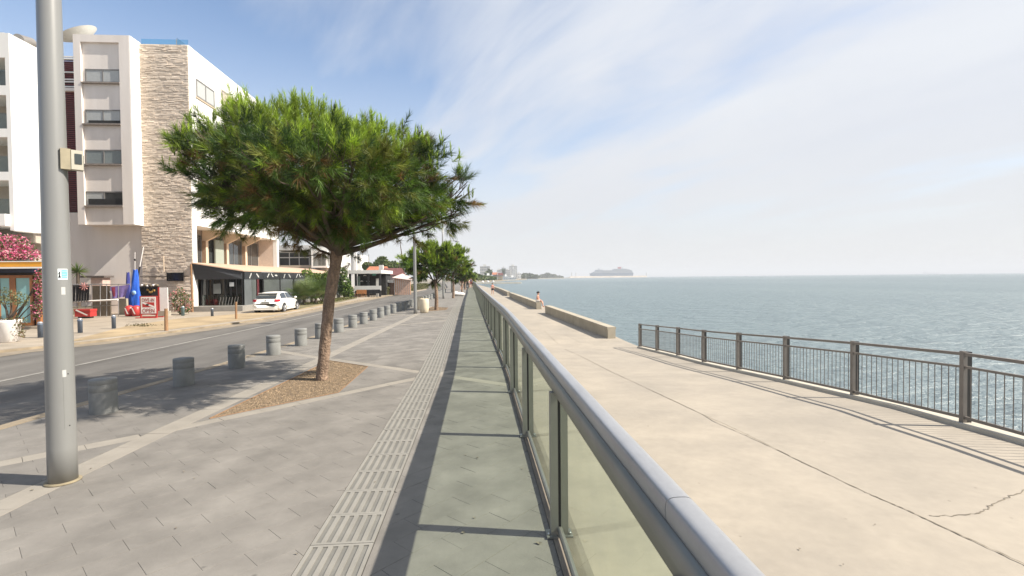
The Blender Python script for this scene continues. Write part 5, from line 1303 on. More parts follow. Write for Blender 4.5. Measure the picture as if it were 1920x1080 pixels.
# ================================================================== PARKED CAR
def car():
    # local frame: x = right of car, y = forward, z up, origin on the ground under the centre
    root = empty('parked_car', (0, 0, 0)); 
    L_, Wd = 4.2, 1.77
    # stations along y: (y, z_bottom, z_belt, z_top, half width low, half width belt, half width top)
    ST = [(-2.10, .42, .62, .66, .60, .70, .62), (-2.04, .30, .80, .90, .74, .80, .66), (-1.93, .24, .92, 1.02, .81, .84, .62), (-1.70, .20, .95, 1.21, .86, .865, .60), (-1.40, .18, .955, 1.35, .875, .875, .585), (-1.0, .17, .95, 1.405, .885, .88, .575), (-.4, .17, .94, 1.425, .885, .882, .58), (.1, .17, .925, 1.40, .885, .88, .575),
          (.5, .17, .91, 1.29, .885, .875, .575), (.85, .17, .895, 1.09, .88, .865, .62), (1.10, .17, .87, .935, .875, .85, .70), (1.5, .18, .80, .86, .86, .81, .66), (1.85, .22, .70, .75, .79, .72, .58), (2.05, .32, .58, .62, .62, .56, .42), (2.11, .40, .50, .52, .45, .40, .30)]
    vs = []; fs = []; n_ = 0
    for (y, zb_, zl, zt_, w0, w1, w2) in ST:
        half = [(0, zb_), (w0*.85, zb_), (w0, zb_+.10), (w0+.012, (zb_+zl)/2+.02), (w1+.006, zl-.06), (w1-.015, zl), (w1-.05, zl+.012), ((w1-.05)*.45+w2*.55, zl+(zt_-zl)*.58), (w2+.02, zt_-.035), (w2-.08, zt_), (0, zt_+.018)]
        ring = half+[(-x, z) for x, z in half[-2:0:-1]]; n_ = len(ring); vs += [(x, y, z) for x, z in ring]
    for i in range(len(ST)-1):
        for k_ in range(n_): fs.append((i*n_+k_, i*n_+(k_+1) % n_, (i+1)*n_+(k_+1) % n_, (i+1)*n_+k_))
    fs.append(list(range(n_))); fs.append([(len(ST)-1)*n_+k_ for k_ in range(n_)][::-1])
    B = MB().add(vs, fs, 0, True); body = B.build('body', M_carw, root)
    gl = mat('car_glass', (.03, .035, .035), .05, .05, spec=.9)
    def S(y, which): # interpolate station
        for a_, c_ in zip(ST, ST[1:]):
            if a_[0] <= y <= c_[0]:
                t_ = (y-a_[0])/(c_[0]-a_[0]); return [a_[i]+(c_[i]-a_[i])*t_ for i in range(7)]
        return ST[-1]
    def sidept(y, f_, s_):     # f_ 0 belt .. 1 roof edge
        st = S(y, 0); zl, zt_, w1, w2 = st[2], st[3], st[5], st[6]
        if f_ < .58: t_ = f_/.58; x = (w1-.05)+(((w1-.05)*.45+w2*.55)-(w1-.05))*t_; z = zl+.012+((zt_-zl)*.58-.012)*t_
        else: t_ = (f_-.58)/.42; xm = (w1-.05)*.45+w2*.55; x = xm+(w2+.02-xm)*t_; z = zl+(zt_-zl)*.58+((zt_-.035)-(zl+(zt_-zl)*.58))*t_
        return (s_*(x+.009), y, z+.004)
    for s_ in (-1, 1):
        for nm, y0, y1, y0t, y1t in (('rear_side_window', -1.62, -.62, -1.36, -.55), ('door_window', -.54, .92, -.48, .44)):
            b = MB(); pts = []
            for fr_, (ya, yb_) in ((.07, (y0, y1)), (.35, (y0*.72+y0t*.28, y1*.72+y1t*.28)), (.6, (y0*.45+y0t*.55, y1*.45+y1t*.55)), (.90, (y0t, y1t))):
                for k_ in range(9): pts.append(sidept(ya+(yb_-ya)*k_/8, fr_, s_))
            b.add(pts, [(r_*9+k_, r_*9+k_+1, (r_+1)*9+k_+1, (r_+1)*9+k_) if s_ > 0 else (r_*9+k_, (r_+1)*9+k_, (r_+1)*9+k_+1, r_*9+k_+1) for r_ in range(3) for k_ in range(8)], 0, True); b.build(nm, gl, root)
        b = MB(); b.ell((s_*.97, .72, .99), (.10, .06, .075), 10, 6); b.tube([(s_*.86, .74, .95), (s_*.93, .73, .97)], .02, 6); b.build('wing_mirror', M_carw, root)
        # door line, handle
        b = MB(); b.box((s_*.895, .30, .70), (s_*.905, .48, .735)); b.build('door_handle', M_carw, root)
        b = MB(); b.box((s_*.885, -1.2, .235), (s_*.902, 1.1, .30)); b.build('side_sill', M_carw, root)
        for yd in (-.58, .98): MB().box((s_*.893, yd-.006, .33), (s_*.9015, yd+.006, .90)).build('door_gap', M_black, root)
        # lamps
        b = MB(); b.add([(s_*.58, -2.075, .80), (s_*.80, -2.035, .80), (s_*.865, -1.88, .82), (s_*.865, -1.86, .94), (s_*.80, -1.99, .955), (s_*.56, -2.035, .94)], [(0, 1, 4, 5), (1, 2, 3, 4)] if s_ > 0 else [(5, 4, 1, 0), (4, 3, 2, 1)], 0, True)
        b.v = [(x*1.0, y-.022, z) for x, y, z in b.v]; b.build('tail_light', M_tail, root)
    # rear window
    b = MB(); b.add([(-.66, -1.975, .985), (.66, -1.975, .985), (.62, -1.80, 1.14), (.55, -1.53, 1.305), (-.55, -1.53, 1.305), (-.62, -1.80, 1.14)], [(0, 1, 2, 5), (5, 2, 3, 4)]); b.v = [(x, y-.03, z+.028) for x, y, z in b.v]; b.build('rear_window', gl, root)
    b = MB(); b.add([(-.60, .50, 1.30), (.60, .50, 1.30), (.72, 1.08, .97), (-.72, 1.08, .97)], [(0, 1, 2, 3)]); b.v = [(x, y+.02, z+.03) for x, y, z in b.v]; b.build('windscreen', gl, root)
    b = MB(); b.box((-.60, -1.66, 1.325), (.60, -1.42, 1.36)); b.build('roof_spoiler', M_carw, root)
    b = MB(); b.box((-.84, -2.155, .37), (.84, -2.02, .56)); b.v = [(x, y+(.10*(abs(x)/.84)**2 if y < -2.1 else .22*(abs(x)/.84)**2), z) for x, y, z in b.v]; b.build('rear_bumper', M_carw, root)
    b = MB(); b.box((-.72, -2.12, .26), (.72, -1.95, .368)); b.build('bumper_skirt', M_carw, root)
    pl = MB().box((-.26, -2.115, .70), (.26, -2.10, .80)).build('licence_plate', mat('plate_white', (.55, .55, .50), .5), root)
    b = MB()
    for k_ in range(7): b.box((-.21+k_*.062, -2.119, .72), (-.175+k_*.062, -2.1155, .78))
    b.build('plate_smudge', mat('plate_dark', (.12, .12, .13), .5), pl)
    MB().ell((0, -2.06, .88), (.06, .02, .05), 10, 6).build('badge', M_rim, root)
    b = MB(); b.tube([(.52, -2.11, .22), (.52, -1.9, .22)], .035, 10); b.build('exhaust', M_rim, root)
    for sx in (-1, 1):
        for wy in (-1.26, 1.30):
            MB().tube([(sx*.865, wy, .335), (sx*.9055, wy, .335)], .365, 28).build('wheel_arch', M_black, root)
            w_ = MB().lathe([(.20, -.10), (.30, -.10), (.318, -.07), (.318, .07), (.30, .10), (.20, .10)], (0, 0, 0), 28)
            w_.v = [(sx*.81+z, wy+x, .318+y) for x, y, z in w_.v]; wo = w_.build('wheel', M_tyre, root)
            b = MB(); b.tube([(sx*.86, wy, .318), (sx*.906, wy, .318)], .205, 24); b.build('rim_back', mat('rim_dark', (.10, .10, .10), .5), wo)
            b = MB()
            for k_ in range(7):
                a_ = 2*math.pi*k_/7; b.tube([(sx*.912, wy+.04*math.cos(a_), .318+.04*math.sin(a_)), (sx*.915, wy+.20*math.cos(a_), .318+.20*math.sin(a_))], .020, 5)
            b.tube([(sx*.90, wy, .318), (sx*.92, wy, .318)], .05, 10)
            for k_ in range(20):
                a_, c_ = 2*math.pi*k_/20, 2*math.pi*(k_+1)/20; b.tube([(sx*.912, wy+.205*math.cos(a_), .318+.205*math.sin(a_)), (sx*.912, wy+.205*math.cos(c_), .318+.205*math.sin(c_))], .014, 4, cap=False)
            b.build('rim', M_rim, wo)
    return root
pc = car()
def Groad(px, py):
    z = -.48
    for _ in range(30): q = G(px, py, z); z = zroad(q[0], q[1])
    return q
w1_, w2_ = Groad(532.6, 586.8), Groad(485.6, 588.3)
cz = zroad(w1_[0], w1_[1])
ang = R(2.0)
pc.rotation_euler = (0, 0, ang)
# rear right wheel contact is at local (.86,-1.26)
rx, ry = .86*math.cos(ang)+1.26*math.sin(ang), .86*math.sin(ang)-1.26*math.cos(ang)
pc.location = (w1_[0]-rx, w1_[1]-ry, cz+.004)
tag(pc, 'white three door hatchback seen from behind, parked at the far kerb', 'car')

# ================================================================== FOLIAGE HELPERS
def leaves(pts, size, tints, name, parent, mtl=None, flat=0.0, aspect=.55, normal=None):
    n_ = len(pts); P = np.array(pts); nr = rng.normal(size=(n_, 3)); nr[:, 2] = np.abs(nr[:, 2])+flat; nr /= np.linalg.norm(nr, axis=1, keepdims=True)
    a_ = np.cross(nr, rng.normal(size=(n_, 3))); a_ /= np.linalg.norm(a_, axis=1, keepdims=True); b_ = np.cross(nr, a_)
    s_ = (size*rng.uniform(.6, 1.3, n_))[:, None]
    V = np.stack([P-a_*s_, P-b_*s_*aspect, P+a_*s_, P+b_*s_*aspect], 1).reshape(-1, 3)
    T = np.array(tints)*rng.uniform(.75, 1.25, (n_, 1)); C_ = np.concatenate([np.repeat(T, 4, 0), np.ones((n_*4, 1))], 1)
    off = ORG.get(parent.name, Vector((0, 0, 0))) if parent else Vector((0, 0, 0))
    o = meshobj(name, tri_mesh(name, V-np.array(off), 4, mtl or M_leaf, C_), parent); o['kind'] = 'stuff'; return o
def blob_points(lobes, n_, rg, shell=.55):
    out_ = []; w_ = [l_[3]*l_[4]*l_[5] for l_ in lobes]; cum = np.cumsum(w_)/sum(w_)
    while len(out_) < n_:
        l_ = lobes[int(np.searchsorted(cum, rg.random()))]
        d_ = Vector((rg.gauss(0, 1), rg.gauss(0, 1), rg.gauss(0, 1))).normalized(); rr = (shell+(1-shell)*rg.random())*(1+.08*rg.gauss(0, 1))
        out_.append((l_[0]+d_.x*l_[3]*rr, l_[1]+d_.y*l_[4]*rr, l_[2]+d_.z*l_[5]*rr))
    return out_
GR1, GR2, GR3 = (.055, .10, .025), (.09, .15, .03), (.14, .19, .04)
def rtint(rg, w=(1, 1, .6)):
    x = rg.random()*sum(w); return GR1 if x < w[0] else GR2 if x < w[0]+w[1] else GR3
def bush(name, label, cat, loc, lobes, n_, size, seed, tints=None, group=None, stems=5):
    rg = random.Random(seed); root = empty(name, loc, label, cat, group)
    b = MB()
    for k_ in range(stems):
        l_ = lobes[k_ % len(lobes)]; b.tube([loc, ((loc[0]+l_[0])/2+rg.uniform(-.1, .1), (loc[1]+l_[1])/2, (loc[2]+l_[2])/2), l_[:3]], [.04*max(1, l_[3]), .025*max(1, l_[3]), .01], 6)
    b.build('stem', M_barkd, root)
    pts = blob_points(lobes, n_, rg); T = [(rg.choice(tints) if tints else rtint(rg)) for _ in pts]
    leaves(pts, size, T, 'foliage', root); return root
def Lw(px, py, rx, ry, Y, dep=None): c = A(px, py, Y); s_ = Y/FPX; return (c[0], c[1], c[2], rx*s_, (dep or rx*s_), ry*s_)
PK = [(.62, .10, .22), (.70, .20, .33), (.55, .08, .20), (.75, .42, .45)]
PKG = PK+[(.10, .15, .04), (.07, .11, .03)]
# bougainvillea on the cafe roof and hanging down at its right side
q = A(30, 485, 24.4)
bush('oleander', 'large pink flowering bush spilling over the yellow cafe awning', 'bush', (q[0], 24.6, q[2]), [Lw(*a_) for a_ in ((0, 462, 30, 22, 24.4), (25, 462, 24, 22, 24.5), (48, 472, 20, 15, 24.4), (66, 480, 12, 8, 24.2), (-15, 470, 25, 20, 24.5), (10, 478, 30, 12, 24.1))], 5200, .055, 31, PKG)
q = G(72, 612, ZP)
bush('oleander', 'narrow pink flowering bush hanging beside the wooden cafe door', 'bush', (q[0], 23.8, ZP), [Lw(*a_) for a_ in ((72, 530, 7, 18, 23.6), (74, 556, 7, 14, 23.6), (70, 580, 8, 18, 23.6), (73, 515, 6, 10, 23.6))], 1500, .05, 32, PKG+[(.09, .12, .04)]*3)
# oleander next to the stone wall corner
q = G(338, 590, ZP)
bush('oleander', 'loose pink and red oleander bush at the foot of the stone wall', 'bush', (q[0], q[1], ZP), [Lw(*a_, q[1]) for a_ in ((325, 556, 9, 9), (338, 547, 9, 10), (348, 557, 8, 8), (355, 567, 6, 8), (335, 568, 12, 10), (345, 579, 14, 9), (328, 575, 6, 8))], 1300, .055, 33, [(.62, .20, .20), (.68, .34, .30), (.08, .12, .03), (.12, .17, .04), (.07, .10, .03), (.10, .14, .04), (.09, .12, .03), (.06, .09, .02)])
# white planter with small tree
q = G(17, 641, ZP); Yp = q[1]
pl_ = empty('planter', tuple(q), 'tall white tapered planter pot with trailing plants in front of the cafe', 'planter')
s_ = Yp/FPX; b = MB(); b.lathe([(.22, 0), (.25, .02), (.36, .72), (.385, .80), (.36, .80), (.34, .74)], tuple(q), 28); b.build('pot', M_wplast, pl_)
MB().lathe([(.33, .70), (.33, .72)], tuple(q), 20).build('soil', M_soil, pl_)
rg = random.Random(5); pts = [(q[0]+rg.gauss(.15, .2), q[1]+rg.gauss(0, .12), q[2]+.82+rg.gauss(0, .05)-max(0, rg.gauss(.05, .15))) for _ in range(260)]
pts = pts+[(q[0]+.42+rg.gauss(0, .05), q[1]+rg.gauss(0, .1), q[2]+rg.uniform(.15, .85)) for _ in range(160)]
leaves(pts, .035, [(.12, .13, .04) if rg.random() < .5 else (.18, .09, .04) for _ in pts], 'trailing_plant', pl_)
ot = bush('olive_tree', 'small thin olive tree growing in the white planter', 'tree', (q[0], q[1], q[2]+.72), [Lw(*a_, Yp) for a_ in ((5, 550, 14, 12), (22, 556, 18, 12), (38, 560, 13, 12), (20, 566, 20, 8), (45, 570, 7, 5), (0, 562, 10, 9))], 650, .035, 35, [(.13, .14, .06), (.20, .19, .09), (.10, .12, .05)], stems=6)

# palm bush group and climbing shrub between car and trunk
def palm(x, y, z, n_, ln, seed, label, group=None, hue=(1, 1, 1)):
    rg = random.Random(seed); root = empty('fan_palm', (x, y, z), label, 'palm', group); V = []; T = []
    MB().lathe([(.14, 0), (.16, .2), (.10, .5), (.04, .6)], (x, y, z), 10).build('trunk', M_barkd, root)
    st = MB()
    for k_ in range(n_):
        a_ = rg.uniform(0, 2*math.pi); el = rg.uniform(.15, 1.35); d_ = Vector((math.cos(a_)*math.cos(el), math.sin(a_)*math.cos(el), math.sin(el))); l_ = ln*rg.uniform(.7, 1.15)
        p0 = Vector((x, y, z+.4)); p1 = p0+d_*l_*.6; st.tube([p0, p0.lerp(p1, .5)+Vector((0, 0, .03)), p1], .012, 4, cap=False)
        sd = d_.cross(Vector((0, 0, 1))).normalized() if abs(d_.z) < .99 else Vector((1, 0, 0)); nn = sd.cross(d_)
        tint = rg.choice([(.07, .12, .03), (.11, .17, .04), (.16, .20, .07)])
        for f_ in range(15):
            an = R(-75+150*f_/14); fd = (d_*math.cos(an)+sd*math.sin(an)-nn*.12*abs(math.sin(an))-Vector((0, 0, .12))).normalized(); fl = l_*.55*(1-.25*abs(math.sin(an)))
            w_ = fd.cross(nn).normalized()*.022; mid = p1+fd*fl*.5; tip = p1+fd*fl-Vector((0, 0, .05*fl))
            V += [tuple(p1), tuple(mid+w_), tuple(tip), tuple(mid-w_)]; T += [tint]*4
    st.build('leaf_stalks', mat('palm_stalk', (.14, .15, .05), .7), root)
    C_ = np.concatenate([np.array(T), np.ones((len(T), 1))], 1)
    o = meshobj('fronds', tri_mesh('fronds', np.array(V)-np.array((x, y, z)), 4, M_leaf, C_), root); o['kind'] = 'stuff'; return root
for i, (px, py, ln, lb) in enumerate(((578, 572, 1.75, 'fan palm clump directly ahead of the white car'), (600, 571, 2.0, 'fan palm clump left of the leaning trunk'), (592, 567, 2.3, 'taller fan palm at the back of the clump behind the car'), (565, 569, 1.4, 'small low fan palm at the hatchback bonnet'))):
    q = G(px, py, ZP); palm(q[0]-.6, q[1]+.8, ZP, 46, ln*1.0, 50+i, lb, 'fan palms by the terrace')
q = G(600, 569, ZP); bush('shrub', 'yellow green shrub showing above the palms by the black terrace', 'shrub', (q[0], q[1]+.6, ZP), [Lw(*a_, q[1]+.6) for a_ in ((575, 512, 11, 8), (590, 530, 16, 18), (605, 540, 14, 22), (615, 515, 10, 9), (600, 520, 10, 8))], 2600, .10, 41, [(.16, .22, .03), (.10, .16, .03), (.06, .10, .02)])
q = G(645, 558, ZP); bush('climbing_shrub', 'tall leafy shrub right behind the leaning pine trunk', 'shrub', (q[0], q[1], ZP), [Lw(*a_, q[1]) for a_ in ((643, 512, 9, 12), (646, 530, 11, 14), (650, 545, 13, 12), (640, 540, 8, 16), (656, 552, 8, 6))], 2600, .11, 42, [(.13, .20, .03), (.08, .14, .03), (.05, .09, .02)])
q = G(630, 565, ZP); b = MB()
pp = [G(px, py, ZP)[:2] for px, py in ((560, 580), (600, 571), (640, 566), (670, 559), (640, 556), (565, 566))]
b.add([(x, y, ZP+.008) for x, y in pp], [list(range(len(pp)))]); b.build('dry_verge', mat('dry_verge', (.19, .16, .08), .95, .25, 1.5), kind='structure')
pts = []; rg = random.Random(8)
for _ in range(1500): 
    a_, c_ = rg.random(), rg.random(); x = pp[1][0]+(pp[3][0]-pp[1][0])*a_-c_*1.6; y = pp[1][1]+(pp[3][1]-pp[1][1])*a_; pts.append((x, y, ZP+.03+.12*rg.random()))
o = leaves(pts, .08, [rg.choice([(.13, .14, .04), (.09, .11, .03), (.18, .16, .07)]) for _ in pts], 'ground_cover', None)
# hedge along the far kerb
h0, h1 = G(726, 553.5, ZP), G(803, 540.5, ZP); hd = empty('hedge', tuple(h0), 'long low clipped hedge beside the road beyond the open cafe', 'hedge')
pts = []; T = []
for _ in range(9000):
    t_ = rg.random(); u_ = rg.random(); top_ = .95+.1*math.sin(t_*23)
    x = h0[0]+(h1[0]-h0[0])*t_-1.3*u_; y = h0[1]+(h1[1]-h0[1])*t_; z = ZP+top_*(1 if rg.random() < .45 else rg.random())
    if rg.random() < .5: x = h0[0]+(h1[0]-h0[0])*t_+rg.uniform(-.05, .1)
    pts.append((x+rg.gauss(0, .04), y, z+rg.gauss(0, .05))); T.append(rg.choice([(.10, .11, .04), (.13, .14, .05), (.17, .15, .07)]))
leaves(pts, .10, T, 'foliage', hd)
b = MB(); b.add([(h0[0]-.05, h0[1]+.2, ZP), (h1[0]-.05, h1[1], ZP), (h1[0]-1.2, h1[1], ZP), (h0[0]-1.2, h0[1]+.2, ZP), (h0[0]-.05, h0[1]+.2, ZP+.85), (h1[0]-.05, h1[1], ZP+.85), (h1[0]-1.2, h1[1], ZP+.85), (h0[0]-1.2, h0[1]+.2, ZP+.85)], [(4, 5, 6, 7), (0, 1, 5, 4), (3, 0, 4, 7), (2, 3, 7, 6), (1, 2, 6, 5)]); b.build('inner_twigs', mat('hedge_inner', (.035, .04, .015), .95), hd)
# tree mass behind
for i, (cx_, cy_, rx_, ry_, Yb, lb) in enumerate(((713, 495, 15, 17, 110, 'big rounded green tree behind the terracotta roof'), (690, 502, 13, 12, 112, 'smaller dark tree left of the big rounded tree'), (733, 500, 12, 13, 112, 'bushy tree right of the big rounded tree'), (748, 503, 9, 9, 118, 'low tree near the leaning mast'), (778, 508, 12, 10, 120, 'dark low tree behind the slim lamp pole'))):
    base = A(cx_, 528, Yb); rg2 = random.Random(60+i)
    lb_ = [Lw(cx_+rg2.uniform(-.5, .5)*rx_, cy_+rg2.uniform(-.45, .35)*ry_, rx_*.6, ry_*.55, Yb+rg2.uniform(-1, 1)) for _ in range(7)]
    bush('broadleaf_tree', lb, 'tree', (base[0], Yb, ZP-.1), lb_, 2400, .30, 70+i, [(.07, .11, .035), (.10, .14, .04), (.13, .16, .05)], group='trees behind the low roofs', stems=7)
# masts
for (x0, y0, x1, y1, Y, r_, lb) in ((757, 500, 750, 455, 95, .16, 'dark leaning mast above the roofs'), (691.5, 510, 691.5, 477, 80, .08, 'upright wooden pole above the terracotta roof'), (749, 505, 749, 487, 110, .12, 'short pole left of the leaning mast')):
    p0, p1 = A(x0, y0+20, Y), A(x1, y1, Y); tag(MB().tube([(p0[0], Y, ZP-.1), tuple(A(x0, y0, Y)), tuple(p1)], [r_, r_*.8, r_*.4], 8).build('mast', M_barkd, org=(p0[0], Y, ZP-.1)), lb, 'pole')
# blue parasol / tarp
q = G(724, 548, ZP); t_ = empty('blue_parasol', tuple(q), 'tilted blue parasol in front of the pink shop', 'parasol')
c = A(723, 539.5, q[1]); b = MB(); n_ = 10; vs = [tuple(Vector(c)+Vector((-.35, 0, .55)))]; 
for k_ in range(n_):
    a_ = 2*math.pi*k_/n_; vs.append((c[0]+1.0*math.cos(a_)+.1, c[1]+.8*math.sin(a_), c[2]-.35*math.cos(a_)-.1))
b.add(vs, [(0, k_+1, (k_+1) % n_+1) for k_ in range(n_)]); b.build('canopy', mat('parasol_blue', (.03, .14, .42), .7, .05), t_)
MB().tube([tuple(q), (c[0], c[1], c[2]+.3)], .03, 6).build('pole', M_alu, t_)
q = G(738, 549, ZP); 

# ================================================================== DIVE SHOP CORNER
YS_ = lambda py: G(200, py, ZP)[1]
def sgn():
    q = G(277, 596, ZP); Y = q[1]; r_ = empty('dive_sign', tuple(q), 'white and red board reading DIVE-IN OPEN with a diver flag', 'sign')
    s_ = Y/FPX; xl, xr_ = A(262, 575, Y)[0], A(295, 575, Y)[0]; z0, z1 = A(277, 590, Y)[2], A(277, 555, Y)[2]
    b = MB(); b.box((xl, Y, z0), (xr_, Y+.04, z1)); b.build('red_frame', M_red, r_)
    b = MB(); b.box((xl+.07, Y-.012, z0+.07), (xr_-.07, Y-.001, z1-.05)); b.build('white_board', mat('sign_white', (.80, .76, .72), .5, .02), r_)
    for x in (xl+.02, xr_-.10): MB().box((x, Y-.03, ZP), (x+.08, Y+.03, z0-.002)).build('leg', M_red, r_)
    MB().box((xl-.1, Y-.25, ZP+.0), (xr_+.1, Y-.15, ZP+.05)).build('foot_bar', M_red, r_); MB().box((xl-.1, Y+.35, ZP), (xr_+.1, Y+.42, ZP+.06)).build('foot_bar', M_red, r_)
    h = z1-z0; w_ = xr_-xl
    b = MB(); fx0, fx1, fz0_, fz1_ = xl+.16, xr_-.16, z0+h*.40, z0+h*.66
    b.box((fx0, Y-.018, fz0_), (fx1, Y-.0125, fz1_)); fl = b.build('flag_panel', M_red, r_)
    b = MB(); b.add([(fx0, Y-.021, fz1_), (fx0+.10, Y-.021, fz1_), (fx1, Y-.021, fz0_+.06), (fx1, Y-.021, fz0_), (fx1-.10, Y-.021, fz0_), (fx0, Y-.021, fz1_-.06)], [(0, 1, 2, 3, 4, 5)]); b.build('flag_stripe', mat('sign_white', (.8, .76, .72)), fl)
    b = MB(); b.ell(((fx0+fx1)/2-.05, Y-.024, (fz0_+fz1_)/2), (.10, .004, .05), 8, 5); b.build('diver_figure', M_black, fl)
    for txt, zc_, hh in (('DIVE-IN', z0+h*.79, .20), ('OPEN', z0+h*.22, .23)):
        cu = bpy.data.curves.new('lettering', 'FONT'); cu.body = txt; cu.align_x = 'CENTER'; cu.align_y = 'CENTER'; cu.extrude = .004; cu.offset = .0; cu.size = 1
        to = bpy.data.objects.new('tmp', cu); COL.objects.link(to); dg = bpy.context.evaluated_depsgraph_get(); me = bpy.data.meshes.new_from_object(to.evaluated_get(dg)); bpy.data.objects.remove(to)
        xs = [v.co.x for v in me.vertices]; ys_ = [v.co.y for v in me.vertices]; sx = (w_-.30)/(max(xs)-min(xs)); sz = hh/(max(ys_)-min(ys_)); mx_, my_ = (max(xs)+min(xs))/2, (max(ys_)+min(ys_))/2
        for v in me.vertices:
            x, y_, z_ = v.co; v.co = ((xl+xr_)/2+(x-mx_)*sx-ORG[r_.name].x, Y-.018-z_-ORG[r_.name].y, zc_+(y_-my_)*sz-ORG[r_.name].z)
        me.materials.clear(); me.materials.append(mat('letter_brown', (.30, .06, .05), .6)); meshobj('lettering', me, r_)
sgn()
def item(name, lb, cat, org, parts, group=None):
    r_ = empty(name, org, lb, cat, group)
    for nm, mb_, mt in parts: mb_.build(nm, mt, r_)
    return r_
# white board to the right with red edge
q = G(305, 594, ZP); Y = q[1]+.5
p0, p1 = A(297, 583, Y), A(314, 539, Y)
item('notice_board', 'plain white upright notice board with a red left edge', 'board', (q[0], Y, ZP), [('panel', MB().box((p0[0]+.09, Y, p0[2]), (p1[0], Y+.05, p1[2])), M_wplast), ('red_edge', MB().box((p0[0], Y-.01, p0[2]), (p0[0]+.085, Y+.06, p1[2]+.02)), M_red), ('stand', MB().box((p0[0], Y-.1, ZP), (p1[0], Y+.3, p0[2]-.01)), mat('dull_plinth', (.36, .32, .26), .9))])
q = G(317, 590, ZP); c = A(317, 566, q[1])
b = MB(); vs = [(c[0]+.20*math.cos(a_), c[1], c[2]+.34*math.sin(a_)) for a_ in [2*math.pi*i/20 for i in range(20)]]
b.prism_axis([(x, z) for x, _, z in vs], c[1], c[1]+.03, 'y')
item('oval_sign', 'small white oval sign on a thin white stand by the oleander', 'sign', tuple(q), [('plate', b, M_wplast), ('stand', MB().tube([tuple(q), (c[0], c[1]+.02, c[2]-.3)], .02, 6), M_wplast), ('mark', MB().box((c[0]-.08, c[1]-.006, c[2]), (c[0]+.1, c[1]-.002, c[2]+.04)), M_black)])
# flags on poles
def flag(px_pole, py_base, top, lean, tip_y, mt, lb, w0, w1, white=False):
    q = G(px_pole, py_base, ZP); Y = q[1]; r_ = empty('folded_flag', tuple(q), lb, 'flag', 'furled flags at the dive shop')
    p1 = A(px_pole+lean, top, Y); MB().tube([tuple(q), tuple(p1)], [.035, .018], 8).build('flag_pole', M_wplast, r_)
    b = MB(); n_ = 14; zs = [A(0, tip_y, Y)[2], A(0, py_base-10, Y)[2]]; vs = []; fs = []; m_ = 10
    for i in range(m_+1):
        t_ = i/m_; z = zs[0]+(zs[1]-zs[0])*t_; cx_ = p1[0]+(q[0]-p1[0])*((p1[2]-z)/(p1[2]-q[2])); w_ = (w0+(w1-w0)*min(1, t_*1.5))*(1-.3*max(0, t_-.8)/.2)
        for k_ in range(n_):
            a_ = 2*math.pi*k_/n_; rr = w_*(1+.35*math.cos(a_*4+t_*3)); vs.append((cx_+rr*math.cos(a_), Y+rr*.6*math.sin(a_), z+.04*math.sin(k_*2.1)))
    for i in range(m_):
        for k_ in range(n_): fs.append((i*n_+k_, i*n_+(k_+1) % n_, (i+1)*n_+(k_+1) % n_, (i+1)*n_+k_))
    b.add(vs, fs, 0, True); b.build('cloth', mt, r_)
    if white: c = A(px_pole-2, 549, Y-.2); MB().ell(tuple(c), (.14, .05, .14), 8, 6).build('print', mat('flag_print', (.35, .55, .75), .7), r_)
flag(253, 590, 508, 1, 508, M_blue, 'bright blue furled flag on a white pole left of the dive sign', .10, .30, True)
flag(241, 588, 513, -1, 513, M_navy, 'darker navy furled flag left of the bright blue one', .07, .17)
q = G(246, 590, ZP); Y = q[1]+.6
b = MB(); b.tube([tuple(A(252, 560, Y)), tuple(A(262, 500, Y))], .05, 8); c_ = MB(); c_.tube([tuple(A(262, 500, Y)), tuple(A(269, 463, Y))], .03, 8); d_ = MB(); d_.tube([(A(247, 590, Y)[0], Y, ZP), tuple(A(252, 560, Y))], .05, 8)
item('leaning_boom', 'black and white boom leaning against the stone wall behind the blue flags', 'pole', (A(247, 590, Y)[0], Y, ZP), [('dark_section', b, M_black), ('white_tip', c_, M_wplast), ('lower_section', d_, M_black)])
q = A(253, 470, YB-.3); item('thin_aerial', 'thin aerial with a small dark knob on the beige wall', 'aerial', (q[0], YB-.3, 1.5), [('rod', MB().tube([tuple(A(253, 508, YB-.3)), tuple(A(253, 473, YB-.3))], .02, 6), M_wplast), ('knob', MB().ell(tuple(A(253, 487, YB-.32)), .07, 8, 6), M_black)])
# banner between
Y = G(215, 592, ZP)[1]-.1; p = [A(204, 540, Y), A(240, 534, Y), A(236, 552, Y), A(225, 562, Y), A(207, 561, Y)]
t_ = empty('hanging_banner', (A(220, 585, Y)[0], Y, ZP), 'faded purple and red banner slung on the clothes line', 'banner')
def clothpoly(cs, nu=8): # quad patch with folds
    a_, b_, c_, d_ = [Vector(x) for x in cs]; vs = []; fs = []
    for j in range(6):
        for i in range(nu+1):
            u_, v_ = i/nu, j/5; q_ = a_.lerp(b_, u_).lerp(d_.lerp(c_, u_), v_); vs.append((q_.x, q_.y+.06*math.sin(u_*17)*v_, q_.z))
    for j in range(5):
        for i in range(nu): fs.append((j*(nu+1)+i, j*(nu+1)+i+1, (j+1)*(nu+1)+i+1, (j+1)*(nu+1)+i))
    return MB().add(vs, fs, 0, True)
clothpoly([A(204, 538, Y), A(242, 534, Y), A(236, 556, Y), A(207, 561, Y)]).build('cloth', M_purple, t_)
clothpoly([A(209, 539, Y-.08), A(216, 538, Y-.08), A(217, 556, Y-.08), A(212, 556, Y-.08)], 3).build('red_patch', mat('faded_red', (.38, .06, .10), .8), t_)
clothpoly([A(205, 546, Y-.07), A(209, 545, Y-.07), A(212, 560, Y-.07), A(208, 560, Y-.07)], 3).build('white_patch', mat('off_white_cloth', (.6, .58, .6), .8), t_)
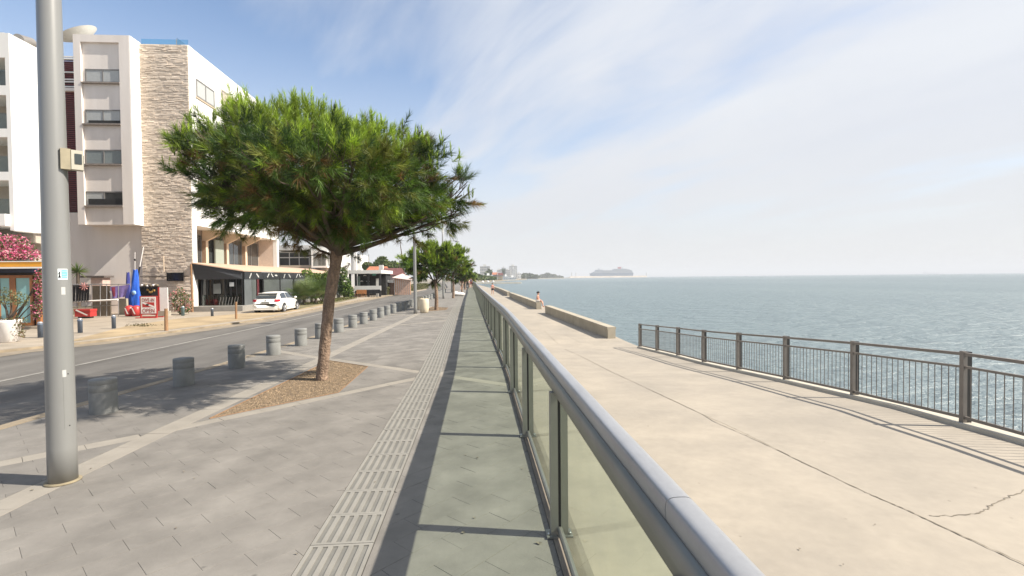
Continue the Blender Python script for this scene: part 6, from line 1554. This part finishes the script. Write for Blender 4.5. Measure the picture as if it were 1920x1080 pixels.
# clothes line fence with wetsuits
Y = G(180, 594, ZP)[1]; t_ = empty('drying_rack', (A(180, 592, Y)[0], Y, ZP), 'metal drying rack hung with dark wetsuits beside the dive shop', 'drying rack')
for px in (145, 161, 172, 188, 200, 222): MB().tube([(A(px, 590, Y)[0], Y, ZP), tuple(A(px, 532, Y))], .018, 6).build('upright', M_alu, t_)
MB().tube([tuple(A(136, 534, Y)), tuple(A(180, 533, Y)), tuple(A(244, 533, Y))], .028, 6).build('top_bar', M_alu, t_)
MB().tube([tuple(A(136, 566, Y-.1)), tuple(A(221, 562, Y-.1))], .05, 8).build('white_beam', M_white, t_)
MB().tube([tuple(A(136, 576, Y)), tuple(A(221, 572, Y))], .025, 6).build('low_bar', M_alud, t_)
rg = random.Random(17)
for i, px in enumerate((139, 145, 150, 155, 160, 165)):
    item('wetsuit', 'black wetsuit hanging on the drying rack, %s from the left' % ['first', 'second', 'third', 'fourth', 'fifth', 'sixth'][i], 'wetsuit', tuple(A(px, 534, Y)), [('suit', clothpoly([A(px-3.0, 535, Y-.12), A(px+3.0, 535, Y-.12), A(px+2.7, 566, Y-.12), A(px-2.4, 567, Y-.12)], 4), mat('neoprene', (.018, .018, .022), .7, .2, 4)), ('hanger', MB().tube([tuple(A(px-2, 535, Y)), tuple(A(px, 532, Y)), tuple(A(px+2, 535, Y))], .012, 4), M_alu)], 'wetsuits on the rack')
b = MB()
for k_ in range(9):
    a_ = k_*.7; c = A(157, 537, Y-.15); b.tube([tuple(c), (c[0]+.25*math.cos(a_), c[1], c[2]+.25*math.sin(a_))], .03, 5)
item('red_white_bow', 'red and white ribbon bow tied on top of the drying rack', 'ribbon', tuple(A(157, 537, Y)), [('ribbon', b, mat('bow_pale', (.62, .30, .28), .7, .4, 12))])
b = MB(); b.box((A(171, 560, Y+.5)[0], Y+.6, ZP), (A(204, 560, Y+.5)[0], Y+.7, A(190, 536, Y)[2])); tag(b.build('reed_screen', mat('reed_brown', (.13, .10, .07), .95, .3, 6, streak=(8, 8, .5)), org=(A(188, 590, Y)[0], Y+.6, ZP)), 'brown reed screen standing behind the drying rack', 'screen')
b = MB(); b.box((A(130, 590, YB)[0], YB-1.6, ZP), (A(222, 590, YB)[0], YB-1.35, A(180, 574, YB-1.5)[2])); tag(b.build('garden_wall', M_wallc, org=(A(180, 590, YB)[0], YB-1.5, ZP)), 'low concrete garden wall behind the drying rack', 'wall')
Yr = YB-1.0; b = MB(); b.box((A(148, 521, Yr)[0], Yr, A(170, 519, Yr)[2]-.06), (A(195, 521, Yr)[0], Yr+.9, A(170, 517, Yr)[2])); c_ = MB(); c_.box((A(168, 530, Yr)[0], Yr+.1, ZP), (A(190, 530, Yr)[0], Yr+.8, A(170, 519, Yr)[2]-.065))
item('kiosk', 'small pink and cream hut with flat dark roof against the beige wall', 'hut', (A(178, 590, Yr)[0], Yr, ZP), [('roof', b, mat('hut_roof', (.12, .10, .09), .9)), ('wall', c_, mat('hut_wall', (.58, .42, .36), .85, .08))])
q = G(228, 590, ZP); b = MB(); b.box((A(223, 575, q[1])[0], q[1], ZP), (A(233.5, 575, q[1])[0], q[1]+.35, A(228, 560, q[1])[2])); tag(b.build('concrete_post', M_wallc, org=tuple(q)), 'square concrete gate post at the end of the white beam', 'post')
# palm-like yucca beside pole
q = A(146, 510, YB-1.2); V = []; T = []
t_ = empty('yucca', (q[0], YB-1.2, ZP), 'spiky green yucca rising behind the near lamp pole', 'plant'); MB().tube([(q[0], YB-1.2, ZP), tuple(q)], [.12, .09], 8).build('trunk', M_barkd, t_)
for k_ in range(110):
    d_ = Vector((rg.gauss(0, 1), rg.gauss(0, 1), rg.gauss(.5, .7))).normalized(); c = Vector(q); w_ = d_.orthogonal().normalized()*.03; l_ = rg.uniform(.5, .9); V += [tuple(c-w_), tuple(c+w_), tuple(c+d_*l_)]; T += [rg.choice([(.09, .15, .04), (.13, .19, .05), (.16, .14, .06)])]*3
o = meshobj('leaf_blades', tri_mesh('leaf_blades', np.array(V)-np.array(ORG[t_.name]), 3, M_leaf, np.concatenate([np.array(T), np.ones((len(T), 1))], 1)), t_); o['kind'] = 'stuff'
# red cooler box and barrels
q = G(155, 597, ZP); Y = q[1]
b = MB(); x0, x1 = A(140, 590, Y)[0], A(169, 590, Y)[0]; z0, z1 = ZP+.1, A(150, 580, Y)[2]
b.box((x0, Y, z0), (x1, Y+.5, z1-.12)); l_ = MB(); l_.box((x0-.02, Y-.02, z1-.115), (x1+.02, Y+.52, z1)); st_m = MB(); st_m.add([(x0+.05, Y-.024, z1-.06), (x0+.12, Y-.024, z1), (x1-.1, Y-.024, z0+.1), (x1-.18, Y-.024, z0+.06)], [(0, 1, 2, 3)])
item('cooler_box', 'red box with white diagonal stripe on the ground below the rack', 'box', (q[0], Y, ZP), [('box', b, M_red), ('lid', l_, M_red), ('stripe', st_m, M_wplast), ('feet', MB().box((x0+.1, Y+.1, ZP), (x1-.1, Y+.4, z0-.002)), M_black)])
for px, lb in ((243, 'red float with white stripe left of the dive sign'), (256, 'red float tucked against the dive sign')):
    q = G(px, 593, ZP); b = MB(); b.lathe([(.12, 0), (.22, .05), (.25, .3), (.22, .58), (.10, .66)], tuple(q), 16); c_ = MB(); c_.add([(q[0]-.12, q[1]-.262, q[2]+.52), (q[0]-.04, q[1]-.262, q[2]+.52), (q[0]+.12, q[1]-.262, q[2]+.15), (q[0]+.04, q[1]-.262, q[2]+.15)], [(0, 1, 2, 3)])
    item('red_float', lb, 'float', tuple(q), [('drum', b, M_red), ('stripe', c_, M_wplast)], 'red floats by the sign')
# dark stall with hanging gear behind the sign
Y = G(280, 590, ZP)[1]+1.2; x0, x1 = A(262, 560, Y)[0], A(297, 560, Y)[0]
b = MB(); b.box((x0, Y, ZP), (x1, Y+.1, A(280, 537, Y)[2])); r_ = empty('gear_stall', ((x0+x1)/2, Y, ZP), 'dark stall hung with small caps behind the DIVE-IN board', 'stall'); b.build('back_cloth', mat('stall_black', (.02, .018, .018), .9), r_)
for k_ in range(9):
    c = A(266+k_*3.6, 535+(k_ % 2), Y-.1); MB().ell(tuple(c), (.09, .08, .07), 8, 5).build('cap', [M_wplast, M_barkd, mat('khaki', (.25, .2, .12), .8)][k_ % 3], r_)
for k_ in range(7):
    c = A(276+k_*2.2, 546+rg.uniform(-3, 3), Y-.08); MB().ell(tuple(c), (.06, .03, .08), 6, 5).build('trinket', mat('brass', (.45, .26, .06), .5), r_)
q = G(120+150, 601, ZP)
b = MB(); pts = []
for px, py in ((258, 611), (272, 612)):
    q = G(px, py, ZP)
    for _ in range(40): pts.append((q[0]+rg.gauss(0, .22), q[1]+rg.gauss(0, .15), ZP+.02+abs(rg.gauss(0, .04))))
leaves(pts, .05, [(.14, .12, .06)]*len(pts), 'weeds', None)

# small street bollards and timber stakes on the far pavement
def sbol(px, py, h, mt, lb, r_=.075, timber=False):
    q = G(px, py, ZP); b = MB()
    if timber: b.tube([tuple(q), (q[0], q[1], q[2]+h*.5), (q[0]+.01, q[1], q[2]+h)], [r_, r_*.95, r_*.9], 10); item('timber_stake', lb, 'post', tuple(q), [('stake', b, mt)], 'timber stakes along the far kerb'); return
    b.lathe([(r_, 0), (r_, h*.78), (r_*1.15, h*.80), (r_*1.15, h*.86), (r_*.9, h*.88)], tuple(q), 14); c_ = MB(); c_.lathe([(r_*.9, h*.88), (r_, h*.93), (r_*.7, h*.99), (.01, h)], tuple(q), 14)
    item('street_bollard', lb, 'bollard', tuple(q), [('post', b, mt), ('cap', c_, M_rim)], 'slim bollards on the far pavement')
sbol(76, 633, .62, M_bluegrey, 'slim blue grey bollard just left of the near lamp pole', .085)
sbol(150.5, 624, .62, M_bluegrey, 'slim blue grey bollard just right of the near lamp pole', .085)
sbol(213.5, 616, .62, M_bluegrey, 'slim blue grey bollard midway to the dive sign', .08)
sbol(343, 592, .60, mat('teal_grey', (.16, .24, .25), .6), 'slim teal grey bollard in front of the oleander', .09)
sbol(398, 593, .50, M_bluegrey, 'slim short bollard in front of the black terrace', .075)
sbol(312, 620, .95, M_wood, 'timber stake nearest the dive sign at the kerb', .075, True)
sbol(443, 598, .95, M_wood, 'timber stake just left of the white car', .06, True)
sbol(641, 556, .8, M_wplast, 'short white stake at the corner of the cafe pavement', .05)
sbol(721, 553, .8, M_wplast, 'short white stake before the hedge', .05)

# ================================================================== PEOPLE
def skinmesh(verts, edges_, rad, sub=2):
    me = bpy.data.meshes.new('sk'); me.from_pydata(verts, edges_, []); o = bpy.data.objects.new('sk', me); COL.objects.link(o)
    o.modifiers.new('s', 'SKIN')
    if not len(me.skin_vertices): raise RuntimeError
    for v, r_ in zip(me.skin_vertices[0].data, rad): v.radius = (r_, r_) if not isinstance(r_, tuple) else r_
    me.skin_vertices[0].data[0].use_root = True
    sb = o.modifiers.new('u', 'SUBSURF'); sb.levels = sub; sb.render_levels = sub
    dg = bpy.context.evaluated_depsgraph_get(); r_ = bpy.data.meshes.new_from_object(o.evaluated_get(dg)); bpy.data.objects.remove(o)
    for p_ in r_.polygons: p_.use_smooth = True
    return r_
def person(loc, rz, label, pose='walk', phase=1, shirt=None, shorts=None, long_trousers=False, hair=M_hair, hh=1.72, bare=False, group=None):
    k_ = hh/1.72; root = empty('person', loc, label, 'person', group); s_ = phase
    if pose == 'walk':
        J = dict(pel=(0, 0, .93), wst=(0, .01, 1.08), chs=(0, .02, 1.28), nck=(0, .02, 1.47), hb=(0, .03, 1.55), ht=(0, .05, 1.68),
                 hl=(-.09, 0, .90), kl=(-.10, .17*s_, .50), al=(-.10, .12*s_-.06, .08), tl=(-.10, .12*s_+.09, .035), hr=(.09, 0, .90), kr=(.10, -.03*s_, .48), ar=(.10, -.32*s_, .12), tr=(.10, -.32*s_+.13, .04),
                 sl=(-.19, .01, 1.41), el=(-.23, -.10*s_, 1.14), wl=(-.23, -.08*s_+.08, .90), fl=(-.23, -.07*s_+.12, .82), sr=(.19, .01, 1.41), er=(.23, .08*s_, 1.14), wr=(.23, .20*s_+.04, .93), fr=(.23, .23*s_+.05, .86))
    else:
        J = dict(pel=(0, 0, .62+.10), wst=(0, .02, .86), chs=(0, .05, 1.05), nck=(0, .07, 1.23), hb=(0, .09, 1.31), ht=(0, .12, 1.43),
                 hl=(-.10, .03, .70), kl=(-.12, .44, .66), al=(-.10, .46, .22), tl=(-.10, .60, .17), hr=(.10, .03, .70), kr=(.13, .43, .70), ar=(.15, .55, .27), tr=(.15, .69, .22),
                 sl=(-.18, .06, 1.17), el=(-.26, .02, .93), wl=(-.24, .22, .80), fl=(-.20, .32, .76), sr=(.18, .06, 1.17), er=(.25, .12, .93), wr=(.18, .32, .82), fr=(.14, .40, .78))
    names = list(J); idx = {n_: i for i, n_ in enumerate(names)}; V = [tuple(c*k_ for c in J[n_]) for n_ in names]
    E_ = [('pel', 'wst'), ('wst', 'chs'), ('chs', 'nck'), ('nck', 'hb'), ('hb', 'ht'), ('pel', 'hl'), ('hl', 'kl'), ('kl', 'al'), ('al', 'tl'), ('pel', 'hr'), ('hr', 'kr'), ('kr', 'ar'), ('ar', 'tr'), ('chs', 'sl'), ('sl', 'el'), ('el', 'wl'), ('wl', 'fl'), ('chs', 'sr'), ('sr', 'er'), ('er', 'wr'), ('wr', 'fr')]
    rd = dict(pel=.125, wst=.115, chs=.135, nck=.055, hb=.085, ht=.085, hl=.09, kl=.06, al=.04, tl=.035, hr=.09, kr=.06, ar=.04, tr=.035, sl=.055, el=.042, wl=.03, fl=.035, sr=.055, er=.042, wr=.03, fr=.035)
    me = skinmesh(V, [(idx[a_], idx[b_]) for a_, b_ in E_], [rd[n_]*k_ for n_ in names]); me.materials.append(M_skin); meshobj('body', me, root)
    def garment(nm, ns, es, g_, mt):
        ii = {n_: i for i, n_ in enumerate(ns)}; pts = [tuple(c*k_ for c in (J[n_] if isinstance(n_, str) else n_)) for n_ in ns]
        m_ = skinmesh(pts, [(ii[a_], ii[b_]) for a_, b_ in es], [(rd[n_] if isinstance(n_, str) else .1)*k_*g_ for n_ in ns]); m_.materials.append(mt); meshobj(nm, m_, root)
    if shirt: garment('top', ['wst', 'chs', 'pel', 'sl', 'sr'], [('wst', 'chs'), ('wst', 'pel'), ('chs', 'sl'), ('chs', 'sr')], 1.12 if not bare else 1.04, shirt)
    if long_trousers: garment('trousers', ['pel', 'hl', 'kl', 'al', 'hr', 'kr', 'ar'], [('pel', 'hl'), ('hl', 'kl'), ('kl', 'al'), ('pel', 'hr'), ('hr', 'kr'), ('kr', 'ar')], 1.18, shorts)
    else:
        J['ml'] = tuple(J['hl'][i]*.35+J['kl'][i]*.65 for i in range(3)); J['mr'] = tuple(J['hr'][i]*.35+J['kr'][i]*.65 for i in range(3)); rd['ml'] = rd['mr'] = .078
        garment('shorts', ['pel', 'hl', 'ml', 'hr', 'mr'], [('pel', 'hl'), ('hl', 'ml'), ('pel', 'hr'), ('hr', 'mr')], 1.14, shorts)
    h_ = Vector(J['ht'])*k_; b = MB(); b.ell((h_.x, h_.y-.025, h_.z+.015), (.098, .105, .10), 12, 8)
    if pose == 'sit': b.ell((h_.x, h_.y-.13, h_.z-.02), (.06, .07, .07), 8, 6)
    b.build('hair', hair, None); ho = bpy.data.objects[-1] if False else None
    ho = [o for o in COL.objects if o.name.startswith('hair') and o.parent is None][-1]; ho.parent = root
    b = MB(); b.ell((h_.x, h_.y+.095, h_.z-.05), (.012, .02, .018), 6, 4); b.build('nose', M_skin, None); no = [o for o in COL.objects if o.name.startswith('nose') and o.parent is None][-1]; no.parent = root
    root.rotation_euler = (0, 0, rz); return root
cl_ = lambda n_, c: mat(n_, c, .85, .06, 5)
wsit = A(1007, 575, wc[1]+.25); Ysit = wc[1]+.35
person((wc[0]+.12, Ysit+.02, zw(Ysit)-.02), R(-112), 'woman with dark hair in a coral top and pale shorts sitting on the low seawall', 'sit', shirt=cl_('coral_top', (.62, .20, .13)), shorts=cl_('pale_shorts', (.72, .68, .62)), bare=True, hh=1.72)
q = GW(923.5, 552.5); person(tuple(q), R(185), 'walker in a pale red top and black shorts on the lower walkway', 'walk', 1, cl_('salmon_shirt', (.62, .30, .25)), cl_('black_shorts', (.015, .015, .018)))
crowd = [(866, 543.5, 175, 'distant stroller in a dark shirt leftmost by the white bench', (.03, .03, .04), (.5, .45, .4), False), (871.5, 541.8, 10, 'distant stroller in pale top and dark trousers', (.6, .58, .55), (.04, .04, .06), True), (876.5, 542.6, 180, 'distant stroller in black clothes nearest the tactile strip', (.02, .02, .02), (.03, .03, .03), True),
         (879, 541.2, 5, 'distant stroller in a white shirt beside the one in black', (.7, .68, .66), (.3, .28, .25), False), (883, 539.5, 175, 'distant stroller in a navy top with red shorts', (.04, .05, .12), (.35, .06, .05), False), (886.5, 538, 0, 'farther stroller in a grey shirt close to the railing', (.25, .25, .26), (.05, .05, .06), True),
         (869, 538.5, 190, 'farther stroller in a pink top under the small trees', (.6, .35, .36), (.1, .1, .12), False), (889.5, 535.5, 180, 'tiny dark figure where the railing vanishes', (.03, .03, .035), (.03, .03, .03), True)]
for i, (px, py, rz, lb, c1, c2, lt) in enumerate(crowd):
    q = G(px, py); person(tuple(q), R(rz), lb, 'walk', 1 if i % 2 else -1, cl_('shirt_%d' % i, c1), cl_('legwear_%d' % i, c2), lt, hh=1.66+.05*(i % 3))

# ================================================================== FAR SHORE, HARBOUR AND SHIP
M_far = mat('far_render', (.62, .61, .58), .9, .05, .05); M_far2 = mat('far_ochre', (.50, .36, .20), .9, .05, .05); M_farw = mat('far_window_band', (.30, .32, .34), .4, .1, .1)
zl_ = LZ-.05
def tower(px0, px1, ptop, Y, lb, floors, mt=M_far, depth=14, grp='distant waterfront buildings', roof=None):
    x0, x1 = A(px0, 500, Y)[0], A(px1, 500, Y)[0]; z1 = A((px0+px1)/2, ptop, Y)[2]; r_ = empty('waterfront_building', ((x0+x1)/2, Y, zl_), lb, 'building', grp)
    MB().box((x0, Y, zl_), (x1, Y+depth, z1)).build('wall', mt, r_)
    for f_ in range(floors):
        z = zl_+(z1-zl_)*(f_+.45)/floors; n_ = max(2, int((px1-px0)/3))
        for i in range(n_):
            xa = x0+(x1-x0)*(i+.2)/n_; xb_ = x0+(x1-x0)*(i+.8)/n_; MB().box((xa, Y-.3, z), (xb_, Y-.02, z+(z1-zl_)/floors*.4)).build('window', M_farw, r_)
    if roof:
        b = MB(); b.prism_axis([(Y-.5, z1+.01), (Y+depth+.5, z1+.01), (Y+depth/2, z1+depth*.22)], x0-.6, x1+.6, 'x'); b.build('roof', roof, r_)
    else: MB().box((x0+(x1-x0)*.3, Y+2, z1+.01), (x0+(x1-x0)*.6, Y+depth-2, z1+2.2)).build('roof_housing', mt, r_)
tower(900, 919, 499, 620, 'pale terraced block with a thin oversailing roof far left on the skyline', 5)
tower(955.5, 969.5, 498.5, 850, 'tallest pale hotel tower on the far waterfront', 8)
tower(960, 966.5, 503.5, 800, 'white narrow block standing in front of the tallest tower', 7, M_white)
tower(948, 957, 506, 840, 'grey mid rise left of the tallest tower', 5)
tower(941, 948.5, 502, 900, 'slender grey block between two mid rises', 6)
tower(932, 941, 506, 860, 'dim grey block behind the ochre houses', 4)
tower(970, 977, 512, 830, 'small white house right of the tallest tower', 2, M_white)
tower(924, 933, 515, 470, 'pink house with terracotta roof on the skyline', 2, M_pink, 10, roof=M_roofr)
tower(933, 942, 516, 460, 'ochre yellow house next to the pink one', 2, M_far2, 10, roof=M_roofd)
tower(908, 924, 516.5, 450, 'row of white low houses left of the pink house', 2, M_white, 10)
tower(944, 954, 518, 500, 'low white villa near the waterline', 2, M_white, 10)
tower(955, 968, 519.5, 520, 'low white beach house at the water', 1, M_white, 10)
for i, (px, pt, Y) in enumerate(((883.5, 498, 260), (890.5, 501, 300), (895.5, 505, 320), (986, 513, 560), (932.5, 503, 460))):
    p0, p1 = A(px, 520, Y), A(px, pt, Y); tag(MB().tube([(p0[0], Y, zl_), tuple(p1)], [.22, .12], 6).build('mast', M_far, org=(p0[0], Y, zl_)), ['thin pale mast at the bend above the far strollers', 'second thin mast right of the first', 'shortest thin mast of three at the bend', 'white mast at the tip of the far beach', 'thin mast over the ochre houses'][i], 'mast', 'distant masts')
# tree belts
def belt(name, lb, spans, n_, size, seed, tints):
    rg = random.Random(seed); lobes = [Lw(px, py, rx, ry, Y, 14) for px, py, rx, ry, Y in spans]; pts = blob_points(lobes, n_, rg, .2)
    pts = [p_ for p_ in pts if p_[2] > zl_]
    o = leaves(pts, size, [rg.choice(tints) for _ in pts], name, None); tag(o, kind='stuff'); return o
TB = [(.055, .075, .035), (.075, .10, .045), (.10, .12, .05)]
belt('street_trees', '', [(898, 520, 9, 5, 230), (906, 521, 9, 4.5, 260), (915, 521, 9, 4, 290), (924, 521.5, 8, 3.5, 320), (893, 519, 8, 6, 190), (889, 518, 6, 7, 160)], 5200, .6, 81, [(.06, .10, .03), (.09, .13, .035), (.12, .13, .04)])
belt('far_woodland', '', [(975, 519, 8, 4, 900), (984, 518, 7, 6, 950), (993, 517.5, 8, 5, 1000), (1003, 519, 8, 4, 1050), (918, 511, 5, 5, 560), (914, 513, 5, 4, 550), (943, 509, 8, 4, 900)], 6500, 1.9, 82, TB)
belt('far_headland', '', [(1018, 518.5, 8, 4, 1500), (1026, 517, 7, 5.5, 1500), (1036, 518.5, 9, 4.5, 1550), (1048, 520, 9, 3, 1600), (1010, 520, 6, 3, 1480)], 5200, 3.0, 83, TB)
b = MB()
pts = [A(px, 519, Y)[:2] for px, Y in ((1000, 1400), (1058, 1500), (1058, 1750), (1000, 1750))]
b.prism([tuple(p_) for p_ in pts], SEA_Z-.5, -.5); b.build('headland', mat('headland_ground', (.30, .27, .2), .95), kind='structure')
# breakwater and cruise ship
Ysh = 2300; rgb = random.Random(3)
b = MB(); x0, x1 = A(1065, 519, Ysh-150)[0], A(1212, 519, Ysh-150)[0]
b.add([(x0, Ysh-170, SEA_Z-1), (x1, Ysh-170, SEA_Z-1), (x1-8, Ysh-160, 4.5), (x0+8, Ysh-160, 4.5), (x0, Ysh-140, SEA_Z-1), (x1, Ysh-140, SEA_Z-1), (x1-8, Ysh-150, 4.5), (x0+8, Ysh-150, 4.5)], [(0, 1, 2, 3), (3, 2, 6, 7), (1, 5, 6, 2), (4, 0, 3, 7)])
b.build('breakwater', mat('breakwater_stone', (.52, .44, .34), .95, .15, .03), kind='structure')
ship = empty('cruise_ship', (A(1150, 515, Ysh)[0], Ysh, SEA_Z), 'large hazy grey cruise ship with red funnel moored at the harbour', 'ship')
sz = Ysh/FPX
def SX(px): return A(px, 515, Ysh)[0]
def SZ(py): return A(1150, py, Ysh)[2]
M_hull = mat('ship_hull', (.10, .15, .22), .6, .05, .02); M_sup = mat('ship_superstructure', (.36, .40, .45), .6, .05, .02)
def slab(nm, px0, px1, py0, py1, dep, mt, rake=0.0, off=0.0):
    x0, x1, z0, z1 = SX(px0), SX(px1), SZ(py1), SZ(py0); b = MB(); b.prism_axis([(x0+rake, z0), (x1-rake, z0), (x1, z1), (x0, z1)], Ysh+off, Ysh+dep-off, 'y'); return b.build(nm, mt, ship)
slab('hull', 1108, 1188, 512, 520.5, 32, M_hull, 5)
for i, (a_, c_, y0, y1) in enumerate(((1111, 1187, 510.6, 511.9), (1114, 1186.5, 509.2, 510.5), (1117, 1186, 507.8, 509.1), (1118, 1185, 506.6, 507.7), (1150, 1181, 505.2, 506.5), (1153, 1176, 504, 505.1))):
    d_ = slab('deck', a_, c_, y0, y1, 30, M_sup, 0, 1+i*.4)
    MB().box((SX(a_)+3, Ysh+.4+i*.4, SZ((y0+y1)/2)-.9), (SX(c_)-3, Ysh+.95+i*.4, SZ((y0+y1)/2)+.7)).build('window_band', M_farw, d_)
slab('bridge_mast', 1122, 1124, 503, 506.5, 4, M_sup, 0, 1); slab('forward_house', 1118, 1130, 505.4, 506.5, 26, M_sup, 0, 2)
slab('funnel', 1159, 1165.5, 500.6, 503.9, 12, mat('funnel_red', (.45, .05, .05), .6), 1.2, 3); slab('mid_mast', 1167, 1168, 501.5, 503.9, 3, M_sup, 0, 1)
for px, lb in ((1080, 'thin harbour light on the breakwater far left of the ship'), (1212, 'harbour light at the right end of the breakwater'), (1072, 'harbour post farthest left on the breakwater')):
    x = A(px, 515, Ysh-155)[0]; tag(MB().tube([(x, Ysh-155, SEA_Z), (x, Ysh-155, A(px, 511.5, Ysh)[2])], 2.0, 6).build('harbour_light', M_far, org=(x, Ysh-155, SEA_Z)), lb, 'beacon', 'harbour lights')
q = G(1747, 514.6, SEA_Z)
t_ = empty('distant_boat', (A(1747, 512, 5200)[0], 5200, SEA_Z), 'faint freighter on the horizon at the right', 'ship')
x = A(1747, 512, 5200)[0]; b = MB(); b.prism_axis([(x-80, SEA_Z+.5), (x+80, SEA_Z+.5), (x+95, 8), (x-95, 8)], 5200, 5225, 'y'); b.build('hull', M_hull, t_); MB().box((x-80, 5205, 8), (x-50, 5220, 22)).build('wheelhouse', M_sup, t_)
# parked things and parasols on the beach far ahead: white boat shape on the near pier
for i, (px, py, w_) in enumerate(((915, 529.6, 6), (905, 529.8, 5), (925, 529.4, 5))):
    q = G(px, py, -1.8); s_ = q[1]/FPX; b = MB(); b.ell((q[0], q[1], -1.2), (w_*s_*.4, 1.5, .8), 10, 6); t_ = item('small_boat', ['upturned white boat on the pale jetty, middle one', 'upturned white boat on the jetty, left one', 'upturned white boat on the jetty, right one'][i], 'boat', (q[0], q[1], -1.8), [('hull', b, M_wplast), ('keel', MB().box((q[0]-w_*s_*.3, q[1]-.05, -.42), (q[0]+w_*s_*.3, q[1]+.05, -.32)), M_wh2)], 'boats on the jetty')

# ================================================================== HAZE
hm = bpy.data.materials.new('haze_air'); hm.use_nodes = True; t = hm.node_tree; t.nodes.clear()
o_ = t.nodes.new('ShaderNodeOutputMaterial'); pv = t.nodes.new('ShaderNodeVolumePrincipled'); pv.inputs['Color'].default_value = (.93, .96, 1, 1); pv.inputs['Density'].default_value = 0.00032; pv.inputs['Anisotropy'].default_value = 0.0
t.links.new(pv.outputs[0], o_.inputs['Volume'])
b = MB(); b.box((-9200, -700, SEA_Z-1.5), (9200, 9200, 90)); hz_ = b.build('haze', hm, kind='stuff')

scene.cycles.use_denoising = True
scene.cycles.max_bounces = 6; scene.cycles.transparent_max_bounces = 24; scene.cycles.volume_bounces = 0
scene.cycles.sample_clamp_indirect = 4
